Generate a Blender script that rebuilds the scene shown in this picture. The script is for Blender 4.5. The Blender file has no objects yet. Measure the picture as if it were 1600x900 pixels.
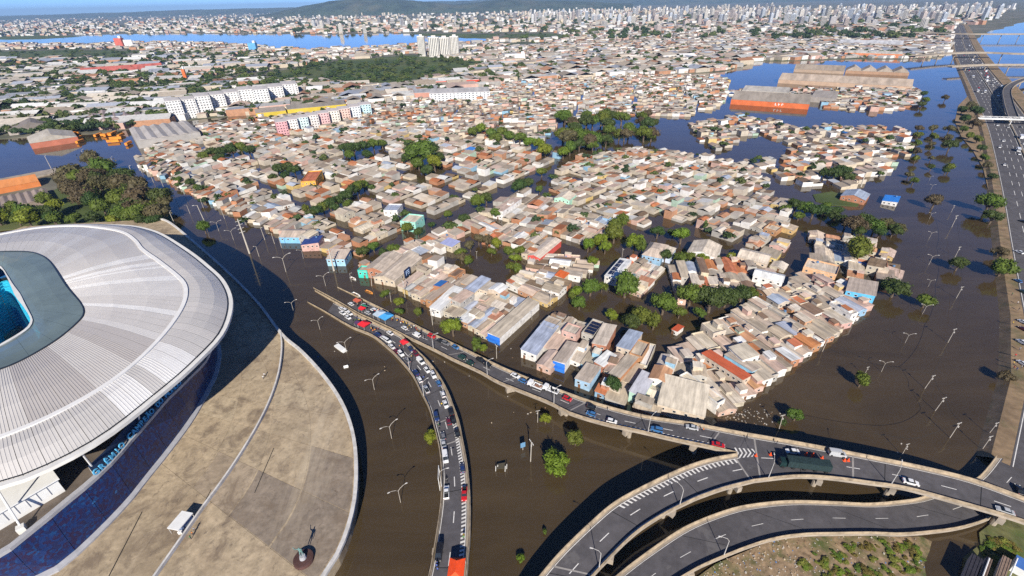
import bpy, bmesh, math, random
import numpy as np
from mathutils import Matrix, Vector
rnd = random.Random(7)
R = math.radians
SC = bpy.context.scene
COL = SC.collection

# ------------------------------------------------------------------ camera, sky, sun, exposure
FPX, HC, ROLL, CX, CY = 740.0, 128.0, 0.0225, 800.0, 450.0     # focal length in photo pixels, height above the flood
PITCH = math.atan((CY - 4.0) / FPX)
SUN_EL, SUN_AZ = R(31), R(-2.3)
_U = Vector((0, math.sin(PITCH), math.cos(PITCH)))
_F = Vector((0, math.cos(PITCH), -math.sin(PITCH)))
_r = Vector((1, 0, 0)) * math.cos(ROLL) - _U * math.sin(ROLL)
_u = Vector((1, 0, 0)) * math.sin(ROLL) + _U * math.cos(ROLL)
cam = bpy.data.cameras.new('camera'); cam.sensor_width = 36; cam.lens = FPX / 1600 * 36
cam.clip_start = 1; cam.clip_end = 120000
co = bpy.data.objects.new('camera', cam); COL.objects.link(co)
M = Matrix.Identity(4)
for i in range(3):
    M[i][0] = _r[i]; M[i][1] = _u[i]; M[i][2] = -_F[i]
M[2][3] = HC
co.matrix_world = M
SC.camera = co
w = bpy.data.worlds.new('World'); SC.world = w; w.use_nodes = True
nt = w.node_tree; bg = nt.nodes['Background']
sky = nt.nodes.new('ShaderNodeTexSky'); sky.sky_type = 'NISHITA'; sky.sun_disc = False
sky.sun_elevation = SUN_EL; sky.sun_rotation = math.pi + SUN_AZ
sky.air_density = 0.5; sky.dust_density = 0.0; sky.ozone_density = 10.0; sky.altitude = 2000
nt.links.new(sky.outputs[0], bg.inputs[0]); bg.inputs[1].default_value = 0.115
sl = bpy.data.lights.new('sun', 'SUN'); sl.energy = 4.9; sl.angle = R(0.5); sl.color = (1, .93, .82)
so = bpy.data.objects.new('sun', sl); COL.objects.link(so)
_d = Vector((math.sin(SUN_AZ) * math.cos(SUN_EL), math.cos(SUN_AZ) * math.cos(SUN_EL), -math.sin(SUN_EL)))
so.rotation_euler = _d.to_track_quat('-Z', 'Y').to_euler(); so.location = (0, 0, 400)
SC.view_settings.view_transform = 'Standard'; SC.view_settings.look = 'None'
SC.view_settings.exposure = 0.55; SC.view_settings.gamma = 1
SC.view_settings.use_curve_mapping = False
SC.render.engine = 'CYCLES'
SC.cycles.max_bounces = 6; SC.cycles.diffuse_bounces = 2; SC.cycles.glossy_bounces = 3
SC.cycles.transmission_bounces = 4; SC.cycles.volume_bounces = 0; SC.cycles.transparent_max_bounces = 6
SC.cycles.caustics_reflective = False; SC.cycles.caustics_refractive = False
SC.cycles.use_denoising = False

HAZE = 4.2e-5

# ------------------------------------------------------------------ helpers
def G(x, y, h=0.0):
    """world point at height h seen at photo position x, y"""
    u = x - CX; v = y - CY
    u2 = u * math.cos(ROLL) - v * math.sin(ROLL); v2 = u * math.sin(ROLL) + v * math.cos(ROLL)
    dx = u2; dy = FPX * math.cos(PITCH) - v2 * math.sin(PITCH); dz = FPX * math.sin(PITCH) + v2 * math.cos(PITCH)
    t = (HC - h) / max(dz, 1.5)
    return Vector((dx * t, dy * t, h))
def PPM(p):
    """photo pixels per metre at a world point"""
    return FPX / max(1, p[1] * math.cos(PITCH) + (HC - p[2]) * math.sin(PITCH))
def PX(p):
    d = (p[0], p[1], p[2] - HC)
    zc = d[1] * math.cos(PITCH) - d[2] * math.sin(PITCH); yc = -(d[1] * math.sin(PITCH) + d[2] * math.cos(PITCH))
    u2 = FPX * d[0] / zc; v2 = FPX * yc / zc
    return (CX + u2 * math.cos(ROLL) + v2 * math.sin(ROLL), CY - u2 * math.sin(ROLL) + v2 * math.cos(ROLL))
def inpoly(x, y, P):
    c = False; n = len(P); j = n - 1
    for i in range(n):
        xi, yi = P[i][0], P[i][1]; xj, yj = P[j][0], P[j][1]
        if (yi > y) != (yj > y) and x < (xj - xi) * (y - yi) / (yj - yi) + xi: c = not c
        j = i
    return c
def segdist(x, y, a, b):
    dx, dy = b[0] - a[0], b[1] - a[1]; L = dx * dx + dy * dy
    t = 0 if L == 0 else max(0, min(1, ((x - a[0]) * dx + (y - a[1]) * dy) / L))
    return math.hypot(x - a[0] - t * dx, y - a[1] - t * dy)
def polydist(x, y, P): return min(segdist(x, y, P[i], P[i + 1]) for i in range(len(P) - 1))
def lerp(a, b, t): return a + (b - a) * t
def resample(pts, n):
    """Catmull-Rom resampling by chord length"""
    P = [Vector(p) for p in pts]
    P = [P[0] * 2 - P[1]] + P + [P[-1] * 2 - P[-2]]
    dense = []
    for i in range(1, len(P) - 2):
        a, b, c, d = P[i - 1], P[i], P[i + 1], P[i + 2]
        for k in range(16):
            t = k / 16
            dense.append(.5 * ((2 * b) + (c - a) * t + (2 * a - 5 * b + 4 * c - d) * t * t + (3 * b - 3 * c + d - a) * t ** 3))
    dense.append(P[-2])
    L = [0]
    for i in range(1, len(dense)): L.append(L[-1] + (dense[i] - dense[i - 1]).length)
    out = []; j = 0
    for i in range(n):
        s = L[-1] * i / (n - 1)
        while j < len(L) - 2 and L[j + 1] < s: j += 1
        t = (s - L[j]) / max(1e-6, L[j + 1] - L[j])
        out.append(dense[j].lerp(dense[j + 1], min(1, max(0, t))))
    return out

MATS = {}
def mat(name, col, rough=.8, var=.15, scale=.3, bump=0, spec=.3, metal=0, stretch=None, coords='Object', rand=0, detail=4, dirt=None, dirtscale=.05, dirtamt=.5, stains=None, bands=None):
    """plain principled material with noise variation of its own colour, optional dirt patches and relief"""
    if name in MATS: return MATS[name]
    m = bpy.data.materials.new(name); m.use_nodes = True; MATS[name] = m
    t = m.node_tree; N = t.nodes; L = t.links; b = N['Principled BSDF']
    b.inputs['Roughness'].default_value = rough; b.inputs['Specular IOR Level'].default_value = spec; b.inputs['Metallic'].default_value = metal
    tc = N.new('ShaderNodeTexCoord'); mp = N.new('ShaderNodeMapping')
    L.new(tc.outputs[coords], mp.inputs[0])
    if stretch: mp.inputs['Scale'].default_value = stretch
    nz = N.new('ShaderNodeTexNoise'); nz.inputs['Scale'].default_value = scale; nz.inputs['Detail'].default_value = detail; nz.inputs['Roughness'].default_value = .65
    L.new(mp.outputs[0], nz.inputs[0])
    src = None
    if rand:
        oi = N.new('ShaderNodeObjectInfo')
        vm = N.new('ShaderNodeVectorMath'); vm.operation = 'ADD'; L.new(mp.outputs[0], vm.inputs[0])
        cb = N.new('ShaderNodeCombineXYZ'); ml = N.new('ShaderNodeMath'); ml.operation = 'MULTIPLY'; ml.inputs[1].default_value = 93
        L.new(oi.outputs['Random'], ml.inputs[0]); L.new(ml.outputs[0], cb.inputs[0]); L.new(ml.outputs[0], cb.inputs[1]); L.new(cb.outputs[0], vm.inputs[1])
        L.new(vm.outputs[0], nz.inputs[0])
    mr = N.new('ShaderNodeMapRange'); mr.inputs[1].default_value = .3; mr.inputs[2].default_value = .7
    mr.inputs[3].default_value = 1 - var; mr.inputs[4].default_value = 1 + var
    L.new(nz.outputs[0], mr.inputs[0])
    hs = N.new('ShaderNodeHueSaturation'); hs.inputs['Color'].default_value = (*col, 1); L.new(mr.outputs[0], hs.inputs['Value'])
    if rand:
        m2 = N.new('ShaderNodeMapRange'); m2.inputs[3].default_value = .5 - rand * .1; m2.inputs[4].default_value = .5 + rand * .1
        L.new(oi.outputs['Random'], m2.inputs[0]); L.new(m2.outputs[0], hs.inputs['Hue'])
    out = hs.outputs[0]
    if dirt:
        n2 = N.new('ShaderNodeTexNoise'); n2.inputs['Scale'].default_value = dirtscale; n2.inputs['Detail'].default_value = 6; n2.inputs['Roughness'].default_value = .7
        L.new((vm.outputs[0] if rand else mp.outputs[0]), n2.inputs[0])
        r2 = N.new('ShaderNodeMapRange'); r2.inputs[1].default_value = .48; r2.inputs[2].default_value = .66; r2.inputs[4].default_value = dirtamt
        L.new(n2.outputs[0], r2.inputs[0])
        mx = N.new('ShaderNodeMix'); mx.data_type = 'RGBA'; L.new(r2.outputs[0], mx.inputs[0]); L.new(out, mx.inputs[6]); mx.inputs[7].default_value = (*dirt, 1)
        out = mx.outputs[2]
    if bands:
        for ax_, per_, amt_ in bands:
            sx = N.new('ShaderNodeSeparateXYZ'); L.new(tc.outputs[coords], sx.inputs[0])
            m1 = N.new('ShaderNodeMath'); m1.operation = 'MULTIPLY'; m1.inputs[1].default_value = 1 / per_; L.new(sx.outputs[ax_], m1.inputs[0])
            fl = N.new('ShaderNodeMath'); fl.operation = 'FLOOR'; L.new(m1.outputs[0], fl.inputs[0])
            wn = N.new('ShaderNodeTexWhiteNoise'); wn.noise_dimensions = '2D' if rand else '1D'
            if rand:
                cx = N.new('ShaderNodeCombineXYZ'); L.new(fl.outputs[0], cx.inputs[0]); L.new(oi.outputs['Random'], cx.inputs[1]); L.new(cx.outputs[0], wn.inputs['Vector'])
            else: L.new(fl.outputs[0], wn.inputs['W'])
            mb = N.new('ShaderNodeMapRange'); mb.inputs[3].default_value = 1 - amt_; mb.inputs[4].default_value = 1 + amt_; L.new(wn.outputs['Value'], mb.inputs[0])
            hb = N.new('ShaderNodeHueSaturation'); L.new(out, hb.inputs['Color']); L.new(mb.outputs[0], hb.inputs['Value']); out = hb.outputs[0]
    for (sc_, st_, lo_, hi_, amt_, c_) in (stains or ()):
        ms = N.new('ShaderNodeMapping'); ms.inputs['Scale'].default_value = st_; ms.inputs['Location'].default_value = (sc_ * 37, 11, 5); L.new(tc.outputs[coords], ms.inputs[0])
        n3 = N.new('ShaderNodeTexNoise'); n3.inputs['Scale'].default_value = sc_; n3.inputs['Detail'].default_value = 7; n3.inputs['Roughness'].default_value = .72; n3.inputs['Distortion'].default_value = .6; L.new(ms.outputs[0], n3.inputs[0])
        r3 = N.new('ShaderNodeMapRange'); r3.inputs[1].default_value = lo_; r3.inputs[2].default_value = hi_; r3.inputs[4].default_value = amt_; L.new(n3.outputs[0], r3.inputs[0])
        m3 = N.new('ShaderNodeMix'); m3.data_type = 'RGBA'; L.new(r3.outputs[0], m3.inputs[0]); L.new(out, m3.inputs[6]); m3.inputs[7].default_value = (*c_, 1); out = m3.outputs[2]
    L.new(out, b.inputs['Base Color'])
    if bump:
        bp = N.new('ShaderNodeBump'); bp.inputs['Strength'].default_value = bump; bp.inputs['Distance'].default_value = .1
        L.new(nz.outputs[0], bp.inputs['Height']); L.new(bp.outputs[0], b.inputs['Normal'])
    return m
def mat_attr(name, rough=.85, var=.2, scale=.25):
    """colour comes from the face attribute 'col' (each house its own paint), with noise"""
    m = bpy.data.materials.new(name); m.use_nodes = True; t = m.node_tree; N = t.nodes; L = t.links; b = N['Principled BSDF']
    b.inputs['Roughness'].default_value = rough; b.inputs['Specular IOR Level'].default_value = .2
    a = N.new('ShaderNodeAttribute'); a.attribute_name = 'col'
    tc = N.new('ShaderNodeTexCoord'); nz = N.new('ShaderNodeTexNoise'); nz.inputs['Scale'].default_value = scale; nz.inputs['Detail'].default_value = 4; nz.inputs['Roughness'].default_value = .7
    L.new(tc.outputs['Object'], nz.inputs[0])
    mr = N.new('ShaderNodeMapRange'); mr.inputs[1].default_value = .3; mr.inputs[2].default_value = .7; mr.inputs[3].default_value = 1 - var; mr.inputs[4].default_value = 1 + var
    L.new(nz.outputs[0], mr.inputs[0])
    hs = N.new('ShaderNodeHueSaturation'); L.new(a.outputs['Color'], hs.inputs['Color']); L.new(mr.outputs[0], hs.inputs['Value'])
    L.new(hs.outputs[0], b.inputs['Base Color'])
    return m

def tag(o, label=None, cat=None, group=None, kind=None):
    if label: o['label'] = label
    if cat: o['category'] = cat
    if group: o['group'] = group
    if kind: o['kind'] = kind
    return o
def link(o, parent=None):
    COL.objects.link(o)
    if parent is not None: o.parent = parent
    return o
def empty(name, loc=(0, 0, 0), rz=0, label=None, cat=None, group=None):
    o = bpy.data.objects.new(name, None); o.empty_display_size = .5
    o.location = loc; o.rotation_euler = (0, 0, rz); link(o)
    return tag(o, label, cat, group)
def mobj(name, mesh, parent=None): return link(bpy.data.objects.new(name, mesh), parent)
def copy_tree(o, parent=None):
    c = o.copy(); COL.objects.link(c)
    if parent is not None: c.parent = parent
    for ch in o.children: copy_tree(ch, c)
    return c

class MB:
    """collects faces and builds one mesh"""
    def __init__(s): s.v = []; s.f = []; s.mi = []
    def quad(s, *pts, m=0):
        k = len(s.v); s.v += [tuple(p) for p in pts]; s.f.append(tuple(range(k, k + len(pts)))); s.mi.append(m)
    def hexa(s, b, t, m=0, mt=None, bottom=True):
        """prism from bottom ring b to top ring t"""
        n = len(b); k = len(s.v); s.v += [tuple(p) for p in b] + [tuple(p) for p in t]
        for i in range(n):
            j = (i + 1) % n; s.f.append((k + i, k + j, k + n + j, k + n + i)); s.mi.append(m)
        s.f.append(tuple(k + n + i for i in range(n))); s.mi.append(m if mt is None else mt)
        if bottom: s.f.append(tuple(k + i for i in reversed(range(n)))); s.mi.append(m)
    def box(s, cx, cy, z0, z1, w, d, a=0, m=0, mt=None, top=1.0, bottom=True):
        c, n = math.cos(a), math.sin(a)
        def r(k): return [(cx + (x * c - y * n), cy + (x * n + y * c)) for x, y in ((-w / 2 * k, -d / 2 * k), (w / 2 * k, -d / 2 * k), (w / 2 * k, d / 2 * k), (-w / 2 * k, d / 2 * k))]
        s.hexa([(x, y, z0) for x, y in r(1)], [(x, y, z1) for x, y in r(top)], m, mt, bottom)
    def tube(s, pts, rad, n=6, m=0, cap=True):
        pts = [Vector(p) for p in pts]
        rad = rad if isinstance(rad, (list, tuple)) else [rad] * len(pts)
        k = len(s.v)
        for i, p in enumerate(pts):
            d = (pts[min(i + 1, len(pts) - 1)] - pts[max(i - 1, 0)]).normalized()
            a = d.orthogonal().normalized() if abs(d.z) < .95 else (Vector((1, 0, 0)) - d * d.x).normalized()
            b = d.cross(a)
            for j in range(n):
                t = 2 * math.pi * j / n; s.v.append(tuple(p + (a * math.cos(t) + b * math.sin(t)) * rad[i]))
        for i in range(len(pts) - 1):
            for j in range(n):
                q = (j + 1) % n; s.f.append((k + i * n + j, k + i * n + q, k + (i + 1) * n + q, k + (i + 1) * n + j)); s.mi.append(m)
        if cap:
            s.f.append(tuple(k + (len(pts) - 1) * n + j for j in range(n))); s.mi.append(m)
            s.f.append(tuple(k + j for j in reversed(range(n)))); s.mi.append(m)
    def strip(s, A, B, m=0):
        k = len(s.v); n = len(A); s.v += [tuple(p) for p in A] + [tuple(p) for p in B]
        for i in range(n - 1): s.f.append((k + i, k + i + 1, k + n + i + 1, k + n + i)); s.mi.append(m)
    def mesh(s, name, mats, smooth=False):
        me = bpy.data.meshes.new(name); me.from_pydata(s.v, [], s.f)
        for m in (mats if isinstance(mats, (list, tuple)) else [mats]): me.materials.append(m)
        if any(s.mi): me.polygons.foreach_set('material_index', s.mi)
        if smooth: me.polygons.foreach_set('use_smooth', [True] * len(s.f))
        me.update(); return me
    def build(s, name, mats, parent=None, smooth=False): return mobj(name, s.mesh(name, mats, smooth), parent)

def np_mesh(name, V, F, mats, mi=None, col=None):
    """big quad mesh from numpy arrays"""
    me = bpy.data.meshes.new(name); nv, nf = len(V), len(F)
    me.vertices.add(nv); me.vertices.foreach_set('co', np.asarray(V, np.float32).ravel())
    me.loops.add(nf * 4); me.loops.foreach_set('vertex_index', np.asarray(F, np.int32).ravel())
    me.polygons.add(nf); me.polygons.foreach_set('loop_start', np.arange(0, nf * 4, 4, dtype=np.int32))
    me.polygons.foreach_set('loop_total', np.full(nf, 4, np.int32))
    for m in (mats if isinstance(mats, (list, tuple)) else [mats]): me.materials.append(m)
    if mi is not None: me.polygons.foreach_set('material_index', np.asarray(mi, np.int32))
    me.polygons.foreach_set('use_smooth', np.zeros(nf, bool)); me.update(calc_edges=True)
    if col is not None:
        at = me.attributes.new('col', 'FLOAT_COLOR', 'FACE'); c = np.ones((nf, 4), np.float32); c[:, :3] = col
        at.data.foreach_set('color', c.ravel())
    me.validate(); return me
# ------------------------------------------------------------------ materials of the setting
def water_mat():
    m = bpy.data.materials.new('flood_water'); m.use_nodes = True; t = m.node_tree; N = t.nodes; L = t.links; b = N['Principled BSDF']
    b.inputs['Roughness'].default_value = .06; b.inputs['IOR'].default_value = 1.5; b.inputs['Specular IOR Level'].default_value = .5
    tc = N.new('ShaderNodeTexCoord')
    n1 = N.new('ShaderNodeTexNoise'); n1.inputs['Scale'].default_value = .02; n1.inputs['Detail'].default_value = 8; n1.inputs['Roughness'].default_value = .7; n1.inputs['Distortion'].default_value = 1.5
    mpw = N.new('ShaderNodeMapping'); mpw.inputs['Scale'].default_value = (.45, 1.6, 1); mpw.inputs['Rotation'].default_value = (0, 0, .7); L.new(tc.outputs['Object'], mpw.inputs[0]); L.new(mpw.outputs[0], n1.inputs[0])
    cr = N.new('ShaderNodeValToRGB'); cr.color_ramp.elements[0].position = .35; cr.color_ramp.elements[1].position = .7
    cr.color_ramp.elements[0].color = (.052, .036, .018, 1); cr.color_ramp.elements[1].color = (.080, .056, .029, 1)
    L.new(n1.outputs[0], cr.inputs[0]); L.new(cr.outputs[0], b.inputs['Base Color'])
    n2 = N.new('ShaderNodeTexNoise'); n2.inputs['Scale'].default_value = .9; n2.inputs['Detail'].default_value = 3; L.new(tc.outputs['Object'], n2.inputs[0])
    n3 = N.new('ShaderNodeTexNoise'); n3.inputs['Scale'].default_value = .05; n3.inputs['Detail'].default_value = 3; L.new(tc.outputs['Object'], n3.inputs[0])
    mu = N.new('ShaderNodeMath'); mu.operation = 'MULTIPLY'; L.new(n2.outputs[0], mu.inputs[0]); L.new(n3.outputs[0], mu.inputs[1])
    bp = N.new('ShaderNodeBump'); bp.inputs['Strength'].default_value = .12; bp.inputs['Distance'].default_value = .12
    L.new(mu.outputs[0], bp.inputs['Height']); L.new(bp.outputs[0], b.inputs['Normal'])
    return m
M_WATER = water_mat()
M_GROUND = mat('city_ground', (.15, .14, .105), var=.5, scale=.02, dirt=(.05, .075, .03), dirtscale=.004, dirtamt=.9)
M_MARSH = mat('marsh_grass', (.075, .105, .03), var=.4, scale=.012, dirt=(.13, .11, .05), dirtscale=.006, dirtamt=.6)
M_HILL = mat('hill_forest', (.045, .065, .04), var=.5, scale=.004, dirt=(.14, .13, .08), dirtscale=.0015, dirtamt=.6)
M_CONC = mat('bridge_concrete', (.37, .315, .25), var=.25, scale=.5, dirt=(.14, .12, .095), dirtscale=.25, dirtamt=.65)
M_BARR = mat('barrier_concrete', (.36, .285, .195), var=.3, scale=.7, dirt=(.13, .10, .07), dirtscale=.3, dirtamt=.7)
M_ASPH = mat('asphalt', (.096, .09, .095), var=.22, scale=.35, dirt=(.066, .062, .066), dirtscale=.06, dirtamt=.8, rough=.9, stains=((.3, (1, 1, 1), .62, .68, .6, (.045, .043, .045)), (.09, (1, 1, 1), .6, .64, .5, (.15, .142, .14))))
M_LINE = mat('road_paint', (.72, .70, .66), var=.12, scale=1.5, dirt=(.35, .33, .3), dirtscale=.6, dirtamt=.5)
M_JOINT = mat('expansion_joint', (.30, .28, .26), var=.2)
M_VERGE = mat('bare_earth', (.26, .18, .105), var=.35, scale=.25, dirt=(.09, .10, .04), dirtscale=.08, dirtamt=.7)
M_STEEL = mat('galvanised_steel', (.52, .50, .47), var=.15, rough=.6, spec=.4)
M_POLE = mat('concrete_pole', (.46, .42, .365), var=.15)
M_DARK = mat('dark_rubber', (.02, .02, .02), var=.2)
M_GLASS = mat('dark_glass', (.02, .025, .03), rough=.08, var=.1, spec=.6)
M_WHITE = mat('white_paint', (.74, .74, .72), var=.08, scale=.4)

# ------------------------------------------------------------------ water, ground, hills
FAR = 45000
b = MB(); b.quad((-FAR, -400, 0), (FAR, -400, 0), (FAR, FAR, 0), (-FAR, FAR, 0)); o = b.build('flood_water', M_WATER); tag(o, kind='structure')
def flat(name, pxs, z, m, kind='structure', extra=None, th=1.2):
    """a sheet of land with a real bank, outlined on the ground"""
    P = [G(x, y, z) for x, y in pxs] if extra is None else extra
    bm = bmesh.new(); vs = [bm.verts.new(p) for p in P]; f = bm.faces.new(vs)
    if f.normal.z < 0: f.normal_flip()
    g = bmesh.ops.extrude_face_region(bm, geom=[f])
    for v in [e for e in g['geom'] if isinstance(e, bmesh.types.BMVert)]: v.co.z -= th
    bmesh.ops.triangulate(bm, faces=[q for q in bm.faces if len(q.verts) > 4])
    bmesh.ops.recalc_face_normals(bm, faces=bm.faces)
    me = bpy.data.meshes.new(name); bm.to_mesh(me); bm.free(); me.materials.append(m)
    o = mobj(name, me); tag(o, kind=kind); return o
def jitter_line(P, amp=6, n=6):
    out = []
    for i in range(len(P) - 1):
        for k in range(n):
            t = k / n; p = P[i].lerp(P[i + 1], t)
            s = amp * min(3, (p.y / 800)); out.append(p + Vector((rnd.uniform(-s, s), rnd.uniform(-s, s), 0)))
    return out + [P[-1]]
# dry land behind the flooded quarter, with the bay cut into it from the west
zg = .6
front = [G(x, y, zg) for x, y in ((-330, 226), (-100, 222), (60, 212), (180, 206), (260, 190), (430, 176), (620, 158), (800, 128), (1000, 118), (1130, 112), (1180, 96), (1330, 92), (1440, 92), (1470, 88), (1481, 66))]
right = [G(x, y, zg) for x, y in ((1515, 66), (1545, 50), (1590, 36), (1680, 26), (1900, 14))]
near_shore = [G(x, y, zg) for x, y in ((778, 61), (740, 66), (640, 70), (560, 76), (470, 78), (410, 73), (330, 67), (190, 66), (140, 70), (20, 68), (-120, 66), (-400, 70))]
far_shore = [G(x, y, zg) for x, y in ((-400, 57), (-100, 59), (60, 58), (190, 53), (300, 52), (400, 53), (500, 54), (610, 52), (700, 54), (778, 60))]
poly = jitter_line(front) + jitter_line(right)[1:] + [Vector((FAR * .95, FAR * .95, zg)), Vector((-FAR * .95, FAR * .95, zg))] + jitter_line(far_shore) + jitter_line(near_shore)[1:]
flat('ground', None, zg, M_GROUND, extra=poly)
for pxs in (((-60, 62), (60, 61), (130, 56.5), (60, 55), (-60, 56)), ((-60, 88), (60, 90), (185, 88), (215, 80), (120, 78), (-60, 82)), ((500, 128), (610, 136), (700, 118), (760, 96), (640, 86), (520, 96), (430, 112), (420, 126)), ((690, 58), (770, 60), (775, 53), (640, 52)), ((780, 63), (900, 58), (860, 52), (790, 53))):
    P = [G(x, y, zg + .3) for x, y in pxs]; flat('marsh', None, zg + .3, M_MARSH, extra=jitter_line(P + [P[0]], 5)[:-1])
# inlet pools left of the town
M_POOL = M_WATER
for pxs in (((125, 97), (170, 94), (180, 90), (128, 93)), ):
    P = [G(x, y, zg + .4) for x, y in pxs]; flat('pool', None, zg + .4, M_POOL, extra=P, th=.3)
# hills
def hill(name, x0, x1, yb, D, prof, amp):
    """ridge whose crest follows the skyline: prof = list of (photo x, height in m) at distance D, depth 0.25 D"""
    nx, ny = 150, 14; V = []
    xs = [p[0] for p in prof]; hs = [p[1] for p in prof]
    for j in range(ny):
        t = j / (ny - 1)
        for i in range(nx):
            px = x0 + (x1 - x0) * i / (nx - 1)
            bx = (px - CX) / (FPX / math.cos(PITCH)) * D * (1 + .25 * t)
            h = np.interp(px, xs, hs) * math.sin(math.pi * min(1, max(0, t))) ** .8
            q = 1 + amp * (math.sin(px * .05 + j) * .5 + math.sin(px * .13 + 2 * j) * .3 + math.sin(px * .31 + j * 3) * .2)
            V.append((bx, D * (1 + .25 * t), .3 + h * q))
    F = [(j * nx + i, j * nx + i + 1, (j + 1) * nx + i + 1, (j + 1) * nx + i) for j in range(ny - 1) for i in range(nx - 1)]
    me = bpy.data.meshes.new(name); me.from_pydata(V, [], F); me.materials.append(M_HILL)
    me.polygons.foreach_set('use_smooth', [True] * len(F)); o = mobj(name, me); tag(o, kind='structure')
hill('hills', 380, 1000, 10, 8500, [(380, 0), (430, 45), (480, 140), (530, 205), (570, 228), (610, 220), (650, 190), (690, 150), (720, 120), (760, 145), (800, 170), (840, 155), (900, 130), (1000, 70)], .07)
hill('hills', -200, 2000, 10, 14000, [(-200, 60), (0, 75), (120, 90), (200, 100), (330, 130), (420, 120), (700, 200), (1000, 190), (1300, 170), (1500, 160), (2000, 120)], .12)

# ------------------------------------------------------------------ viaducts
DECKS = {}
class Deck: pass
def deck(key, name, label, cat, farpx, nearpx, zf, n, near_top=0, walk=.55, piers=(), dash=True, joints=(), hatch_far=None, hatch_near=None, kindtag=None, dz_far=1.0, deckh=1.0, dashgap=12, wire=False):
    Fp = [G(x, y, zf(x, y) + dz_far) for x, y in farpx]
    Np = [G(x, y, zf(x, y) + (1.0 if i < near_top else -.9)) for i, (x, y) in enumerate(nearpx)]
    for i, (x, y) in enumerate(farpx): Fp[i].z = zf(x, y)
    for i, (x, y) in enumerate(nearpx): Np[i].z = zf(x, y)
    F = resample(Fp, n); Nn = resample(Np, n)
    for i in range(n):
        z = (F[i].z + Nn[i].z) / 2; F[i].z = z; Nn[i].z = z
    D = Deck(); D.F, D.N, D.n = F, Nn, n; DECKS[key] = D
    root = empty(name, F[0], 0, label, cat); root.location = (0, 0, 0); D.root = root
    W = [(Nn[i] - F[i]) for i in range(n)]; L = [v.length for v in W]; U = [W[i] / L[i] for i in range(n)]
    D.U, D.L = U, L
    def off(i, s, dz=0):   # s >= 0 from the far edge, s < 0 from the near edge
        p = F[i] + U[i] * s if s >= 0 else Nn[i] + U[i] * s
        return p + Vector((0, 0, dz))
    def offc(t, fr, dz=0):
        i = min(n - 2, max(0, int(t))); k = t - i
        a = F[i].lerp(Nn[i], fr); c = F[i + 1].lerp(Nn[i + 1], fr); q = a.lerp(c, k); q.z += dz; return q
    D.offc, D.off = offc, off
    cum = [0]
    for i in range(n - 1): cum.append(cum[-1] + ((F[i + 1] + Nn[i + 1]) - (F[i] + Nn[i])).length / 2)
    D.cum = cum
    def at(s): 
        i = int(np.searchsorted(cum, s) - 1); i = min(n - 2, max(0, i)); return i + (s - cum[i]) / max(1e-6, cum[i + 1] - cum[i])
    D.at = at
    e = .002
    b = MB()
    prof = [(0.0, -.0), (0.0, -.75), (1.6, -1.0), (2.1, -1.7 * deckh), (-2.1, -1.7 * deckh), (-1.6, -1.0), (-.003, -.75), (-.003, 0)]
    rows = [[off(i, s, dz) for i in range(n)] for s, dz in prof]
    for k in range(len(rows) - 1): b.strip(rows[k], rows[k + 1])
    b.strip(rows[-1], rows[0])
    for i in (0, n - 1): b.quad(*[r[i] for r in rows])
    b.build('deck_slab', M_CONC, root)
    for sgn in (1, -1):
        b = MB(); pr = [(.06, .004), (.06, .95), (.10, 1.0), (.28, 1.0), (.33, .95), (.42, .35), (.6, .004)]
        rr = [[off(i, s if sgn > 0 else -s, dz) for i in range(n)] for s, dz in pr]
        for k in range(len(rr) - 1): b.strip(rr[k], rr[k + 1]) if sgn < 0 else b.strip(rr[k + 1], rr[k])
        for i in (0, n - 1): b.quad(*[r[i] for r in rr])
        b.build('barrier', M_BARR, root)
    b = MB(); b.strip([off(i, .6 + walk, .02) for i in range(n)], [off(i, -.62, .02) for i in range(n)]); b.build('asphalt', M_ASPH, root)
    for s0, s1 in ((.75 + walk, .95 + walk), (-1.0, -.8)):
        b = MB(); b.strip([off(i, s0, .026) for i in range(n)], [off(i, s1, .026) for i in range(n)]); b.build('edge_line', M_LINE, root)
    if dash:
        s = 3.0
        while s < cum[-1] - 4:
            lo, hi = dash if isinstance(dash, tuple) else (0, 1e9)
            if lo <= s <= hi:
                t0, t1 = at(s), at(s + 3.6); wd = .13 / L[int(t0)]; fc = .5 + .25 / L[int(t0)]
                b = MB(); b.strip([offc(t, fc - wd, .026) for t in (t0, t1)], [offc(t, fc + wd, .026) for t in (t0, t1)]); b.build('lane_dash', M_LINE, root)
            s += dashgap
    for fr in joints:
        t = fr * (n - 1); b = MB()
        b.strip([offc(t, k, .03) for k in (.08, .94)], [offc(t + .5 / max(.1, (cum[1])), k, .03) for k in (.08, .94)]); b.build('expansion_joint', M_JOINT, root)
    s = 14.0
    while s < cum[-1] - 6:
        t0, t1 = at(s), at(s + .22); b = MB(); b.strip([offc(t0, k, .0235) for k in (.12, .93)], [offc(t1, k, .0235) for k in (.12, .93)]); b.build('deck_joint', M_DARK, root); s += 23.0
    for side, hh in ((0, hatch_far), (1, hatch_near)):
        if not hh: continue
        f0, f1, wid, step, slant = hh; s = cum[-1] * f0; b = MB()
        while s < cum[-1] * f1:
            t0 = at(s); t1 = at(s + slant); t2 = at(s + slant + .55); t3 = at(s + .55); Lk = L[int(t0)]
            a0, a1 = ((.75 + walk) / Lk, (.75 + walk + wid) / Lk) if side == 0 else (1 - .8 / Lk, 1 - (.8 + wid) / Lk)
            b.quad(offc(t0, a0, .028), offc(t3, a0, .028), offc(t2, a1, .028), offc(t1, a1, .028)); s += step
        for fr in ((.75 + walk + wid), ):
            pass
        b.build('hatching', M_LINE, root)
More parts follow.
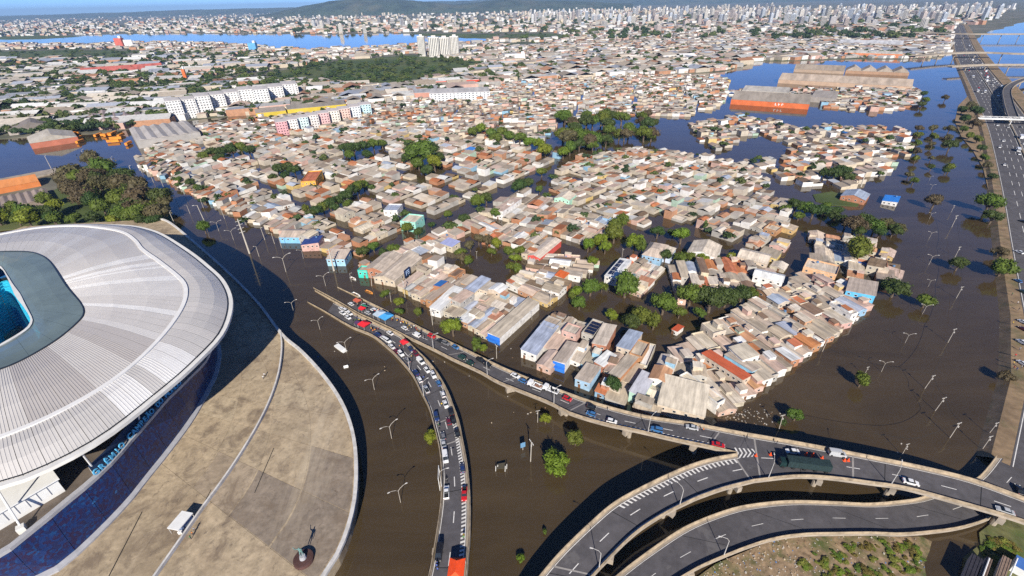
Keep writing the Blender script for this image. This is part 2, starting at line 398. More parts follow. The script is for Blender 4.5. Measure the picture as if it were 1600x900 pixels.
    for fr in piers:
        t = fr * (n - 1); i = int(t); c = offc(t, .5); ang = math.atan2(U[i].y, U[i].x); zt = c.z - 1.75
        if zt < 1.0: continue
        b = MB(); b.box(c.x, c.y, max(.3, zt - 1.0), zt, L[i] * .82, 1.7, ang)
        for k in (-1, 1):
            p = c + U[i] * (k * L[i] * .24); b.tube([(p.x, p.y, -2), (p.x, p.y, zt - .9)], .75, 10)
        p2 = c + U[i] * (L[i] * .47)
        b.box(p2.x, p2.y, max(.2, zt - .9), c.z - .7, 1.6, 1.5, ang)
        b.build('pier', M_CONC, root)
    return D
ip = lambda xs, zs: (lambda v: float(np.interp(v, xs, zs)))
zA = ip([500, 528, 600, 680, 800, 941, 1100, 1258, 1440, 1600, 1700], [-.45, -.35, .5, 1.2, 2.8, 4.8, 6.2, 7, 7, 6.6, 6.4])
zB = ip([449, 500, 530, 570, 640, 700, 800, 900, 960], [-.45, .3, .8, 1.5, 2.8, 3.8, 4.8, 5.6, 6])
A_far = [(528, 448), (561, 463), (617, 490), (673, 518), (724, 542), (775, 567), (802, 579), (880, 609), (941, 630), (1006, 647), (1078, 658), (1120, 666), (1169, 675.5), (1258, 691), (1357, 710), (1441, 727), (1518, 746), (1600, 775), (1690, 810)]
A_near = [(489, 449), (531, 472), (558, 488), (579, 497.5), (612, 513), (640, 532), (679, 551), (708, 566), (749, 585), (777, 601), (811, 615), (858, 634), (891, 651), (941, 666), (1000, 679), (1055, 692), (1104, 702), (1150, 713), (1178, 755.5), (1240, 749), (1293, 751), (1357, 759), (1411, 767), (1482, 786), (1553, 806), (1600, 821), (1675, 848)]
split = 17
DA = deck('A', 'viaduct', 'long two-lane concrete viaduct rising out of the flood beside the houses', 'viaduct', A_far[:13], A_near[:split + 1], lambda x, y: zA(x), 64, near_top=5, piers=(.36, .44, .52, .62, .73, .84, .94), dash=(60, 1e9), joints=(.33, .46, .60, .74, .96), hatch_near=(.77, .97, 1.5, 1.5, 1.1))
DA2 = deck('A2', 'viaduct', 'wide viaduct deck carrying the truck past the painted chevron gore', 'viaduct', A_far[12:], A_near[split + 1:], lambda x, y: zA(x), 40, piers=(.25, .50, .82), joints=(.02, .36, .93), dash=True)
DB = deck('B', 'exit_ramp', 'curved exit ramp crowded with parked cars between brown water', 'ramp',
    [(492, 453), (533, 475.5), (560, 491), (581, 501), (614, 516.5), (626, 521.5), (638, 533), (651, 546), (667, 561), (684, 582), (700, 610), (710, 636), (718, 658), (724, 688), (730, 720), (735, 770), (735, 830), (732, 870), (729, 905), (722, 950)],
    [(480, 471), (506, 485), (548, 509), (581, 527), (607, 547), (624, 564), (644, 588), (658, 616), (670, 640), (679, 672), (686, 702), (689, 730), (690, 760), (688, 796), (680, 850), (672, 896), (658, 950)],
    lambda x, y: zB(y), 60, near_top=3, piers=(.42, .55, .68, .8, .92), dash=(50, 1e9), joints=(.43, .66, .72), hatch_far=(.66, .93, 1.3, 1.15, .35))
DC = deck('C', 'slip_road', 'curving two-lane slip road sweeping up to join the viaduct', 'ramp',
    [(790, 980), (820, 930), (843.5, 898), (879, 857), (929, 809), (961, 783), (1000, 761), (1042.7, 740), (1080, 724.4), (1115, 714), (1152, 707)],
    [(875, 980), (904, 930), (930, 899), (987.6, 841), (1034, 809), (1080, 786), (1099.6, 778), (1133, 766.5), (1178, 755.5)],
    lambda x, y: float(np.interp(x, [790, 843, 961, 1042, 1150, 1180], [3.6, 4.2, 5.2, 6.0, 6.75, 6.8])), 44, piers=(.3, .62, .93), joints=(.2, .985), hatch_far=(.5, .985, 1.6, 1.35, .2))
DD = deck('D', 'lower_road', 'lower curving road passing beneath the viaduct beside the rubbish heap', 'ramp',
    [(895, 975), (930, 930), (964.5, 896.5), (1018, 855.6), (1071, 821), (1132.5, 796), (1178, 785.5), (1237.5, 780), (1307.5, 782), (1360, 784.5), (1421, 779.5), (1450, 773), (1490, 761), (1524, 747.5), (1543, 729), (1556, 712)],
    [(1000, 980), (1040, 925), (1080, 897), (1115, 880), (1167.5, 859), (1211, 846), (1255, 840), (1307.5, 839), (1360, 838.6), (1405, 840), (1454, 836), (1502.5, 828), (1548, 812), (1592, 786), (1622, 755), (1634, 728)],
    lambda x, y: float(np.interp(x, [900, 1080, 1237, 1360, 1444, 1548, 1600], [3.4, 3.0, 2.6, 2.0, 1.6, 1.7, 2.1])), 64, deckh=.55, piers=(.14, .37), dash=True, walk=1.0)
gz = DA2.F[0].z
tri = [DA.F[-1], DA.N[-1], DC.F[-1], DC.N[-1]]
b = MB(); ap = (DA.N[-1] + DC.F[-1]) / 2
top = [Vector((p.x, p.y, gz + .024)) for p in (DA2.F[0], ap, DA2.N[0])]
b.hexa([p - Vector((0, 0, .9)) for p in top], top); b.build('gore_slab', M_ASPH, DA2.root)

# painted chevrons on the gore
b = MB()
for k in range(11):
    x = 1150 + k * 6.6; zz = gz + .06
    hh = 8.6 - k * .62; yb = 708 - k * .15
    a0 = G(x, yb, zz); 
    for sg in (-1, 1):
        b.quad(G(x + 2, yb, zz), G(x + 4.6, yb, zz), G(x + 4.6 - 5, yb + sg * hh, zz), G(x + 2 - 5, yb + sg * hh, zz))
b.build('chevrons', M_LINE, DA2.root)

# highway on the embankment
LE = [(1483, 30), (1486, 43), (1489, 79), (1513, 140), (1532, 191), (1543, 240), (1553, 300), (1560, 353), (1566, 407), (1577, 460), (1580, 520), (1580, 600), (1575, 635), (1568, 665), (1557, 698), (1548, 714)]
HW = resample([G(x, y, 2.0) for x, y in LE], 70)
hr = []
for i in range(70):
    d = (HW[min(i + 1, 69)] - HW[max(0, i - 1)]); d.z = 0; d.normalize(); hr.append(Vector((-d.y, d.x, 0)))
if hr[35].x < 0: hr = [-v for v in hr]
def hw(i, s, dz=0): return HW[i] + hr[i] * s + Vector((0, 0, dz))
N70 = range(70)
hroot = tag(empty('highway'), kind='structure')
b = MB(); ps = [(-4, -2.6), (0, -.15), (4.2, 0), (60, 0), (64, -2.6)]; rr = [[hw(i, s, z) for i in N70] for s, z in ps]
for k in range(4): b.strip(rr[k], rr[k + 1])
b.build('embankment', M_VERGE, hroot)
for s0, s1 in ((4.6, 24), (26, 43)):
    b = MB(); b.strip([hw(i, s0, .03) for i in N70], [hw(i, s1, .03) for i in N70]); b.build('asphalt', M_ASPH, hroot)
for s in (25, 45):
    b = MB(); b.strip([hw(i, s - .25, .8) for i in N70], [hw(i, s + .25, .8) for i in N70]); b.strip([hw(i, s - .25, -.1) for i in N70], [hw(i, s - .25, .8) for i in N70]); b.strip([hw(i, s + .25, .8) for i in N70], [hw(i, s + .25, -.1) for i in N70]); b.build('barrier', M_BARR, hroot)
b = MB()
for s in (11.5, 15.5, 19.7, 30, 34, 38.4):
    for i in range(0, 70):
        if HW[i].y > 900 and i % 2: continue
        for k in (0, .5):
            if i >= 69: continue
            p0 = hw(i, s, .036).lerp(hw(i + 1, s, .036), k); p1 = hw(i, s, .036).lerp(hw(i + 1, s, .036), k + .22); r_ = hr[i] * .14
            b.quad(p0 - r_, p0 + r_, p1 + r_, p1 - r_)
tag(b.build('lane_markings', M_LINE, hroot), kind='stuff')
for s in (5.2, 23.6, 26.4, 42.6):
    b = MB(); b.strip([hw(i, s - .12, .036) for i in N70], [hw(i, s + .12, .036) for i in N70]); b.build('edge_line', M_LINE, hroot)
# far overpasses and the footbridge
def overpass(name, label, pts, z, wd, th, m=M_CONC, pier_every=35, truss=False):
    P = resample([G(x, y, z) for x, y in pts], 24); root = empty(name, (0, 0, 0), 0, label, 'footbridge' if truss else 'overpass')
    nn = []
    for i in range(24):
        d = P[min(i + 1, 23)] - P[max(0, i - 1)]; nn.append(Vector((-d.y, d.x, 0)).normalized())
    q = lambda s, dz: [P[i] + nn[i] * s + Vector((0, 0, dz)) for i in range(24)]
    b = MB(); R_ = [q(-wd / 2, 0), q(-wd / 2, -th), q(wd / 2, -th), q(wd / 2, 0)]
    for k in range(4): b.strip(R_[k], R_[(k + 1) % 4])
    b.build('deck_slab', m, root)
    for s in (-wd / 2, wd / 2 - .35):
        b = MB(); R_ = [q(s, .003), q(s, 1), q(s + .35, 1), q(s + .35, .003)]
        for k in range(3): b.strip(R_[k], R_[k + 1])
        b.build('barrier', m, root)
        if truss:
            for i in range(23):
                b = MB(); b.tube([P[i] + nn[i] * s + Vector((0, 0, (i % 2) * 2.4 + .1)), P[i + 1] + nn[i + 1] * s + Vector((0, 0, ((i + 1) % 2) * 2.4 + .1))], .12, 4); b.build('truss_bar', M_WHITE, root)
            b = MB(); b.tube([p + nn[0] * s + Vector((0, 0, 2.5)) for p in P], .14, 4); b.build('top_chord', M_WHITE, root)
    if not truss:
        b = MB(); b.strip(q(-wd / 2 + .4, .02), q(wd / 2 - .4, .02)); b.build('asphalt', M_ASPH, root)
    acc = 0
    for i in range(1, 23):
        acc += (P[i] - P[i - 1]).length
        if acc > pier_every:
            acc = 0; b = MB(); b.tube([(P[i].x, P[i].y, -1), (P[i].x, P[i].y, z - th)], .9 if not truss else .4, 8); b.build('pier', m, root)
overpass('overpass', 'pale concrete overpass crossing high above the busy highway', [(1425, 88), (1470, 84), (1500, 82.5), (1540, 82), (1600, 84), (1680, 84)], 13, 14, 1.8)
overpass('overpass', 'thinner overpass ramp crossing the highway just before the pale overpass', [(1484, 104), (1520, 102), (1560, 101), (1610, 101), (1680, 100)], 11, 9, 1.5)
overpass('overpass', 'distant overpass crossing the highway and running out over the river', [(1380, 50), (1450, 51), (1520, 53), (1600, 53), (1700, 53)], 16, 20, 2)
overpass('overpass', 'curved access ramp climbing beside the highway to the overpasses', [(1680, 118), (1620, 120), (1590, 128), (1574, 140), (1576, 160), (1584, 185)], 9, 9, 1.5)
overpass('footbridge', 'white steel truss footbridge spanning the highway', [(1529, 185), (1560, 186), (1600, 187), (1650, 188)], 8, 3, .5, M_WHITE, 30, True)
# ------------------------------------------------------------------ stadium
SCN = Vector((-197.5, 153, 0))
def radial(pxs, z, kn=23):
    P = [G(x, y, z) for x, y in pxs]; P = P + [SCN * 2 - p for p in P]
    P = resample([Vector((p.x, p.y, 0)) for p in P] + [Vector((P[0].x, P[0].y, 0)), Vector((P[1].x, P[1].y, 0))], 400)
    a = np.array([math.atan2(p.y - SCN.y, p.x - SCN.x) for p in P]); r = np.array([math.hypot(p.y - SCN.y, p.x - SCN.x) for p in P])
    k = np.argsort(a); a, r = a[k], r[k]
    a = np.concatenate([a - 2 * math.pi, a, a + 2 * math.pi]); r = np.concatenate([r, r, r])
    # light smoothing over the joints
    tt = np.linspace(-math.pi, math.pi, 721); rr = np.interp(tt, a, r)
    ker = np.hanning(kn); ker /= ker.sum(); rr = np.convolve(np.concatenate([rr[-61:-1], rr, rr[1:61]]), ker, 'same')[60:-60]
    return lambda th: float(np.interp((th + math.pi) % (2 * math.pi) - math.pi, tt, rr))
Z_RIM, Z_SEAM, Z_IN, Z_OPEN, Z_PAR, Z_POD = 29.0, 33.0, 35.4, 34.0, 17.0, 4.5
r_rim = radial([(0, 367), (50, 358), (100, 353), (150, 351), (200, 352), (225, 356), (255, 366), (300, 394), (330, 418), (350, 437), (362, 460), (364, 480), (358, 505), (345, 530), (318, 557), (290, 585), (240, 626), (190, 667), (130, 707), (60, 741), (0, 768)], Z_RIM)
r_seam = radial([(60, 356), (120, 353), (185, 361), (210, 375), (222, 390), (250, 410), (283, 437), (291, 455), (285, 480), (262, 515), (230, 550), (190, 585), (140, 618), (70, 655), (0, 683)], Z_SEAM)
r_in = radial([(0, 393), (40, 393), (62, 398), (80, 411), (105, 448), (127, 475), (131, 490), (122, 503), (90, 530), (40, 560), (0, 577)], Z_IN, 11)
r_open = radial([(0, 415), (26, 458), (46, 491), (50, 503), (40, 517), (0, 541)], Z_OPEN, 9)
def pol(f, th, z): 
    r = f(th) if callable(f) else f
    return Vector((SCN.x + r * math.cos(th), SCN.y + r * math.sin(th), z))
st = empty('stadium', (0, 0, 0), 0, 'large stadium with pale ribbed roof and navy tiled facade beside the flooded avenue', 'stadium')
M_RF = [mat('roof_sheet_%d' % i, c, var=.10, scale=.06, rough=.45, spec=.35, dirt=(.30, .27, .26), dirtscale=.03, dirtamt=.4) for i, c in enumerate([(.56, .535, .51), (.52, .50, .48), (.70, .69, .675), (.455, .425, .405), (.60, .58, .56)])]
NS = 144; TH = [2 * math.pi * i / NS - math.pi for i in range(NS + 1)]
rs = random.Random(3)
def roofz(f, ring):   # gentle dome between the rings
    return (lerp(Z_RIM, Z_SEAM, f) + 1.2 * math.sin(f * math.pi)) if ring == 0 else (lerp(Z_SEAM, Z_IN, f) + 1.0 * math.sin(f * math.pi))
for ring, (fa, fb) in enumerate(((r_rim, r_seam), (r_seam, r_in))):
    tone = 0; run = 0
    for i in range(NS):
        if run <= 0:
            th = TH[i]; deg = math.degrees(th)
            if ring == 1: tone = rs.choice([0, 4, 4, 2, 2] if -12 < deg < 60 else ([3, 3, 1, 3, 0] if deg < -22 else [0, 4, 0]))
            else: tone = rs.choice([2, 1, 2, 1] if -36 < deg < -14 else ([1, 1, 0, 1] if deg > -14 else [1, 3, 0, 1]))
            run = rs.choice([1, 1, 2, 3])
        run -= 1
        b = MB(); nr = 5; g = .012
        for k in range(nr):
            prof = [(g + (k / nr) * (1 - 2 * g), 0), (g + ((k + .80) / nr) * (1 - 2 * g), 0), (g + ((k + .80) / nr) * (1 - 2 * g), .16), (g + ((k + .995) / nr) * (1 - 2 * g), .16), (g + ((k + .995) / nr) * (1 - 2 * g), 0)]
            rows = []
            for s, dz in prof:
                dz *= (.45 if TH[i] < R(-24) else .14)
                th = lerp(TH[i], TH[i + 1], s); row = []
                for q in range(4):
                    f = q / 3; r = lerp(fa(th) - (1.2 if ring == 0 else 0), fb(th), .012 + f * .976); row.append(pol(r, th, roofz(f, ring) + dz + (tone == 2) * .03))
                rows.append(row)
            for a_, b_ in zip(rows[:-1], rows[1:]): b.strip(a_, b_)
        b.build('roof_panel', M_RF[tone], st)
M_UNDER = mat('roof_underside', (.16, .16, .17), var=.15)
b = MB()
for fa, fb, za, zb in ((r_rim, r_seam, Z_RIM - .35, Z_SEAM - .35), (r_seam, r_in, Z_SEAM - .35, Z_IN - .35)):
    b.strip([pol(fa, t, za) for t in TH], [pol(fb, t, zb) for t in TH])
b.build('roof_underside', M_UNDER, st, True)
M_RIMW = mat('rim_beam_white', (.66, .65, .62), var=.1, scale=.2)
def ringbeam(name, f, z, w_, h_, m, dr=0):
    b = MB(); pr = [(-w_ / 2, 0), (w_ / 2, 0), (w_ / 2, h_), (-w_ / 2, h_), (-w_ / 2, 0)]
    rows = [[pol(f(t) + dr + a, t, z + c) for t in TH] for a, c in pr]
    for k in range(4): b.strip(rows[k], rows[k + 1])
    return b.build(name, m, st, True)
ringbeam('rim_beam', r_rim, Z_RIM - .75, 1.5, 1.0, M_RIMW, -.75)
ringbeam('rim_gutter', r_rim, Z_RIM + .3, .4, .15, M_GLASS, -1.9)
ringbeam('seam_gutter', r_seam, Z_SEAM - .1, 1.5, .45, mat('seam_white', (.72, .71, .69), var=.06))
ringbeam('inner_edge', r_in, Z_IN - .3, .6, .5, M_GLASS)
M_POLY = mat('polycarbonate_roof', (.155, .20, .19), var=.25, scale=.05, rough=.22, spec=.6, stretch=(1, 1, 1))
M_POLY.node_tree.nodes['Principled BSDF'].inputs['Alpha'].default_value = .93
for i in range(0, NS, 3):
    b = MB(); rows = []
    for k in range(4):
        t = lerp(TH[i], TH[i + 3], .004 + .992 * k / 3); rows.append([pol(lerp(r_in(t), r_open(t), .01 + .98 * q / 3), t, lerp(Z_IN, Z_OPEN, q / 3) + .5 * math.sin(q / 3 * 3.14)) for q in range(4)])
    for k in range(3): b.strip(rows[k], rows[k + 1])
    b.build('glazed_panel', M_POLY, st)
ringbeam('opening_beam', r_open, Z_OPEN - .6, 1.5, 1.0, M_RIMW)
# seating bowl inside
M_SEAT = [mat('seats_cyan', (.03, .46, .66), var=.35, scale=1.2), mat('seats_blue', (.01, .10, .28), var=.35, scale=1.2)]
M_GRASS = mat('pitch_grass', (.05, .14, .03), var=.2, scale=.1)
for (k0, z0, k1, z1, ns, mm) in ((1.3, 31, 1.0, 28, 6, 1), (.97, 27.0, .42, 14.5, 16, 0)):
    b = MB()
    for q in range(ns):
        ka, kb = lerp(k0, k1, q / ns), lerp(k0, k1, (q + 1) / ns); za, zb = lerp(z0, z1, q / ns), lerp(z0, z1, (q + 1) / ns)
        b.strip([pol(r_open(t) * ka, t, za) for t in TH], [pol(r_open(t) * kb, t, za) for t in TH])
        b.strip([pol(r_open(t) * kb, t, za) for t in TH], [pol(r_open(t) * kb, t, zb) for t in TH])
    b.build('seating_tier', M_SEAT[mm], st)
    b = MB(); b.strip([pol(r_open(t) * k1, t, z1) for t in TH], [pol(r_open(t) * k1, t, z1 - 3.6) for t in TH]); b.build('tier_front', M_RIMW if mm == 0 else M_GLASS, st)
    for i in range(0, NS, 6):
        b = MB()
        for q in range(ns):
            ka, kb = lerp(k0, k1, q / ns), lerp(k0, k1, (q + 1) / ns); za = lerp(z0, z1, q / ns) + .05
            t0, t1 = TH[i], TH[i] + .010; b.quad(pol(r_open(t0) * ka, t0, za), pol(r_open(t1) * ka, t1, za), pol(r_open(t1) * kb, t1, za), pol(r_open(t0) * kb, t0, za))
        b.build('aisle', mat('aisle_concrete', (.36, .28, .18)), st)
b = MB(); b.v = [tuple(pol(r_open(t) * .47, t, 11.5)) for t in TH[:-1]]; b.f = [tuple(range(NS))]; b.mi = [0]; b.build('pitch', M_GRASS, st)
# facade: base on the esplanade, navy tiles, grey parapet
def ratio(pxs, z):
    P = [G(x, y, z) for x, y in pxs]; A = []; K = []
    for p in P:
        t = math.atan2(p.y - SCN.y, p.x - SCN.x); A.append(t); K.append(math.hypot(p.x - SCN.x, p.y - SCN.y) / r_rim(t))
    o_ = np.argsort(A); A = list(np.array(A)[o_]); K = list(np.array(K)[o_])
    A = [-math.pi, A[0] - R(70), A[0] - R(25)] + A + [A[-1] + R(40), math.pi]; K = [.9, .9, K[0]] + K + [.84, .9]
    return lambda t: float(np.interp((t + math.pi) % (2 * math.pi) - math.pi, A, K)) * r_rim(t)
r_base = ratio([(343, 560), (329, 604), (309, 642), (276, 691), (231, 747), (183, 805), (137, 851), (78, 900)], Z_POD)
r_par = ratio([(320, 567), (298, 589), (262, 624), (205, 690), (147, 751), (93, 795), (37, 841), (0, 873)], Z_PAR)
def facade_mat():
    m = bpy.data.materials.new('navy_tiles'); m.use_nodes = True; t = m.node_tree; N = t.nodes; L = t.links; b = N['Principled BSDF']
    b.inputs['Roughness'].default_value = .35
    tc = N.new('ShaderNodeTexCoord'); vo = N.new('ShaderNodeTexVoronoi'); vo.inputs['Scale'].default_value = 1.6; L.new(tc.outputs['Object'], vo.inputs[0])
    cr = N.new('ShaderNodeValToRGB'); e = cr.color_ramp; e.interpolation = 'CONSTANT'
    e.elements[0].color = (.012, .02, .085, 1); e.elements[1].position = .35; e.elements[1].color = (.008, .03, .13, 1)
    for p_, c_ in ((.6, (.02, .014, .06, 1)), (.8, (.008, .05, .17, 1)), (.965, (.03, .13, .32, 1))): q = e.elements.new(p_); q.color = c_
    L.new(vo.outputs['Color'], cr.inputs[0]); L.new(cr.outputs[0], b.inputs['Base Color']); return m
M_NAVY = facade_mat()
TF = [lerp(R(-125), R(75), i / 100) for i in range(101)]
for i in range(0, 100, 2):      # facade bays
    b = MB(); rows = []
    for f in (0, .5, 1):
        rows.append([pol(lerp(r_base(t) - .9, r_par(t), f) + .5 * math.sin(f * 3.14), t, lerp(Z_POD, Z_PAR, f)) for t in (TF[i] + .0004, (TF[i] + TF[i + 2]) / 2, TF[i + 2] - .0004)])
    for k in range(2): b.strip(rows[k + 1], rows[k])
    b.build('facade_panel', M_NAVY, st)
def arcbeam(name, f, z, prof, m, T=TF):
    b = MB(); rows = [[pol(f(t) + a, t, z + c) for t in T] for a, c in prof + prof[:1]]
    for k in range(len(prof)): b.strip(rows[k], rows[k + 1])
    return b.build(name, m, st)
M_GREY = mat('grey_render', (.38, .38, .40), var=.15, scale=.4)
arcbeam('parapet', r_par, Z_PAR, [(-1.5, -.4), (.25, -.4), (.25, .55), (-1.5, .55)], M_GREY)
arcbeam('base_plinth', r_base, Z_POD + .003, [(-.95, 0), (.75, 0), (.75, .5), (-.95, .9)], M_GREY)
b = MB(); b.strip([pol(r_par(t) - 1.4, t, Z_PAR - .9) for t in TF], [pol(r_par(t) * .78, t, Z_PAR - .9) for t in TF]); b.build('concourse_floor', mat('concourse_floor', (.13, .105, .085), var=.4, scale=.15), st)
b = MB(); b.strip([pol(r_par(t) * .78, t, Z_PAR - .9) for t in TF], [pol(r_par(t) * .78, t, Z_SEAM - .5) for t in TF]); b.build('concourse_wall', M_GLASS, st)
for deg in range(-120, 60, 9):
    t = R(deg); b = MB(); b.tube([pol(r_par(t) - 4, t, Z_PAR - .9), pol(min(r_rim(t) - 1.5, r_par(t) + 5), t, Z_RIM - .7)], .24, 8); b.build('roof_strut', M_WHITE, st)
    b = MB(); p = pol(r_par(t) - 4, t, 0); b.box(p.x, p.y, Z_PAR - .9, Z_PAR + .9, 1.6, 1.6, t); b.build('strut_base', M_RIMW, st)
# annex box with a window band
a0, a1 = G(-45, 826, 21.0), G(88, 749, 21.0); dv = (a1 - a0).normalized(); iv = Vector((-dv.y, dv.x, 0))
if (iv.dot(SCN - a0)) < 0: iv = -iv
b = MB(); L_ = (a1 - a0).length
ring = [a0, a1, a1 + iv * 9, a0 + iv * 9]; b.hexa([(p.x, p.y, Z_PAR - .9) for p in ring], [(p.x, p.y, 21.0) for p in ring]); ax = b.build('annex', M_WHITE, st)
for k in range(int(L_ / 2.2)):
    p = a0 + dv * (1 + k * 2.2) - iv * .06; b = MB(); ang = math.atan2(dv.y, dv.x)
    b.box(p.x, p.y, 17.4, 20.3, .12, .12, ang); b.build('mullion', M_GREY, ax)
b = MB(); ring2 = [a0 - iv * .9 - dv * .5, a1 - iv * .9 + dv * .5, a1 + iv * 9.5 + dv * .5, a0 + iv * 9.5 - dv * .5]
b.hexa([(p.x, p.y, 21.1) for p in ring2], [(p.x, p.y, 21.5) for p in ring2]); b.build('annex_roof', M_WHITE, ax)
# lettering behind the parapet
M_LET = mat('lettering_blue', (.10, .42, .70), var=.1)
txt = 'GRÊMIO CAMPEÃO DO MUNDO'
ths = []
for (x, y) in ((150, 747), (284, 601)):
    p = G(x, y, Z_PAR); ths.append(math.atan2(p.y - SCN.y, p.x - SCN.x))
for k, ch in enumerate(txt):
    if ch == ' ': continue
    t = lerp(ths[0], ths[1], (k + .5) / len(txt)); p = pol(r_par(t) - .5, t, Z_PAR + .58)
    q = pol(r_par(t + .01) - .5, t + .01, Z_PAR + .55) - p
    cu = bpy.data.curves.new('letter', 'FONT'); cu.body = ch; cu.size = 2.3; cu.extrude = .18; cu.align_x = 'CENTER'; cu.offset = .05; cu.materials.append(M_LET)
    tmp = bpy.data.objects.new('letter', cu); COL.objects.link(tmp); me = bpy.data.meshes.new_from_object(tmp.evaluated_get(bpy.context.evaluated_depsgraph_get())); bpy.data.objects.remove(tmp)
    lo = mobj('letter', me, st); lo.location = p; lo.rotation_euler = (R(78), 0, math.atan2(q.y, q.x))
b = MB(); T2 = [lerp(ths[0], ths[1], i / 30) for i in range(31)]
b.strip([pol(r_par(t) - 1.75, t, Z_PAR + .5) for t in T2], [pol(r_par(t) - 2.3, t, Z_PAR + 3.5) for t in T2]); b.build('sign_backing', mat('sign_navy', (.02, .04, .09)), st)

# ------------------------------------------------------------------ esplanade around the stadium
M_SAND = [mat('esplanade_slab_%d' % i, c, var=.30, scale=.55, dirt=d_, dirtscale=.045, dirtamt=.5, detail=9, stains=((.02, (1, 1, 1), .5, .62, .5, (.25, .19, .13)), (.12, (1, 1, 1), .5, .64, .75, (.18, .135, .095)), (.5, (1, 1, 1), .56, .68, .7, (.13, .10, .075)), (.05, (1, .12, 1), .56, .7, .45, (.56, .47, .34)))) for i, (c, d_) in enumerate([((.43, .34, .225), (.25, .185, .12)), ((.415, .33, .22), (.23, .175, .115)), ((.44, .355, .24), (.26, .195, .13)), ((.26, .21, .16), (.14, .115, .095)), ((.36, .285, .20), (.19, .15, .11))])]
pod_px = [(225, 342), (258, 344), (298, 374), (350, 420), (400, 470), (440, 522), (470, 548), (500, 580), (527, 617), (545, 655), (555, 700), (556, 760), (548, 810), (530, 860), (505, 900), (470, 955), (420, 1020)]
PE = resample([G(x, y, Z_POD + .6) for x, y in pod_px], 90)
for p in PE: p.z = Z_POD
back = [Vector((-70, 8, Z_POD)), Vector((-150, 0, Z_POD)), Vector((-330, 20, Z_POD)), Vector((-360, 180, Z_POD)), Vector((-330, 300, Z_POD))]
esp = flat('esplanade', None, Z_POD, M_SAND[1], extra=PE + back, th=6)
angs = [math.atan2(p.y - SCN.y, p.x - SCN.x) for p in PE]
IN = [pol(r_base(max(R(-72), min(R(96), a_)) if True else a_) - .5, max(R(-72), min(R(96), a_)), Z_POD) for a_ in angs]
cuts = list(range(0, 90, 5)) + [89]
for i in range(len(cuts) - 1):
    for j in range(4):
        f0, f1 = j / 4, (j + 1) / 4; b = MB()
        def pt(k, f, dz): 
            p = IN[k].lerp(PE[k], f * .985); return Vector((p.x, p.y, Z_POD + dz))
        ks = list(range(cuts[i], cuts[i + 1] + 1)); g = .004
        ctr = pt(ks[len(ks) // 2], (f0 + f1) / 2, 0); cx_, cy_ = PX(ctr)
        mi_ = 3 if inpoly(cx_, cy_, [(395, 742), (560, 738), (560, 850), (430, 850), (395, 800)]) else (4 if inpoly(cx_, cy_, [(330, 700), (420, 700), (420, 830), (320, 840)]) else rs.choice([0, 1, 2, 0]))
        A_ = [pt(k, f0 + g, .05) for k in ks]; B_ = [pt(k, f1 - g, .05) for k in ks]
        A_[0] = A_[0].lerp(A_[1], .03); A_[-1] = A_[-1].lerp(A_[-2], .03); B_[0] = B_[0].lerp(B_[1], .03); B_[-1] = B_[-1].lerp(B_[-2], .03)
        b.strip(A_, B_)
        for S_ in (A_, B_): b.strip([p - Vector((0, 0, .05)) for p in S_], S_)
        b.build('paving_slab', M_SAND[mi_], esp)
M_COPE = mat('white_coping', (.60, .58, .55), var=.15, scale=.5, dirt=(.3, .28, .25), dirtscale=.3, dirtamt=.5)
def wall_along(name, P, w0, h0, m, parent, z=None, dz=.0):
    n = len(P); nn = []
    for i in range(n):
        d = P[min(n - 1, i + 1)] - P[max(0, i - 1)]; nn.append(Vector((-d.y, d.x, 0)).normalized())
    rows = [[P[i] + nn[i] * s + Vector((0, 0, c + dz)) for i in range(n)] for s, c in ((-w0 / 2, 0), (-w0 / 2, h0), (w0 / 2, h0), (w0 / 2, 0))]
    b = MB()
    for k in range(3): b.strip(rows[k], rows[k + 1])
    for i in (0, n - 1): b.quad(*[r_[i] for r_ in rows])
    return b.build(name, m, parent)
wall_along('edge_parapet', PE, 1.1, .95, M_COPE, esp, dz=.06)
low = resample([G(x, y, Z_POD) for x, y in ((439, 519), (441, 545), (437, 580), (427, 615), (412, 650), (390, 690), (358, 740), (318, 795), (280, 850), (245, 900), (215, 945))], 40)
o = wall_along('low_wall', low, .55, 1.1, M_COPE, None, dz=.055); tag(o, 'long low white wall curving across the sandy esplanade', 'wall')
for pxs in (((428, 700), (398, 770)), ((330, 765), (312, 800)), ((222, 800), (160, 920))):   # drain slots
    b = MB(); p, q = G(*pxs[0], Z_POD), G(*pxs[1], Z_POD); b.strip([p + Vector((-.12, 0, .056)), p + Vector((.12, 0, .056))], [q + Vector((-.12, 0, .056)), q + Vector((.12, 0, .056))]); b.build('drain_slot', M_DARK, esp)
# kiosk
kz = Z_POD + .05; c = G(287, 822, kz); k = empty('kiosk', c, R(-12), 'white flat-roofed kiosk standing by the low wall on the esplanade', 'kiosk')
b = MB(); b.box(0, 0, 2.7, 2.95, 4.4, 6.4, 0); b.build('roof', M_WHITE, k); k.scale = (.82, .82, .9)
b = MB(); b.box(-.3, .6, 0, 2.7, 3.4, 4.6, 0); b.build('booth', mat('kiosk_blue', (.16, .22, .36), var=.2), k)
for sx in (-2, 2):
    for sy in (-3, 3): b = MB(); b.tube([(sx, sy, 0), (sx, sy, 2.7)], .08, 6); b.build('post', M_STEEL, k)
b = MB(); b.box(1.2, -2.4, 0, 1.1, 1.4, .7, .3); b.build('counter', M_WHITE, k)
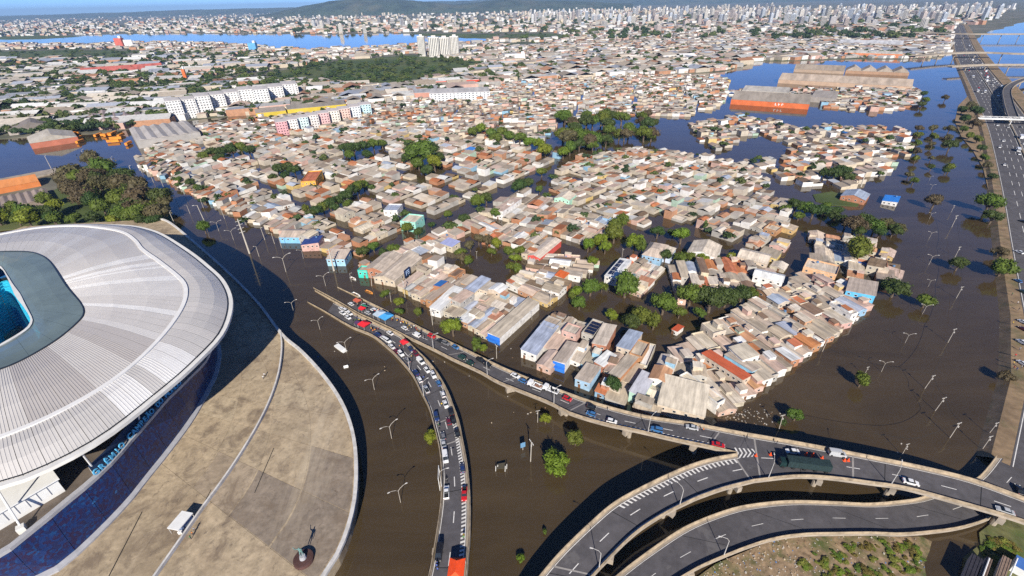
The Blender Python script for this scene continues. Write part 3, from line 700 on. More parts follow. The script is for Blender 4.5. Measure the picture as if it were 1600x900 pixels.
# ------------------------------------------------------------------ houses
rh = random.Random(11)
ROOFC = {   # colour word -> (paint variants, weight)
    'weathered grey': ([(.47, .395, .32), (.42, .345, .27), (.51, .445, .37), (.34, .28, .22), (.46, .365, .28)], 46), 'pale beige': ([(.60, .52, .42), (.57, .475, .37), (.63, .565, .48)], 21),
    'orange tiled': ([(.48, .18, .08), (.46, .24, .14)], 13), 'pinkish': ([(.54, .41, .34), (.50, .37, .30)], 15), 'white metal': ([(.72, .72, .70), (.66, .65, .63)], 6), 'blue-grey metal': ([(.36, .41, .50), (.40, .43, .50)], 2.5), 'brown': ([(.22, .15, .10)], 6), 'bright blue': ([(.05, .20, .55)], .25)}
WALLC = {'cream': ([(.56, .48, .37), (.50, .44, .36)], 32), 'white': ([(.72, .70, .67)], 24), 'raw orange brick': ([(.42, .20, .11), (.46, .25, .15)], 16), 'pink': ([(.55, .37, .31)], 8), 'light blue': ([(.26, .44, .58)], 2.5), 'yellow': ([(.58, .43, .18)], 2.5), 'pale green': ([(.38, .50, .40)], 2.5), 'grey': ([(.40, .38, .35)], 20)}
def pick(d):
    k = rh.choices(list(d), [d[q][1] for q in d])[0]; i = rh.randrange(len(d[k][0])); return k, i
M_R, M_W = {}, {}
for k_, (cs, _) in ROOFC.items():
    for i, c_ in enumerate(cs):
        M_R[k_, i] = mat('roof_%s_%d' % (k_.replace(' ', '_'), i), c_, var=.28, scale=.45, stretch=(2.2, .35, 1), rand=.12, dirt=tuple(q * .42 for q in c_), dirtscale=.22, dirtamt=.38, bands=(('X', 1.3, .11), ('Y', 2.4, .09)), rough=.85 if 'metal' not in k_ else .5)
for k_, (cs, _) in WALLC.items():
    for i, c_ in enumerate(cs): M_W[k_, i] = mat('wall_%s_%d' % (k_.replace(' ', '_'), i), c_, var=.18, scale=.6, rand=.15, dirt=tuple(q * .45 for q in c_), dirtscale=.35, dirtamt=.5)
M_TANK = mat('water_tank_blue', (.10, .20, .36), var=.1)
M_FRAME = mat('window_frame', (.6, .58, .55), var=.1)
M_SOLAR = mat('solar_cells', (.015, .02, .05), var=.2, rough=.2, spec=.6)
def window_mesh():
    b = MB(); b.box(0, 0, -.5, .5, 1.2, .08, m=0); b.quad((-.48, -.05, -.4), (.48, -.05, -.4), (.48, -.05, .4), (-.48, -.05, .4), m=1); return b.mesh('window', [M_FRAME, M_GLASS])
WIN = window_mesh()
def door_mesh():
    b = MB(); b.box(0, 0, -1.05, 1.05, 1.0, .1); return b.mesh('door', mat('door_wood', (.18, .09, .05), var=.3))
DOOR = door_mesh()
_t = MB(); _t.tube([(0, 0, 0), (0, 0, .75), (0, 0, .9)], [.6, .68, .2], 10); TANK = _t.mesh('water_tank', M_TANK)

HS = []        # house specs
def spec(cx, cy, a, w, d, h, where, roof=None, wall=None, typ=None, sig=None, **kw):
    s = dict(cx=cx, cy=cy, a=a, w=w, d=d, h=h, where=where, roof=roof or pick(ROOFC), wall=wall or pick(WALLC), typ=typ or rh.choices(['gable', 'shed', 'flat'], [52, 36, 12])[0], sig=sig); s.update(kw)
    HS.append(s); return s
def rheight():
    return rh.choices([rh.uniform(1.7, 2.7), rh.uniform(2.7, 3.9), rh.uniform(4.6, 6.0)], [56, 35, 9])[0]
def block(FL, FR, BR, BL, nrow, lotw, where, fill=.96):
    P = [G(x, y, 2.6) for x, y in (FL, FR, BR, BL)]; fl, fr, br, bl = P
    Lf = ((fr - fl).length + (br - bl).length) / 2; Ld = ((bl - fl).length + (br - fr).length) / 2
    cut = [0] + sorted(min(.9, max(.1, (i / nrow) + rh.uniform(-.06, .06))) for i in range(1, nrow)) + [1]
    for r in range(nrow):
        u = 0.0
        while u < .985:
            du = min(lotw * .82 * rh.uniform(.7, 1.4) / Lf, 1 - u)
            if du * Lf < 3: break
            um, vm = u + du / 2, (cut[r] + cut[r + 1]) / 2
            f = lambda uu, vv: (fl.lerp(fr, uu)).lerp(bl.lerp(br, uu), vv)
            c = f(um, vm); e1 = f(u + du, vm) - f(u, vm); e2 = f(um, cut[r + 1]) - f(um, cut[r])
            a = math.atan2(e2.y, e2.x) - math.pi / 2
            sw = abs(e1.x * math.cos(a) + e1.y * math.sin(a))
            dd = e2.length
            k = 1 if dd < 13 or rh.random() < .2 else (2 if dd < 24 else 3)
            if rh.random() < fill:
                s0 = 0
                for q in range(k):
                    ff = 1 if k == 1 else (1 - s0 if q == k - 1 else (1 / k) * rh.uniform(.75, 1.25))
                    vv = s0 + ff / 2 - .5; s0 += ff
                    cc = c + e2 * vv
                    spec(cc.x + rh.uniform(-.2, .2), cc.y, a + rh.uniform(-.02, .02), sw * rh.uniform(.95, 1.03), dd * ff * rh.uniform(.93, 1.02), rheight(), where)
            u += du
def pxrect(FL, FR, BR, BL, h):
    P = [G(x, y, h) for x, y in (FL, FR, BR, BL)]; fl, fr, br, bl = P; c = sum(P, Vector()) / 4
    e1 = ((fr - fl) + (br - bl)) / 2; e2 = ((bl - fl) + (br - fr)) / 2; a = math.atan2(e2.y, e2.x) - math.pi / 2
    return c.x, c.y, a, abs(e1.x * math.cos(a) + e1.y * math.sin(a)), e2.length
def sig(label, FL, FR, BR, BL, h, roof, wall, typ='shed', **kw):
    h = h if h < 3.6 else 1.4 + h * .56
    cx, cy, a, w_, d_ = pxrect(FL, FR, BR, BL, h)
    spec(cx, cy, a, w_, d_, h, '', (roof, 0), (wall, 0), typ, sig=label, **kw)
sig('two-storey brick house with bright orange walls behind a turquoise shop front', (572, 418), (596, 428), (625, 402), (604, 392), 6.5, 'weathered grey', 'raw orange brick', 'gable')
sig('small turquoise shop front at the avenue corner of the houses', (561, 421), (571, 427), (577, 420), (567, 414), 5.0, 'weathered grey', 'pale green', 'flat', paint=(.05, .55, .45))
sig('long grey warehouse with a dark blue billboard on its side wall', (588, 430), (612, 442), (656, 406), (632, 394), 4.4, 'weathered grey', 'cream', 'gable')
sig('corner shop with bright blue front and row of windows along white side', (764, 520), (779, 528), (842, 474), (826, 465), 5.0, 'weathered grey', 'white', 'shed', bluefront=True, sidewin=7)
sig('tall mint green two-storey house above the narrow street', (629, 344), (645, 352), (659, 341), (643, 332), 8.5, 'pale beige', 'pale green', 'flat', paint=(.30, .66, .56))
sig('white house with bright blue trim standing in the row by the viaduct', (866, 562), (881, 570), (903, 541), (888, 530), 6.0, 'weathered grey', 'white', 'shed', bluefront=True)
sig('long house under a pale blue-grey metal roof by the viaduct', (816, 546), (836, 556), (872, 512), (851, 501), 4.5, 'blue-grey metal', 'white', 'shed')
sig('tall raw brick house with beige roof and solar panels beside it', (927, 534), (945, 544), (962, 513), (944, 502), 8.0, 'pale beige', 'raw orange brick', 'shed')
sig('flat roof covered with dark solar panels between brick houses', (909, 520), (926, 528), (943, 506), (927, 499), 6.0, 'weathered grey', 'grey', 'flat', solar=True)
sig('tall narrow house with blue-grey roof above brick terraces', (964, 540), (984, 549), (1003, 522), (984, 514), 8.5, 'blue-grey metal', 'cream', 'shed')
sig('raw brick terrace house with grey slab roof behind the blue-grey roof', (984, 552), (1002, 560), (1014, 540), (998, 530), 7.0, 'weathered grey', 'raw orange brick', 'flat')
sig('white-roofed house with orange brick side wall near the viaduct', (929, 566), (943, 573), (963, 556), (949, 548), 6.0, 'white metal', 'raw orange brick', 'shed')
sig('house with pale blue terrace front standing in the water by the viaduct', (899, 590), (921, 601), (938, 576), (918, 566), 4.5, 'weathered grey', 'light blue', 'shed', paint=(.34, .5, .66))
sig('long orange brick house with grey roof beside the white-roofed house', (952, 583), (968, 592), (1000, 556), (985, 548), 6.0, 'weathered grey', 'raw orange brick', 'shed')
sig('house with light grey metal roof and mint green front wall', (984, 612), (1004, 621), (1024, 589), (1004, 579), 6.0, 'blue-grey metal', 'pale green', 'shed', paint=(.42, .62, .52), roofpaint=(.5, .5, .54))
sig('broad cream building with fanned beige roof at the tip of the block', (1016, 637), (1112, 646), (1098, 600), (1046, 596), 5.5, 'pale beige', 'cream', 'shed', sidewin=6)
sig('long two-storey house with orange-red tiled roof and shaded gallery', (1160, 594), (1174, 587), (1109, 546), (1097, 554), 7.0, 'orange tiled', 'cream', 'shed', sidewin=8, roofpaint=(.55, .12, .05))
sig('narrow light blue walled house beside the orange-red tiled roof', (1176, 582), (1187, 574), (1143, 548), (1133, 556), 5.5, 'weathered grey', 'light blue', 'shed', paint=(.30, .58, .80))
sig('white two-storey house with small dark windows and grey roof', (1165, 566), (1182, 553), (1160, 534), (1143, 546), 8.0, 'pale beige', 'white', 'shed', sidewin=3)
sig('long white parapet house beside the broad cream building', (1122, 633), (1132, 625), (1072, 582), (1062, 589), 6.0, 'pale beige', 'white', 'flat')
sig('bright light blue two-storey building near the eastern water edge', (1322, 455), (1367, 464), (1371, 443), (1328, 434), 8.0, 'weathered grey', 'light blue', 'shed', paint=(.12, .46, .74), sidewin=6)
sig('peach coloured house block behind the light blue building', (1256, 417), (1306, 432), (1312, 418), (1262, 404), 7.0, 'pale beige', 'pink', 'flat', paint=(.66, .40, .22))
sig('school building with grey hipped roof and blue end wall among trees', (1006, 398), (1030, 404), (1046, 386), (1016, 375), 6.0, 'weathered grey', 'light blue', 'hip')
sig('small white school wing with pale roof beside the hipped roof', (1034, 396), (1047, 401), (1056, 389), (1042, 384), 6.0, 'pale beige', 'white', 'shed', paint=(.55, .62, .75))
sig('wide sports hall with flat grey roof behind the trees', (1075, 394), (1118, 403), (1128, 386), (1085, 374), 6.5, 'pale beige', 'white', 'gable')
sig('hall with white rounded roof at the end of the long house row', (1178, 428), (1222, 444), (1226, 432), (1182, 418), 7.0, 'white metal', 'white', 'gable')
sig('house with blue-grey sheet roof in the row facing the avenue', (727, 452), (739, 458), (766, 437), (753, 431), 4.5, 'blue-grey metal', 'cream', 'shed')
sig('house with bluish sheet roof beside the tree-lined pond', (690, 379), (704, 387), (717, 380), (703, 372), 4.5, 'blue-grey metal', 'cream', 'shed', roofpaint=(.33, .36, .58))
sig('long white plastered house in the row facing the avenue', (673, 480), (686, 487), (722, 452), (710, 446), 5.0, 'white metal', 'white', 'shed')
sig('shack with bright blue roof at the water edge of the quarter', (1379, 313), (1402, 318), (1406, 309), (1384, 304), 2.6, 'bright blue', 'white', 'shed', roofpaint=(.03, .22, .68))
sig('long shed with pale grey roof beside a grassy bank', (1314, 306), (1352, 313), (1360, 303), (1322, 297), 3.5, 'blue-grey metal', 'raw orange brick', 'gable')
sig('tall yellow-orange house rising above its neighbours', (474, 281), (489, 288), (501, 273), (485, 263), 9.5, 'orange tiled', 'yellow', 'flat', paint=(.72, .38, .06))
sig('light blue house with grey roof on the avenue front', (441, 366), (467, 376), (480, 363), (455, 354), 4.8, 'weathered grey', 'light blue', 'gable', paint=(.20, .46, .72))
sig('pale blue corner house behind the tall avenue pole', (512, 402), (536, 408), (545, 396), (524, 388), 5.5, 'weathered grey', 'light blue', 'shed', paint=(.32, .55, .72))
sig('white house with navy roof on the avenue front', (472, 380), (496, 384), (503, 373), (480, 368), 5.5, 'bright blue', 'pink', 'shed', roofpaint=(.03, .06, .22))
sig('small hut with orange-red roof standing alone in the flooded pond', (1050, 514), (1058, 519), (1068, 511), (1060, 507), 2.2, 'orange tiled', 'white', 'shed', roofpaint=(.55, .10, .04))
sig('house with bright orange-red roof amid beige roofs', (868, 430), (880, 436), (888, 428), (877, 422), 5.0, 'orange tiled', 'cream', 'shed', roofpaint=(.62, .13, .03))
sig('house with mint green front wall by the middle street', (868, 309), (888, 314), (900, 305), (878, 299), 6.5, 'pale beige', 'pale green', 'gable', paint=(.38, .64, .50))
sig('white two-storey house with cut-out windows above the street', (602, 327), (618, 333), (627, 323), (610, 317), 8.0, 'blue-grey metal', 'white', 'flat', sidewin=2)
sig('house with red painted wall beside the tree-ringed pond', (826, 399), (842, 404), (876, 378), (860, 370), 4.6, 'pale beige', 'pink', 'gable', paint=(.62, .10, .08))
sig('house with solar panels and white walls at the pond street', (946, 430), (962, 437), (986, 409), (970, 402), 5.5, 'white metal', 'white', 'shed', solar=True)
sig('pale cream warehouse beside the dark street in the eastern blocks', (1152, 402), (1198, 412), (1206, 398), (1160, 388), 6.0, 'pale beige', 'cream', 'gable', sidewin=4)
SIGN = len(HS)
W1, W2, W3, W4 = 'in the row facing the flooded avenue', 'in the row beside the viaduct', 'in the eastern blocks by open water', 'in the middle blocks'
block((628, 447), (786, 354), (742, 332), (560, 417), 2, 7, 'between the two narrow streets')
block((622, 447), (776, 533), (846, 478), (682, 405), 2, 6.6, W1, 1)
block((753, 375), (836, 405), (876, 377), (795, 346), 2, 7, 'behind the tree-ringed pond')
block((856, 475), (946, 401), (846, 397), (792, 444), 3, 7, 'between the tree-ringed pond and the dark street')
block((800, 342), (922, 381), (972, 348), (848, 305), 3, 8, 'in the middle blocks')
block((748, 330), (798, 343), (846, 307), (808, 291), 2, 8, 'in the middle blocks')
block((800, 552), (985, 636), (1025, 541), (868, 488), 3, 7, W2, 1)
block((985, 640), (1124, 656), (1098, 582), (1036, 556), 2, 9, W2)
block((1128, 648), (1292, 531), (1180, 466), (1045, 548), 2, 6.4, 'in the long eastern row by open water', 1)
block((1292, 533), (1374, 467), (1247, 403), (1184, 462), 3, 7, W3)
block((1250, 414), (1404, 444), (1408, 390), (1243, 354), 4, 8.5, W3, .86)
block((932, 435), (1003, 459), (1042, 419), (986, 399), 2, 7, 'on the near side of the school')
block((1058, 471), (1226, 443), (1192, 399), (1045, 415), 2, 6.6, 'on the near side of the school')
block((1095, 372), (1170, 396), (1205, 372), (1130, 352), 2, 8, W4)
block((380, 339), (546, 405), (574, 390), (406, 323), 2, 8, 'on the western avenue front')
block((216, 257), (372, 335), (394, 322), (238, 243), 2, 8, 'on the western avenue front')
# keep-out areas: streets, ponds, parks
STREETS = [([(549, 393), (622, 376), (689, 344), (769, 307), (800, 293), (860, 260), (905, 240)], 6), ([(620, 446), (684, 403), (744, 368)], 3.5), ([(796, 552), (850, 498), (885, 465), (935, 419), (955, 395)], 6), ([(1225, 445), (1240, 415), (1262, 395), (1240, 380), (1180, 372)], 4.5), ([(1010, 345), (1080, 365), (1150, 385)], 3), ([(440, 300), (500, 330), (560, 372)], 3), ([(400, 285), (470, 318)], 4), ([(620, 262), (700, 300), (770, 330)], 3)]
STREETS = [([G(x, y, 0) for x, y in P], w_) for P, w_ in STREETS]
KEEP = [[(690, 402), (745, 373), (800, 392), (845, 412), (800, 442), (760, 432), (720, 417)], [(895, 480), (938, 438), (1000, 466), (1090, 472), (1190, 452), (1135, 487), (1085, 508), (1040, 540), (1010, 522), (960, 507), (915, 494)], [(978, 398), (1005, 352), (1165, 377), (1192, 397), (1040, 412)], [(855, 215), (870, 190), (960, 178), (1075, 185), (1020, 222), (900, 247), (868, 245)], [(1125, 236), (1160, 214), (1232, 219), (1226, 246), (1180, 256), (1140, 248)], [(482, 338), (575, 288), (582, 300), (492, 346)], [(528, 250), (540, 228), (600, 222), (606, 240), (560, 255)], [(642, 272), (648, 236), (688, 232), (692, 262), (720, 268), (690, 280)], [(382, 285), (392, 276), (430, 290), (425, 300)], [(318, 252), (330, 240), (392, 232), (396, 246), (345, 257)], [(425, 285), (440, 262), (470, 262), (470, 280)]]
KEEPW = [[G(x, y, 0) for x, y in P] for P in KEEP]
def area(pxs, axis, lot, where, fill=.95, street=2, gap=6.5):
    lot *= .9
    P = [G(x, y, 2) for x, y in pxs]; a0, a1 = G(*axis[0], 2), G(*axis[1], 2); e1 = (a1 - a0).normalized(); e1.z = 0; e2 = Vector((-e1.y, e1.x, 0))
    if e2.y < 0: e2 = -e2
    S = [p.dot(e1) for p in P]; T = [p.dot(e2) for p in P]
    a = math.atan2(e1.y, e1.x)
    if math.cos(a) < 0: a += math.pi
    t = min(T); row = 0
    while t < max(T):
        d_ = rh.uniform(9, 13) * lot; s = min(S) + rh.uniform(0, 5); acc = 0
        while s < max(S):
            w_ = rh.uniform(6, 11) * lot
            c = e1 * (s + w_ / 2) + e2 * (t + d_ / 2)
            if inpoly(c.x, c.y, P) and rh.random() < fill: spec(c.x, c.y, a + rh.uniform(-.012, .012), w_ * rh.uniform(.94, 1.02), d_ * rh.uniform(.93, 1.01), rheight(), where)
            s += w_; acc += w_
            if acc > 70: s += gap; acc = 0
        t += d_; row += 1
        if row % street == 0: t += gap
area([(213, 252), (262, 278), (307, 295), (320, 309), (371, 332), (404, 351), (440, 367), (491, 387), (547, 403), (622, 372), (727, 322), (800, 290), (862, 258), (890, 240), (800, 225), (690, 207), (600, 192), (430, 207), (330, 202), (240, 217)], ((622, 376), (800, 293)), 1.0, 'in the western blocks behind the avenue', .95, 2, 8.5)
area([(880, 264), (910, 242), (1000, 230), (1100, 240), (1190, 264), (1207, 300), (1238, 330), (1215, 350), (1240, 356), (1205, 372), (1130, 352), (1095, 370), (1000, 350), (968, 337), (885, 308), (858, 288)], ((885, 308), (1000, 345)), .85, 'in the dense blocks behind the school', .93, 2, 5)
area([(1165, 374), (1215, 347), (1243, 352), (1408, 394), (1402, 440), (1340, 432), (1250, 412), (1225, 422), (1197, 397)], ((1243, 352), (1408, 390)), 1.0, 'in the band of houses under the dark trees', .9, 2, 6)
area([(1245, 202), (1300, 192), (1355, 197), (1420, 202), (1418, 237), (1392, 262), (1330, 292), (1232, 287), (1200, 264), (1150, 247), (1095, 222), (1078, 192), (1150, 180), (1212, 187)], ((1245, 265), (1390, 258)), .9, 'in the north-eastern blocks by open water', .85)
area([(1130, 142), (1275, 137), (1435, 137), (1435, 165), (1370, 172), (1290, 167), (1280, 152), (1145, 150)], ((1145, 150), (1435, 160)), 1.0, 'beyond the orange warehouse')
area([(250, 205), (430, 206), (600, 191), (690, 206), (800, 224), (860, 214), (870, 190), (960, 178), (1080, 180), (1130, 160), (1140, 116), (1000, 116), (800, 127), (620, 158), (430, 176)], ((620, 180), (1000, 190)), 1.05, 'in the far blocks', .88)
def keep_ok(s):
    x, y = s['cx'], s['cy']
    for P in KEEPW:
        if inpoly(x, y, P): return False
    hw_ = min(s['w'], s['d']) * .5
    for P, wd in STREETS:
        if polydist(x, y, P) < wd * .72 + hw_ * .5: return False
    return True
SIGS = HS[:SIGN]
def clear_of_sigs(s):
    for g in SIGS:
        dx, dy = s['cx'] - g['cx'], s['cy'] - g['cy']
        if abs(dx) + abs(dy) > 60: continue
        c_, n_ = math.cos(-g['a']), math.sin(-g['a']); lx, ly = dx * c_ - dy * n_, dx * n_ + dy * c_
        if abs(lx) < g['w'] / 2 + .4 and abs(ly) < g['d'] / 2 + .4: return False
    return True
auto = [s for s in HS[SIGN:] if keep_ok(s) and clear_of_sigs(s) and s['w'] > 2.5 and s['d'] > 3]
# nearer blocks first: no two lots overlap
grid = {}; kept = []
for s in auto:
    k = (int(s['cx'] // 14), int(s['cy'] // 14)); bad = False
    for i in (-1, 0, 1):
        for j in (-1, 0, 1):
            for q in grid.get((k[0] + i, k[1] + j), ()):
                if q['where'] != s['where'] and math.hypot(q['cx'] - s['cx'], q['cy'] - s['cy']) < .36 * (min(q['w'], q['d']) + min(s['w'], s['d'])): bad = True
    if not bad: grid.setdefault(k, []).append(s); kept.append(s)
auto = kept
size = lambda s: s['w'] * s['d'] * PPM((s['cx'], s['cy'], 3)) ** 2 * (HC / math.hypot(s['cy'], HC))
auto.sort(key=size, reverse=True)
NIND = 296 - SIGN
near_h, far_h = auto[:NIND], auto[NIND:]
def roof_geo(s, z0):
    """roof in local coordinates: returns MB"""
    w_, d_, h, typ = s['w'] / 2, s['d'] / 2, z0, s['typ']; b = MB(); o_ = .25; th = .12
    W_, D_ = w_ + o_, d_ + o_
    def slab(pts, dz=th): b.hexa([(x, y, z) for x, y, z in pts], [(x, y, z + dz) for x, y, z in pts])
    if typ == 'gable':
        if D_ >= W_:
            r = W_ * .30; slab([(-W_, -D_, h), (0, -D_, h + r), (0, D_, h + r), (-W_, D_, h)]); slab([(0.004, -D_, h + r), (W_, -D_, h), (W_, D_, h), (0.004, D_, h + r)])
        else:
            r = D_ * .30; slab([(-W_, -D_, h), (W_, -D_, h), (W_, 0, h + r), (-W_, 0, h + r)]); slab([(-W_, 0.004, h + r), (W_, 0.004, h + r), (W_, D_, h), (-W_, D_, h)])
    elif typ == 'hip':
        r = min(W_, D_) * .5; b.hexa([(-W_, -D_, h), (W_, -D_, h), (W_, D_, h), (-W_, D_, h)], [(-W_ * .4, -D_ * .4, h + r), (W_ * .4, -D_ * .4, h + r), (W_ * .4, D_ * .4, h + r), (-W_ * .4, D_ * .4, h + r)])
    elif typ == 'shed':
        r = s['w'] * .09 * s.get('dirn', 1); 
        if D_ > W_: slab([(-W_, -D_, h + max(0, -r)), (W_, -D_, h + max(0, r)), (W_, D_, h + max(0, r)), (-W_, D_, h + max(0, -r))])
        else: slab([(-W_, -D_, h), (W_, -D_, h), (W_, D_, h + s['d'] * .1), (-W_, D_, h + s['d'] * .1)])
    else:
        slab([(-w_ - .05, -d_ - .05, h - .1), (w_ + .05, -d_ - .05, h - .1), (w_ + .05, d_ + .05, h - .1), (-w_ - .05, d_ + .05, h - .1)], .15)
    return b
def house(s):
    two = s['h'] > 5; 
    lab = s['sig'] or '%s house with %s walls and %s %s roof %s' % ('two-storey' if two else 'single-storey', s['wall'][0], s['roof'][0], s['typ'] if s['typ'] != 'shed' else 'sloping', s['where'])
    two = two; rw_ = ' '.join(lab.split()[:16]); lab = rw_
    root = empty('house', (s['cx'], s['cy'], 0), s['a'], lab, 'house', None if s['sig'] else 'houses ' + s['where'])
    w_, d_, h = s['w'], s['d'], s['h']
    wm = M_W[s['wall']]; rm = M_R[s['roof']]
    if s.get('paint'): wm = mat('wall_paint_%s' % str(s['paint']), s['paint'], var=.15, scale=.6, dirt=tuple(q * .5 for q in s['paint']), dirtscale=.35, dirtamt=.4)
    if s.get('roofpaint'): rm = mat('roof_paint_%s' % str(s['roofpaint']), s['roofpaint'], var=.22, scale=.5, stretch=(2, .4, 1), dirt=tuple(q * .5 for q in s['roofpaint']), dirtscale=.3, dirtamt=.4)
    if 'dirn' not in s: s['dirn'] = rh.choice([-1, 1])
    b = MB()
    if s['typ'] == 'flat':
        b.box(0, 0, -1.5, h - .11, w_, d_)
        for (x, y, ww, dd) in ((0, -d_ / 2 + .08, w_, .16), (0, d_ / 2 - .08, w_, .16), (-w_ / 2 + .08, 0, .16, d_ - .34), (w_ / 2 - .08, 0, .16, d_ - .34)): b.box(x, y, h + .055, h + .75, ww, dd)
    elif s['typ'] == 'shed' and d_ + .5 > w_ + .5:
        r = w_ * .09; zl = h + (r if s['dirn'] < 0 else 0); zr = h + (r if s['dirn'] > 0 else 0)
        b.hexa([(-w_ / 2, -d_ / 2, -1.5), (w_ / 2, -d_ / 2, -1.5), (w_ / 2, d_ / 2, -1.5), (-w_ / 2, d_ / 2, -1.5)], [(-w_ / 2, -d_ / 2, zl - .02), (w_ / 2, -d_ / 2, zr - .02), (w_ / 2, d_ / 2, zr - .02), (-w_ / 2, d_ / 2, zl - .02)])
    else: b.box(0, 0, -1.5, h - .02, w_, d_)
    if s['typ'] == 'gable':
        if d_ >= w_:
            r = w_ / 2 * .28
            for y in (-d_ / 2, d_ / 2): b.quad((-w_ / 2, y, h), (w_ / 2, y, h), (0, y, h + r))
        else:
            r = d_ / 2 * .28
            for x in (-w_ / 2, w_ / 2): b.quad((x, -d_ / 2, h), (x, d_ / 2, h), (x, 0, h + r))
    b.build('wall', wm, root)
    rf = roof_geo(s, h).build('roof', rm, root)
    # patch sheets: replaced roof sheets a hand above the old roof
    ppm = PPM((s['cx'], s['cy'], h))
    n_ = max(1, min(4, int(w_ / 2.6))) if not s.get('bluefront') else 2
    for fl_ in range(2 if two else 1):
        for q in range(n_):
            if rh.random() < .25 and not s['sig']: continue
            o = mobj('window', WIN, root); o.location = (-w_ / 2 + w_ * (q + .5) / n_, -d_ / 2 - .03, h - 1.35 - fl_ * 2.7)
    nside = s.get('sidewin', 2 if d_ > 8 else 1)
    sgn = 1 if math.cos(s['a']) * (s['cx']) < 0 else -1
    for q in range(nside):
        o = mobj('window', WIN, root); o.location = (sgn * (w_ / 2 + .03), -d_ / 2 + d_ * (q + .5) / nside, h - 1.4); o.rotation_euler = (0, 0, R(90) * sgn)
    if rh.random() < .35 and not s.get('bluefront'):
        o = mobj('door', DOOR, root); o.location = (rh.uniform(-.3, .3) * w_, -d_ / 2 - .04, .75)
    if s.get('bluefront'):
        b = MB(); b.box(0, -d_ / 2 - .12, -.5, h * .95, w_ + .1, .2); b.build('front_wall', mat('blue_front', (.03, .18, .62), var=.2), root)
        b = MB(); b.box(0, -d_ / 2 - .9, h * .55, h * .55 + .25, w_ + .4, 1.6); b.build('awning', mat('blue_front', (.03, .18, .62)), root)
    if s.get('solar'):
        for i in range(3):
            for j in range(4): b = MB(); b.box((i - 1) * w_ * .27, (j - 1.5) * d_ * .2, h + .35, h + .42, w_ * .25, d_ * .18); b.build('solar_panel', M_SOLAR, root)
    if rh.random() < .07 and not s.get('solar') and s['typ'] != 'gable':
        o = mobj('water_tank', TANK, root); o.location = (rh.uniform(-.25, .25) * w_, rh.uniform(.1, .3) * d_, h + .12 + s['w'] * .09)
    # rear lean-to or upper room gives the roofscape its clutter
    if rh.random() < .5 and ppm > 2.2 and not s['sig'] and w_ > 4:
        aw, ad = w_ * rh.uniform(.4, .7), min(d_ * .4, rh.uniform(2.5, 5)); ax_ = rh.choice([-1, 1]) * (w_ - aw) / 2 * .95; ay = rh.uniform(-.25, .3) * d_
        zt = h + s['w'] * .1 + rh.uniform(.9, 2.2)
        b = MB(); b.box(ax_, ay, h - .3, zt, aw, ad); up = b.build('upper_room', M_W[pick(WALLC)] if rh.random() < .5 else wm, root)
        b = MB(); b.hexa([(ax_ - aw / 2 - .15, ay - ad / 2 - .15, zt + .004), (ax_ + aw / 2 + .15, ay - ad / 2 - .15, zt + .004), (ax_ + aw / 2 + .15, ay + ad / 2 + .15, zt + .3), (ax_ - aw / 2 - .15, ay + ad / 2 + .15, zt + .3)], [(ax_ - aw / 2 - .15, ay - ad / 2 - .15, zt + .12), (ax_ + aw / 2 + .15, ay - ad / 2 - .15, zt + .12), (ax_ + aw / 2 + .15, ay + ad / 2 + .15, zt + .42), (ax_ - aw / 2 - .15, ay + ad / 2 + .15, zt + .42)])
        b.build('upper_roof', M_R[pick(ROOFC)], up)
    return root
for s in SIGS + near_h: house(s)
# billboard on the grey warehouse
g_ = next(s for s in SIGS if 'billboard' in s['sig']); ca, sa = math.cos(g_['a']), math.sin(g_['a']); lx, ly = g_['w'] / 2 + .75, -g_['d'] * .12
c = Vector((g_['cx'] + lx * ca - ly * sa, g_['cy'] + lx * sa + ly * ca, 0)); an = g_['a'] + math.pi / 2; dv = Vector((5.4, 0, 0))
bb = empty('billboard', (c.x, c.y, 0), an, 'dark blue billboard with white strokes on the grey warehouse wall', 'billboard')
b = MB(); b.box(0, -.3, 1.2, 6.0, dv.length, .25); b.build('panel', mat('billboard_navy', (.012, .03, .09)), bb)
for (x, z, w_, h_) in ((-1.1, 3.6, .45, 2.6), (-.3, 4.7, 1.2, .5), (-.4, 3.6, .9, .45), (1.2, 4.7, 1.2, .5), (.75, 4.1, .4, 1.0), (1.2, 3.6, 1.2, .45), (1.65, 3.0, .4, .9), (1.1, 2.5, 1.3, .45)):
    b = MB(); b.box(x, -.46, z - h_ / 2, z + h_ / 2, w_, .06); b.build('lettering', mat('billboard_white', (.45, .6, .85)), bb)
for x in (-2, 2): b = MB(); b.box(x, 0, -1, 1.2, .2, .2); b.build('post', M_STEEL, bb)

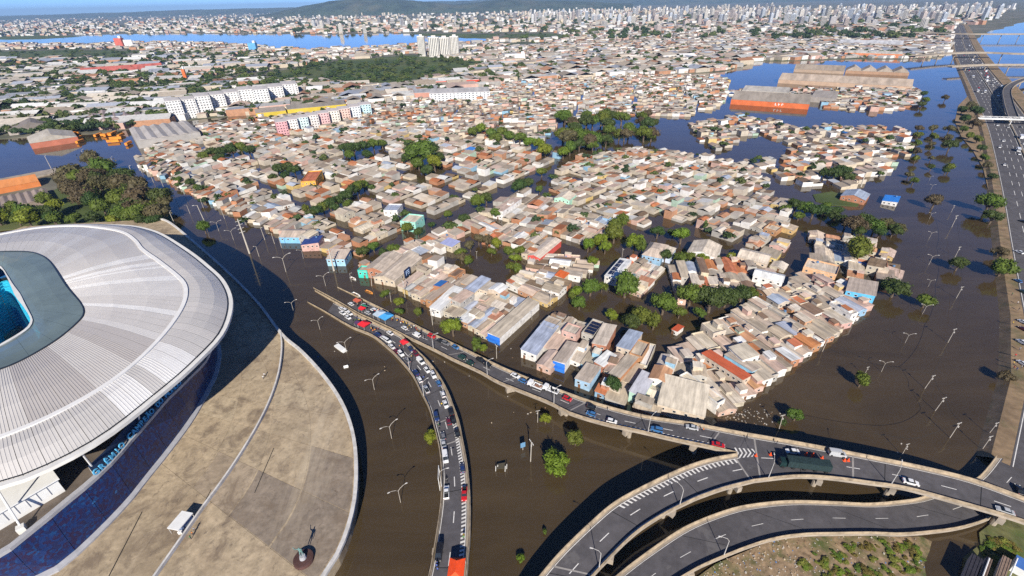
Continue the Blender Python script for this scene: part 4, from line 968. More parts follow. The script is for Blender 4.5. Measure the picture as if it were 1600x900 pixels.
# the many further houses
M_HF = mat_attr('far_house_paint')
def np_houses(name, specs, label, cat, tone=1.0):
    n = len(specs); V = np.zeros((n, 10, 3)); 
    A = np.array([s['a'] for s in specs]); W_ = np.array([s['w'] for s in specs]) / 2; D_ = np.array([s['d'] for s in specs]) / 2; H_ = np.array([s['h'] for s in specs])
    Cx = np.array([s['cx'] for s in specs]); Cy = np.array([s['cy'] for s in specs])
    kind = np.array([{'gable': 1.0, 'shed': 0.0, 'flat': 0.0, 'hip': 1.0}[s['typ']] for s in specs])
    long_ = D_ >= W_
    lx = np.stack([-W_, W_, W_, -W_], 1); ly = np.stack([-D_, -D_, D_, D_], 1)
    rise = np.where(kind > 0, np.minimum(W_, D_) * .3, 0.0)
    sh = np.where(kind > 0, 0, np.minimum(W_, 4) * .22)
    X = np.concatenate([lx, lx, np.stack([np.where(long_, 0, -W_), np.where(long_, 0, W_)], 1)], 1)
    Y = np.concatenate([ly, ly, np.stack([np.where(long_, -D_, 0), np.where(long_, D_, 0)], 1)], 1)
    z0 = np.full((n, 4), -1.0); z1 = np.repeat(H_[:, None], 4, 1)
    zr = np.where(kind > 0, H_ + rise, H_ + sh)
    z1[:, 1] += sh; z1[:, 2] += sh
    zr0 = np.where(kind > 0, zr, np.where(long_, H_ + sh / 2, H_)); zr1 = np.where(kind > 0, zr, np.where(long_, H_ + sh / 2, H_ + sh))
    Z = np.concatenate([z0, z1, np.stack([zr0, zr1], 1)], 1)
    c_, s_ = np.cos(A)[:, None], np.sin(A)[:, None]
    V[:, :, 0] = Cx[:, None] + X * c_ - Y * s_; V[:, :, 1] = Cy[:, None] + X * s_ + Y * c_; V[:, :, 2] = Z
    fw = [(0, 1, 5, 4), (1, 2, 6, 5), (2, 3, 7, 6), (3, 0, 4, 7)]
    fl = [(4, 8, 9, 7), (8, 5, 6, 9)]; fs = [(4, 5, 9, 8), (8, 9, 6, 7)]; gl = [(4, 5, 8, 8), (6, 7, 9, 9)]
    F = []; C = []
    for i, s in enumerate(specs):
        o_ = i * 10; wc = WALLC[s['wall'][0]][0][s['wall'][1]]; rc = ROOFC[s['roof'][0]][0][s['roof'][1]]
        k = tone * (1 + rh.uniform(-.3, .22)); wc = tuple(q * (.5 + .5 * tone) for q in wc)
        rc = tuple(q * k for q in rc)
        F += [tuple(o_ + q for q in f) for f in fw]; C += [wc] * 4
        F += [tuple(o_ + q for q in f) for f in (fl if long_[i] else fs)]; C += [rc] * 2
    me = np_mesh(name, V.reshape(-1, 3), np.array(F), M_HF, col=np.array(C))
    # gable triangles
    o = mobj(name, me); tag(o, label, cat, kind='stuff'); return o
np_houses('flooded_houses', far_h, 'countless grey and beige house roofs packed across the flooded quarter', 'houses', .86)
# ------------------------------------------------------------------ trees
def leaf_mat(name, col, var=.35):
    m = bpy.data.materials.new(name); m.use_nodes = True; t = m.node_tree; N = t.nodes; L = t.links; b = N['Principled BSDF']; out = N['Material Output']
    b.inputs['Roughness'].default_value = .6; b.inputs['Specular IOR Level'].default_value = .25
    tc = N.new('ShaderNodeTexCoord'); nz = N.new('ShaderNodeTexNoise'); nz.inputs['Scale'].default_value = 2.2; nz.inputs['Detail'].default_value = 3; L.new(tc.outputs['Object'], nz.inputs[0])
    oi = N.new('ShaderNodeObjectInfo')
    mr = N.new('ShaderNodeMapRange'); mr.inputs[1].default_value = .3; mr.inputs[2].default_value = .7; mr.inputs[3].default_value = 1 - var; mr.inputs[4].default_value = 1 + var; L.new(nz.outputs[0], mr.inputs[0])
    m2 = N.new('ShaderNodeMapRange'); m2.inputs[3].default_value = .47; m2.inputs[4].default_value = .525; L.new(oi.outputs['Random'], m2.inputs[0])
    hs = N.new('ShaderNodeHueSaturation'); hs.inputs['Color'].default_value = (*col, 1); L.new(mr.outputs[0], hs.inputs['Value']); L.new(m2.outputs[0], hs.inputs['Hue'])
    L.new(hs.outputs[0], b.inputs['Base Color'])
    tr = N.new('ShaderNodeBsdfTranslucent'); L.new(hs.outputs[0], tr.inputs[0]); mx = N.new('ShaderNodeMixShader'); mx.inputs[0].default_value = .25
    L.new(b.outputs[0], mx.inputs[1]); L.new(tr.outputs[0], mx.inputs[2]); L.new(mx.outputs[0], out.inputs[0]); return m
M_LEAF = {'bright': leaf_mat('leaf_bright', (.145, .195, .02)), 'mid': leaf_mat('leaf_mid', (.10, .14, .022)), 'dark': leaf_mat('leaf_dark', (.055, .085, .022)), 'olive': leaf_mat('leaf_olive', (.11, .092, .045))}
M_BARK = mat('bark', (.12, .09, .065), var=.3, scale=3)
rt = random.Random(5); nrg = np.random.default_rng(5)
def crown_arrays(nl, nleaf, leafs, seed, flat_=.8):
    g = np.random.default_rng(seed)
    lob = []
    for i in range(nl):
        d = g.normal(size=3); d /= np.linalg.norm(d); d[2] = abs(d[2]) * .9 - .25
        r = g.uniform(.28, .46); lob.append((d * g.uniform(.38, .72) * np.array([1, 1, flat_]), r))
    lob.append((np.array([0, 0, 0.1]), .5))
    V = []; F = []; k = 0
    per = nleaf // len(lob)
    for c, r in lob:
        d = g.normal(size=(per, 3)); d /= np.linalg.norm(d, axis=1)[:, None]
        p = c + d * r * g.uniform(.78, 1.12, (per, 1))
        n_ = d + g.normal(size=(per, 3)) * .55; n_ /= np.linalg.norm(n_, axis=1)[:, None]
        a = np.cross(n_, g.normal(size=(per, 3))); a /= np.linalg.norm(a, axis=1)[:, None]; bb = np.cross(n_, a)
        s = leafs * g.uniform(.6, 1.3, (per, 1))
        q = np.stack([p - a * s, p + bb * s * .6, p + a * s, p - bb * s * .6], 1)
        V.append(q.reshape(-1, 3)); F.append(np.arange(per * 4).reshape(-1, 4) + k); k += per * 4
    # inner masses so that the crown is not hollow
    for c, r in lob:
        rr = r * .8; m_ = 6; h_ = 4; ring = []
        for j in range(h_ + 1):
            ph = math.pi * j / h_
            for i in range(m_): th = 2 * math.pi * i / m_; ring.append(c + rr * np.array([math.sin(ph) * math.cos(th), math.sin(ph) * math.sin(th), math.cos(ph)]) * g.uniform(.85, 1.1))
        V.append(np.array(ring)); f = [(k + j * m_ + i, k + (j + 1) * m_ + i, k + (j + 1) * m_ + (i + 1) % m_, k + j * m_ + (i + 1) % m_) for j in range(h_) for i in range(m_)]
        F.append(np.array(f)); k += len(ring)
    V = np.concatenate(V); F = np.concatenate(F); return V, F
CROWNS = {}; TRUNKS = []
for kind in M_LEAF:
    CROWNS[kind] = []
    for q in range(3):
        V, F = crown_arrays(rt.choice([11, 13, 15]), 1150, .085, 100 + q + 7 * len(CROWNS)); V[:, 2] += 1.05
        CROWNS[kind].append(np_mesh('crown', V, F, M_LEAF[kind]))
for q in range(3):
    b = MB(); b.tube([(0, 0, -.8), (.03, 0, 0), (.02, .03, .6), (-.02, 0, 1.1)], [.11, .09, .07, .03], 7)
    for k in range(4):
        a = k * 1.6 + q; b.tube([(0, 0, .35 + .1 * k), (.25 * math.cos(a), .25 * math.sin(a), .75), (.5 * math.cos(a), .5 * math.sin(a), 1.15)], [.05, .035, .015], 5)
    TRUNKS.append(b.mesh('trunk', M_BARK))
NTREE = 0
def tree(x, y, r, kind, label, group=None, squash=None):
    """crown centre at photo x, y with radius r in photo pixels, standing on the ground below"""
    global NTREE
    p = G(x, y + r * .55, 0); rad = 1.28 * r / PPM((p.x, p.y, 3)); NTREE += 1
    root = empty('tree', p, rt.uniform(0, 6.28), label, 'tree', group)
    sq = squash or rt.uniform(.85, 1.1)
    root.scale = (rad * rt.uniform(.82, 1.18), rad * rt.uniform(.82, 1.18), rad * sq)
    i = rt.randrange(3); mobj('trunk', TRUNKS[i], root); c = mobj('crown', CROWNS[kind][rt.randrange(3)], root); c.rotation_euler = (0, 0, rt.uniform(0, 6.28))
for (x, y, r, kind, lab) in (
    (868, 727, 18, 'bright', 'large bright green tree standing in open water inside the ramp curve'), (899, 688, 14, 'mid', 'smaller tree in the water behind the large bright green tree'),
    (708, 517, 15, 'bright', 'yellow-green tree between the viaduct and the blue corner shop'), (624, 474, 8, 'bright', 'small light green tree in the avenue water by the blue tent'), (603, 462, 7, 'mid', 'low bush in the avenue water near the orange boat'),
    (655, 491, 7, 'mid', 'low dark bush in the avenue water beside the row of houses'), (624, 489, 6, 'mid', 'small tree against the viaduct barrier behind the blue tent'), (744, 542, 10, 'mid', 'spreading shrub beside the viaduct opposite the corner shop'), (756, 547, 7, 'bright', 'bright shrub touching the viaduct barrier'),
    (852, 658, 8, 'bright', 'small bright tree beside a lone pole below the viaduct'), (674, 686, 11, 'bright', 'yellow-green tree pressed against the exit ramp'), (851, 831, 4, 'mid', 'tiny bush in the water near the slip road shadow'), (813, 872, 6, 'bright', 'small bright bush in the water between the ramps'),
    (957, 608, 14, 'dark', 'dark round tree among the houses beside the viaduct'), (1341, 598, 12, 'mid', 'lone tree surrounded by open eastern water'), (1240, 651, 11, 'mid', 'tree beside floating debris north of the viaduct'), (1221, 661, 6, 'dark', 'small dark bush at the floating debris'),
    (1441, 474, 12, 'mid', 'tree wrapped around a double-armed lamp in eastern water'), (1493, 417, 11, 'dark', 'dark bush alone in the water near the highway'), (1559, 425, 15, 'mid', 'leafy tree on the highway bank'), (1557, 398, 9, 'olive', 'brownish tree on the highway bank'), (1537, 325, 16, 'mid', 'wide tree leaning over the water from the highway bank'), (1545, 345, 10, 'dark', 'dark bush at the foot of the wide bank tree'),
    (1393, 456, 16, 'dark', 'dark tree at the eastern corner of the houses'), (1332, 400, 19, 'mid', 'tree in the yard among the eastern houses'), (1567, 592, 9, 'olive', 'bare brown shrub at the foot of the highway bank'),
    (1062, 374, 13, 'bright', 'bright green tree beside the school sports hall'), (975, 454, 20, 'mid', 'big green tree at the edge of the flooded pond'), (955, 497, 9, 'bright', 'bright green sapling in front of the flooded pond'), (1455, 321, 11, 'olive', 'yellowing tree around a lamp in the eastern channel'),
    (322, 360, 9, 'mid', 'tree in the avenue water beside the esplanade corner'), (661, 250, 20, 'mid', 'tall dark tree in the flooded square'), (680, 262, 12, 'bright', 'bright tree at the edge of the flooded square')):
    tree(x, y, r, kind, lab)
def grove(pts, kinds, label, group):
    for (x, y, r) in pts: tree(x, y, r, rt.choice(kinds), label, group)
grove([(1075, 470, 20), (1106, 476, 22), (1132, 470, 18), (1155, 466, 14), (1034, 482, 17), (1003, 500, 13), (985, 506, 13), (1020, 508, 13), (1060, 492, 10), (1090, 492, 9), (1175, 460, 9)], ['mid', 'dark', 'mid'], 'leafy tree in the grove around the flooded pond', 'trees around the flooded pond')
grove([(905, 478, 11), (900, 460, 11), (922, 455, 13), (940, 452, 9), (893, 468, 8), (926, 412, 8), (918, 388, 10), (936, 380, 12), (958, 372, 14), (972, 350, 13), (960, 358, 12), (945, 392, 9)], ['mid', 'bright', 'mid'], 'green tree along the dark street between the blocks', 'trees along the dark street')
grove([(990, 384, 13), (1000, 390, 11), (1038, 405, 10), (1060, 407, 10), (1078, 404, 8), (1096, 406, 8), (1118, 408, 7), (1026, 368, 9), (1140, 404, 8), (1050, 368, 7)], ['mid', 'dark', 'bright'], 'tree in the flooded school yard', 'trees in the school yard')
grove([(722, 407, 9), (735, 388, 9), (748, 378, 9), (762, 381, 9), (776, 386, 9), (795, 396, 9), (806, 408, 9), (808, 424, 9), (797, 420, 8), (732, 412, 8), (720, 398, 8), (768, 396, 7), (812, 395, 8)], ['mid', 'bright', 'mid', 'olive'], 'tree in the ring around the small flooded square', 'trees around the small square')
grove([(616, 393, 9), (600, 400, 8), (568, 396, 9), (585, 390, 8), (655, 368, 8), (637, 360, 8), (675, 355, 6), (748, 322, 12), (760, 316, 9), (726, 346, 9), (777, 336, 9), (812, 298, 12), (826, 290, 9), (846, 272, 8), (700, 338, 6), (843, 300, 6)], ['mid', 'dark', 'mid'], 'tree lining the long narrow street', 'trees along the long street')
grove([(487, 338, 8), (497, 334, 9), (507, 328, 9), (518, 324, 10), (530, 318, 10), (541, 312, 10), (552, 306, 10), (562, 300, 10), (570, 293, 9), (545, 322, 7), (525, 330, 7), (480, 330, 7)], ['mid', 'dark', 'dark'], 'dark tree in the diagonal strip between western blocks', 'trees in the diagonal strip')
grove([(648, 242, 12), (672, 240, 13), (655, 260, 11), (686, 250, 9), (640, 255, 9), (670, 272, 9)], ['dark', 'mid'], 'tree crowded into the flooded square', 'trees in the flooded square')
grove([(540, 236, 9), (555, 240, 10), (570, 235, 10), (585, 230, 10), (598, 228, 8), (548, 248, 8), (575, 246, 8)], ['dark', 'mid'], 'dark tree in the grove north of the diagonal strip', 'trees north of the strip')
grove([(322, 248, 8), (335, 244, 9), (350, 242, 9), (365, 240, 9), (380, 238, 9), (392, 240, 8), (345, 252, 7), (300, 288, 7), (310, 295, 6), (282, 285, 6), (436, 270, 8), (450, 266, 9), (462, 270, 8), (428, 280, 6), (448, 280, 8)], ['dark', 'mid', 'dark'], 'tree among the western blocks', 'trees in the western blocks')
grove([(1318, 352, 12), (1332, 358, 13), (1348, 354, 12), (1362, 360, 13), (1378, 358, 12), (1392, 364, 12), (1402, 360, 8), (1340, 366, 9), (1370, 368, 9)], ['dark', 'mid', 'olive'], 'dark tree in the band behind the eastern houses', 'trees behind the eastern houses')
grove([(1225, 332, 9), (1240, 328, 11), (1255, 332, 11), (1268, 336, 11), (1283, 338, 11), (1298, 342, 11), (1288, 326, 8), (1246, 340, 8), (1305, 334, 8), (1300, 278, 10), (1312, 274, 10), (1285, 276, 8), (1322, 282, 8)], ['mid', 'dark', 'dark'], 'tree on the flooded bank between the eastern blocks', 'trees on the flooded bank')
grove([(1433, 204, 5), (1432, 214, 6), (1431, 226, 6), (1430, 240, 6), (1428, 252, 6), (1455, 206, 6), (1455, 218, 6), (1454, 230, 5), (1453, 250, 4), (1453, 264, 5), (1480, 206, 6), (1480, 218, 5), (1481, 232, 8), (1480, 266, 8), (1475, 270, 5), (1441, 150, 5), (1444, 160, 5), (1438, 168, 5), (1475, 156, 5), (1425, 286, 6), (1418, 276, 5)], ['mid', 'olive', 'dark'], 'half-drowned tree standing in the eastern channel', 'trees drowned in the channel')
grove([(1500, 176, 7), (1512, 172, 8), (1522, 180, 8), (1505, 190, 8), (1518, 198, 8), (1502, 206, 6), (1512, 216, 6), (1524, 222, 6), (1530, 236, 6), (1534, 250, 6), (1540, 262, 6), (1547, 280, 6)], ['mid', 'olive', 'dark'], 'tree on the bank of the highway near the footbridge', 'trees by the footbridge')
grove([(rt.uniform(870, 1030), rt.uniform(184, 236), rt.uniform(8, 12)) for _ in range(40)], ['mid', 'dark', 'mid', 'olive'], 'tree in the flooded park by the blue pool', 'trees in the flooded park')
grove([(740, 212, 9), (752, 208, 9), (768, 214, 9), (784, 210, 9), (795, 218, 9), (812, 222, 9), (828, 228, 9), (842, 232, 9), (775, 222, 8), (852, 240, 10), (890, 238, 10), (905, 232, 9), (880, 244, 9)], ['dark', 'mid', 'bright'], 'tree in the dark belt leading to the flooded park', 'trees in the dark belt')
wood = []
while len(wood) < 40:
    x, y = rt.uniform(95, 268), rt.uniform(250, 350)
    if inpoly(x, y, [(98, 285), (125, 262), (150, 256), (200, 280), (240, 298), (262, 322), (266, 340), (235, 346), (180, 342), (140, 330), (120, 310)]): wood.append((x, y, rt.uniform(11, 17)))
wood.sort(key=lambda q: q[1])
grove(wood, ['olive', 'dark', 'olive', 'mid'], 'brown-green tree in the dense wood behind the stadium', 'trees in the wood')
grove([(rt.uniform(-5, 95), rt.uniform(318, 352), rt.uniform(10, 15)) for _ in range(14)] + [(x, 346 + rt.uniform(-4, 5), 10) for x in (120, 150, 180, 205, 225, 245)], ['mid', 'bright', 'dark'], 'green tree close behind the stadium roof', 'trees behind the stadium roof')
# low scattered street trees as far as single crowns can be told
spots = []
def far_trees(n, name, region, r0, r1, lab, density=None, cols=None):
    """joined far crowns: one mass"""
    V0, F0 = crown_arrays(7, 150, .2, 77); Vs = []; Fs = []; C = []; k = 0; g = np.random.default_rng(hash(name) % 1000 if False else len(name))
    for (x, y) in region(n):
        p = G(x, y, .5); rad = g.uniform(r0, r1); a = g.uniform(0, 6.28); ca, sa = math.cos(a), math.sin(a)
        q = V0 * rad * np.array([g.uniform(.8, 1.5), g.uniform(.8, 1.5), g.uniform(.7, 1.1)])
        Vs.append(np.stack([q[:, 0] * ca - q[:, 1] * sa + p.x, q[:, 0] * sa + q[:, 1] * ca + p.y, q[:, 2] + p.z + rad * .85], 1)); Fs.append(F0 + k); k += len(V0)
        c = np.array(((.06, .09, .024), (.045, .07, .024), (.08, .10, .03), (.035, .06, .025))[g.integers(4)]) * g.uniform(.8, 1.25)
        C.append(np.repeat(c[None], len(F0), 0))
    me = np_mesh(name, np.concatenate(Vs), np.concatenate(Fs), M_TREEF, col=np.concatenate(C)); o = mobj(name, me); tag(o, lab, 'trees', kind='stuff')
M_TREEF = mat_attr('far_foliage', .7, .3, .4)
# ------------------------------------------------------------------ lamp posts, poles
rl = random.Random(9)
def lamp_proto(kind):
    root = bpy.data.objects.new('street_lamp' if kind != 'power' else 'utility_pole', None); root.empty_display_size = .3; COL.objects.link(root)
    b = MB()
    if kind == 'double':
        b.tube([(0, 0, -2), (0, 0, 6.2)], [.11, .08], 8); b.build('pole', M_POLE, root)
        for s in (-1, 1):
            b = MB(); b.tube([(0, 0, 6.1), (s * .8, 0, 7.0), (s * 2.0, 0, 7.6), (s * 3.0, 0, 7.8)], [.09, .08, .07, .06], 6); b.build('arm', M_POLE, root)
            b = MB(); b.box(s * 3.2, 0, 7.72, 7.9, .9, .35, 0, top=.7); b.build('lamp_head', M_STEEL, root)
    elif kind == 'deck':
        b.tube([(0, 0, 0), (0, 0, 6.5)], [.13, .08], 8); b.build('pole', M_STEEL, root)
        b = MB(); b.tube([(0, 0, 6.4), (0, .6, 7.3), (0, 2.2, 7.8)], [.07, .06, .05], 6); b.build('arm', M_STEEL, root)
        b = MB(); b.box(0, 2.6, 7.72, 7.88, .32, .9, 0, top=.7); b.build('lamp_head', M_STEEL, root)
    elif kind == 'single':
        b.tube([(0, 0, -2), (0, 0, 7.5)], [.16, .11], 8); b.build('pole', M_POLE, root)
        b = MB(); b.tube([(0, 0, 7.3), (-1.1, 0, 7.75)], [.06, .05], 6); b.build('arm', M_POLE, root)
        b = MB(); b.box(-1.35, 0, 7.7, 7.85, .7, .3, 0); b.build('lamp_head', M_STEEL, root)
    elif kind == 'power':
        b.tube([(0, 0, -2), (0, 0, 8.2)], [.15, .11], 8); b.build('pole', M_POLE, root)
        for z in (7.9,):
            b = MB(); b.box(0, 0, z, z + .14, 2.4, .12, .6); b.build('crossarm', M_POLE, root)
        for s in (-.95, -.4, .4, .95): b = MB(); b.tube([(s * math.cos(.6), s * math.sin(.6), 8.06), (s * math.cos(.6), s * math.sin(.6), 8.36)], .07, 6); b.build('insulator', M_WHITE, root)
        b = MB(); b.tube([(.35, 0, 5.9), (.35, 0, 6.6)], .2, 8); b.build('transformer', M_STEEL, root)
    elif kind == 'mast':
        root.name = 'transmission_mast'
        b.tube([(0, 0, -2), (0, 0, 24)], [.55, .3], 10); b.build('pole', M_POLE, root)
        for z in (15, 17.5, 20, 22.5): b = MB(); b.box(0, 0, z, z + .25, 3.6, .25, .9); b.build('crossarm', M_STEEL, root)
    return root
PROTO = {k: lamp_proto(k) for k in ('double', 'deck', 'single', 'power', 'mast')}
USED = set()
def lamp(kind, x, y, label, group, z=0, rz=0, s=1.0, top=None):
    p = G(x, y, z)
    o = PROTO[kind] if kind not in USED else copy_tree(PROTO[kind]); USED.add(kind)
    o.location = p; o.rotation_euler = (rl.gauss(0, .025), rl.gauss(0, .025), rz)
    if top:   # scale from the seen top
        hh = {'double': 7, 'deck': 7.3, 'single': 7.6, 'power': 8.2, 'mast': 24}[kind]
        lo, hi = 1, 40
        for _ in range(30):
            m_ = (lo + hi) / 2
            if PX((p.x, p.y, z + m_))[1] > top: lo = m_
            else: hi = m_
        s = max(.45, min(1.7, lo / hh))
    o.scale = (s, s, s) if kind != 'mast' else (1, 1, s)
    tag(o, label, {'power': 'utility pole', 'mast': 'mast'}.get(kind, 'street lamp'), group)
    return o
ga = 'double lamps along the flooded avenue'
for i, (x, y, t) in enumerate([(626, 785, 765), (612, 685, 664), (585, 609, 591), (542, 551, 533), (500, 515, 500), (459, 487, 472), (509, 447, 430), (447, 425, 402), (474, 404, 391), (365, 375, 360), (342, 361, 347)]):
    lamp('double', x, y, 'double-armed street lamp standing in the flooded avenue', ga, rz=R(35 + rl.uniform(-8, 8)), top=t)
for (x, y, t) in [(1377, 581, 566), (1414, 536, 522), (1441, 491, 477), (1450, 448, 438), (1451, 414, 400), (1451, 374, 363), (1452, 342, 333), (1455, 314, 306), (1454, 297, 289), (1452, 282, 276)]:
    lamp('double', x, y, 'double-armed street lamp standing in the eastern channel', 'double lamps in the eastern channel', rz=R(-12), top=t)
for (x, y, t) in [(405, 401, 385), (414, 375, 355), (429, 381, 364), (440, 387, 370), (549, 440, 427), (581, 447, 425), (320, 347, 316), (297, 334, 320), (278, 320, 307), (273, 350, 331), (258, 299, 282), (290, 309, 295), (351, 342, 326), (211, 281, 259), (611, 472, 457), (240, 285, 270), (180, 262, 246), (135, 250, 234), (81, 265, 238), (222, 270, 256), (318, 325, 311)]:
    lamp('single', x, y, 'plain single-arm lamp post in the western avenue water', 'single lamps in the western avenue', rz=rl.uniform(0, 6), top=t)
for (x, y, t) in [(1481, 535, 514), (1461, 642, 620), (1445, 607, 586), (1350, 587, 573), (1494, 466, 448), (1285, 549, 527), (1217, 671, 650), (1484, 684, 661), (1409, 711, 694), (1544, 679, 660), (1534, 703, 682), (1492, 402, 386), (1487, 355, 337), (1486, 332, 321)]:
    lamp('power', x, y, 'utility pole with crossarms rising from the eastern flood', 'utility poles in the eastern flood', rz=R(-20), top=t)
for (x, y, t) in [(676, 508, 485), (633, 465, 440), (776, 560, 540), (860, 478, 455), (920, 438, 424), (877, 462, 445), (829, 721, 690), (840, 660, 643), (831, 500, 487), (972, 402, 389), (1088, 418, 402), (1138, 413, 398), (1170, 395, 384), (745, 404, 393), (1212, 452, 438), (800, 372, 355)]:
    lamp('power', x, y, 'concrete utility pole among the flooded blocks', 'utility poles among the blocks', rz=rl.uniform(0, 3), top=t)
lamp('mast', 390, 396, 'tall white transmission mast with short crossarms in the avenue', None, top=342)
lamp('mast', 522, 423, 'thick bare mast beside the pale blue corner house', None, top=389)
lamp('mast', 1345, 292, 'slim mast rising beside the long pale shed', None, top=275)
def near_dir(D, x, y, z):
    p = G(x, y, z); k = min(range(D.n), key=lambda i: ((D.F[i] + D.N[i]) / 2 - p).length); return k
for key, L_ in (('A', [(681, 546, 527), (767, 592, 564), (877, 640, 611), (1020, 677, 646)]), ('A2', [(1203, 748, 723), (1382, 753, 728)]), ('C', [(1054, 795, 761), (925, 899, 871)]), ('D', [(1098, 885, 847)]), ('B', [(633, 574, 546), (660, 610, 592), (689, 758, 731)])):
    D = DECKS[key]
    for (x, y, t) in L_:
        k = near_dir(D, x, y, 4); p = D.N[k] - D.U[k] * .2; zz = p.z + 1.0
        o = lamp('deck', x, y, {'A': 'slim lamp post on the near barrier of the long viaduct', 'A2': 'slim lamp post on the wide viaduct deck near the truck', 'C': 'slim lamp post on the inner barrier of the slip road', 'D': 'slim lamp post on the lower road above the rubbish', 'B': 'slim lamp post on the outer barrier of the exit ramp'}[key], 'lamps on the ' + {'A': 'viaduct', 'A2': 'wide deck', 'C': 'slip road', 'D': 'lower road', 'B': 'exit ramp'}[key])
        o.location = (p.x, p.y, zz); o.rotation_euler = (0, 0, math.atan2(-D.U[k].y, -D.U[k].x) - math.pi / 2); o.scale = (.95, .95, .95)
# overhead wires between utility poles
def wire(p, q, sag, label):
    P = []
    for i in range(13):
        t = i / 12; v = p.lerp(q, t); v.z -= sag * 4 * t * (1 - t); P.append(v)
    b = MB(); b.tube(P, .045, 4); o = b.build('overhead_wire', mat('wire_black', (.03, .03, .03))); tag(o, label, 'wire', 'overhead wires over the eastern flood')
wl = [(1285, 549), (1350, 587), (1445, 607), (1461, 642), (1484, 684)]
for (a_, b_) in (((1217, 671), (1409, 711)), ((1445, 607), (1461, 642)), ((1461, 642), (1484, 684)), ((1481, 535), (1445, 607)), ((1494, 466), (1481, 535)), ((1285, 549), (1350, 587)), ((1350, 587), (1445, 607)), ((1409, 711), (1484, 684)), ((1492, 402), (1494, 466)), ((1487, 355), (1492, 402))):
    p, q = G(*a_, 0), G(*b_, 0); p.z = q.z = 7.6
    wire(p, q, 1.2, 'thin overhead wire between utility poles above the eastern flood')

# ------------------------------------------------------------------ vehicles
def paint(name, c): return mat('car_paint_' + name, c, var=.04, rough=.25, spec=.6)
PAINT = {n_: paint(n_, c) for n_, c in {'white': (.72, .72, .72), 'black': (.015, .015, .018), 'grey': (.16, .16, .17), 'silver': (.45, .46, .47), 'red': (.50, .015, .02), 'dark blue': (.02, .04, .13), 'blue': (.05, .16, .36), 'maroon': (.14, .015, .03), 'dark green': (.02, .06, .045), 'yellow': (.6, .35, .03)}.items()}
M_LIGHT = mat('lamp_glass', (.7, .7, .65), rough=.2, var=.02); M_TAIL = mat('tail_lamp', (.4, .01, .01), rough=.3, var=.02); M_RIMM = mat('alloy', (.4, .4, .41), rough=.35, var=.05)
_w = MB(); _w.tube([(0, -.11, 0), (0, .11, 0)], .32, 10); WHEEL = _w.mesh('wheel', M_DARK)
def car_proto(kind):
    """body along +X; prototypes with body, glasshouse, roof, wheels, lamps"""
    L, W, hood, roofh, c0, c1, r0, r1 = {'hatch': (3.9, 1.68, .92, 1.48, -1.85, 1.05, -1.45, .25), 'sedan': (4.4, 1.74, .92, 1.45, -1.45, 1.15, -.85, .35), 'suv': (4.4, 1.8, 1.05, 1.68, -2.1, 1.1, -1.85, .4), 'van': (4.9, 1.9, 1.1, 2.05, -2.4, 1.75, -2.35, .9), 'pickup': (5.0, 1.82, 1.02, 1.7, -.55, 1.25, -.4, .55)}[kind]
    root = bpy.data.objects.new('parked_car', None); root.empty_display_size = .3; COL.objects.link(root)
    h = L / 2; w = W / 2
    prof = [(-h, .42), (-h + .03, hood - .12), (-h + .15, hood), (c1, hood), (h - .35, hood - .14), (h - .02, hood - .32), (h, .42), (h - .1, .22), (-h + .1, .22)]
    b = MB(); n = len(prof); ys = [(-w, .96), (-w * .93, 1), (w * .93, 1), (w, .96)]
    k = len(b.v)
    for y, s in ((-w, .0), (-w + .08, 1), (w - .08, 1), (w, .0)):
        for x, z in prof: b.v.append((x * (.985 if s == 0 else 1), y, z - (.05 if s == 0 and z > .5 else 0)))
    for j in range(3):
        for i in range(n): q = (i + 1) % n; b.f.append((k + j * n + i, k + j * n + q, k + (j + 1) * n + q, k + (j + 1) * n + i)); b.mi.append(0)
    b.f.append(tuple(k + i for i in reversed(range(n)))); b.mi.append(0); b.f.append(tuple(k + 3 * n + i for i in range(n))); b.mi.append(0)
    b.build('body', PAINT['white'], root)
    zt = roofh - .05; z0 = hood - .01
    b = MB(); b.hexa([(c0, -w + .08, z0), (c1, -w + .08, z0), (c1, w - .08, z0), (c0, w - .08, z0)], [(r0, -w + .26, zt), (r1, -w + .26, zt), (r1, w - .26, zt), (r0, w - .26, zt)]); b.build('windows', M_GLASS, root)
    b = MB(); b.hexa([(r0 - .05, -w + .24, zt + .003), (r1 + .08, -w + .24, zt + .003), (r1 + .08, w - .24, zt + .003), (r0 - .05, w - .24, zt + .003)], [(r0 + .05, -w + .34, roofh), (r1 - .08, -w + .34, roofh), (r1 - .08, w - .34, roofh), (r0 + .05, w - .34, roofh)]); b.build('roof', PAINT['white'], root)
    if kind == 'pickup':
        b = MB(); b.box(-1.5, 0, hood + .004, hood + .02, 1.75, 1.4); b.build('cargo_bed', M_DARK, root)
    if kind == 'van':
        b = MB(); b.box(-.9, 0, .95, 1.95, 2.7, W - .16, top=.97); b.build('cargo_panel', PAINT['white'], root)
    for sx in (-h + .78, h - .82):
        for sy in (-1, 1): o = mobj('wheel', WHEEL, root); o.location = (sx, sy * (w - .1), .32)
    for sy in (-1, 1):
        b = MB(); b.box(h - .06, sy * (w - .28), .6, .74, .14, .34); b.build('headlight', M_LIGHT, root)
        b = MB(); b.box(-h + .02, sy * (w - .25), .66, .84, .1, .3); b.build('tail_light', M_TAIL, root)
    return root
CARS = {k: car_proto(k) for k in ('hatch', 'sedan', 'suv', 'van', 'pickup')}; CUSED = set()
KW = {'hatch': 'hatchback', 'sedan': 'saloon car', 'suv': 'off-roader', 'van': 'van', 'pickup': 'pickup'}
def recolor(o, m):
    for ch in o.children:
        if ch.name.split('.')[0] in ('body', 'roof', 'cargo_panel'):
            ch.material_slots[0].link = 'OBJECT'; ch.material_slots[0].material = m
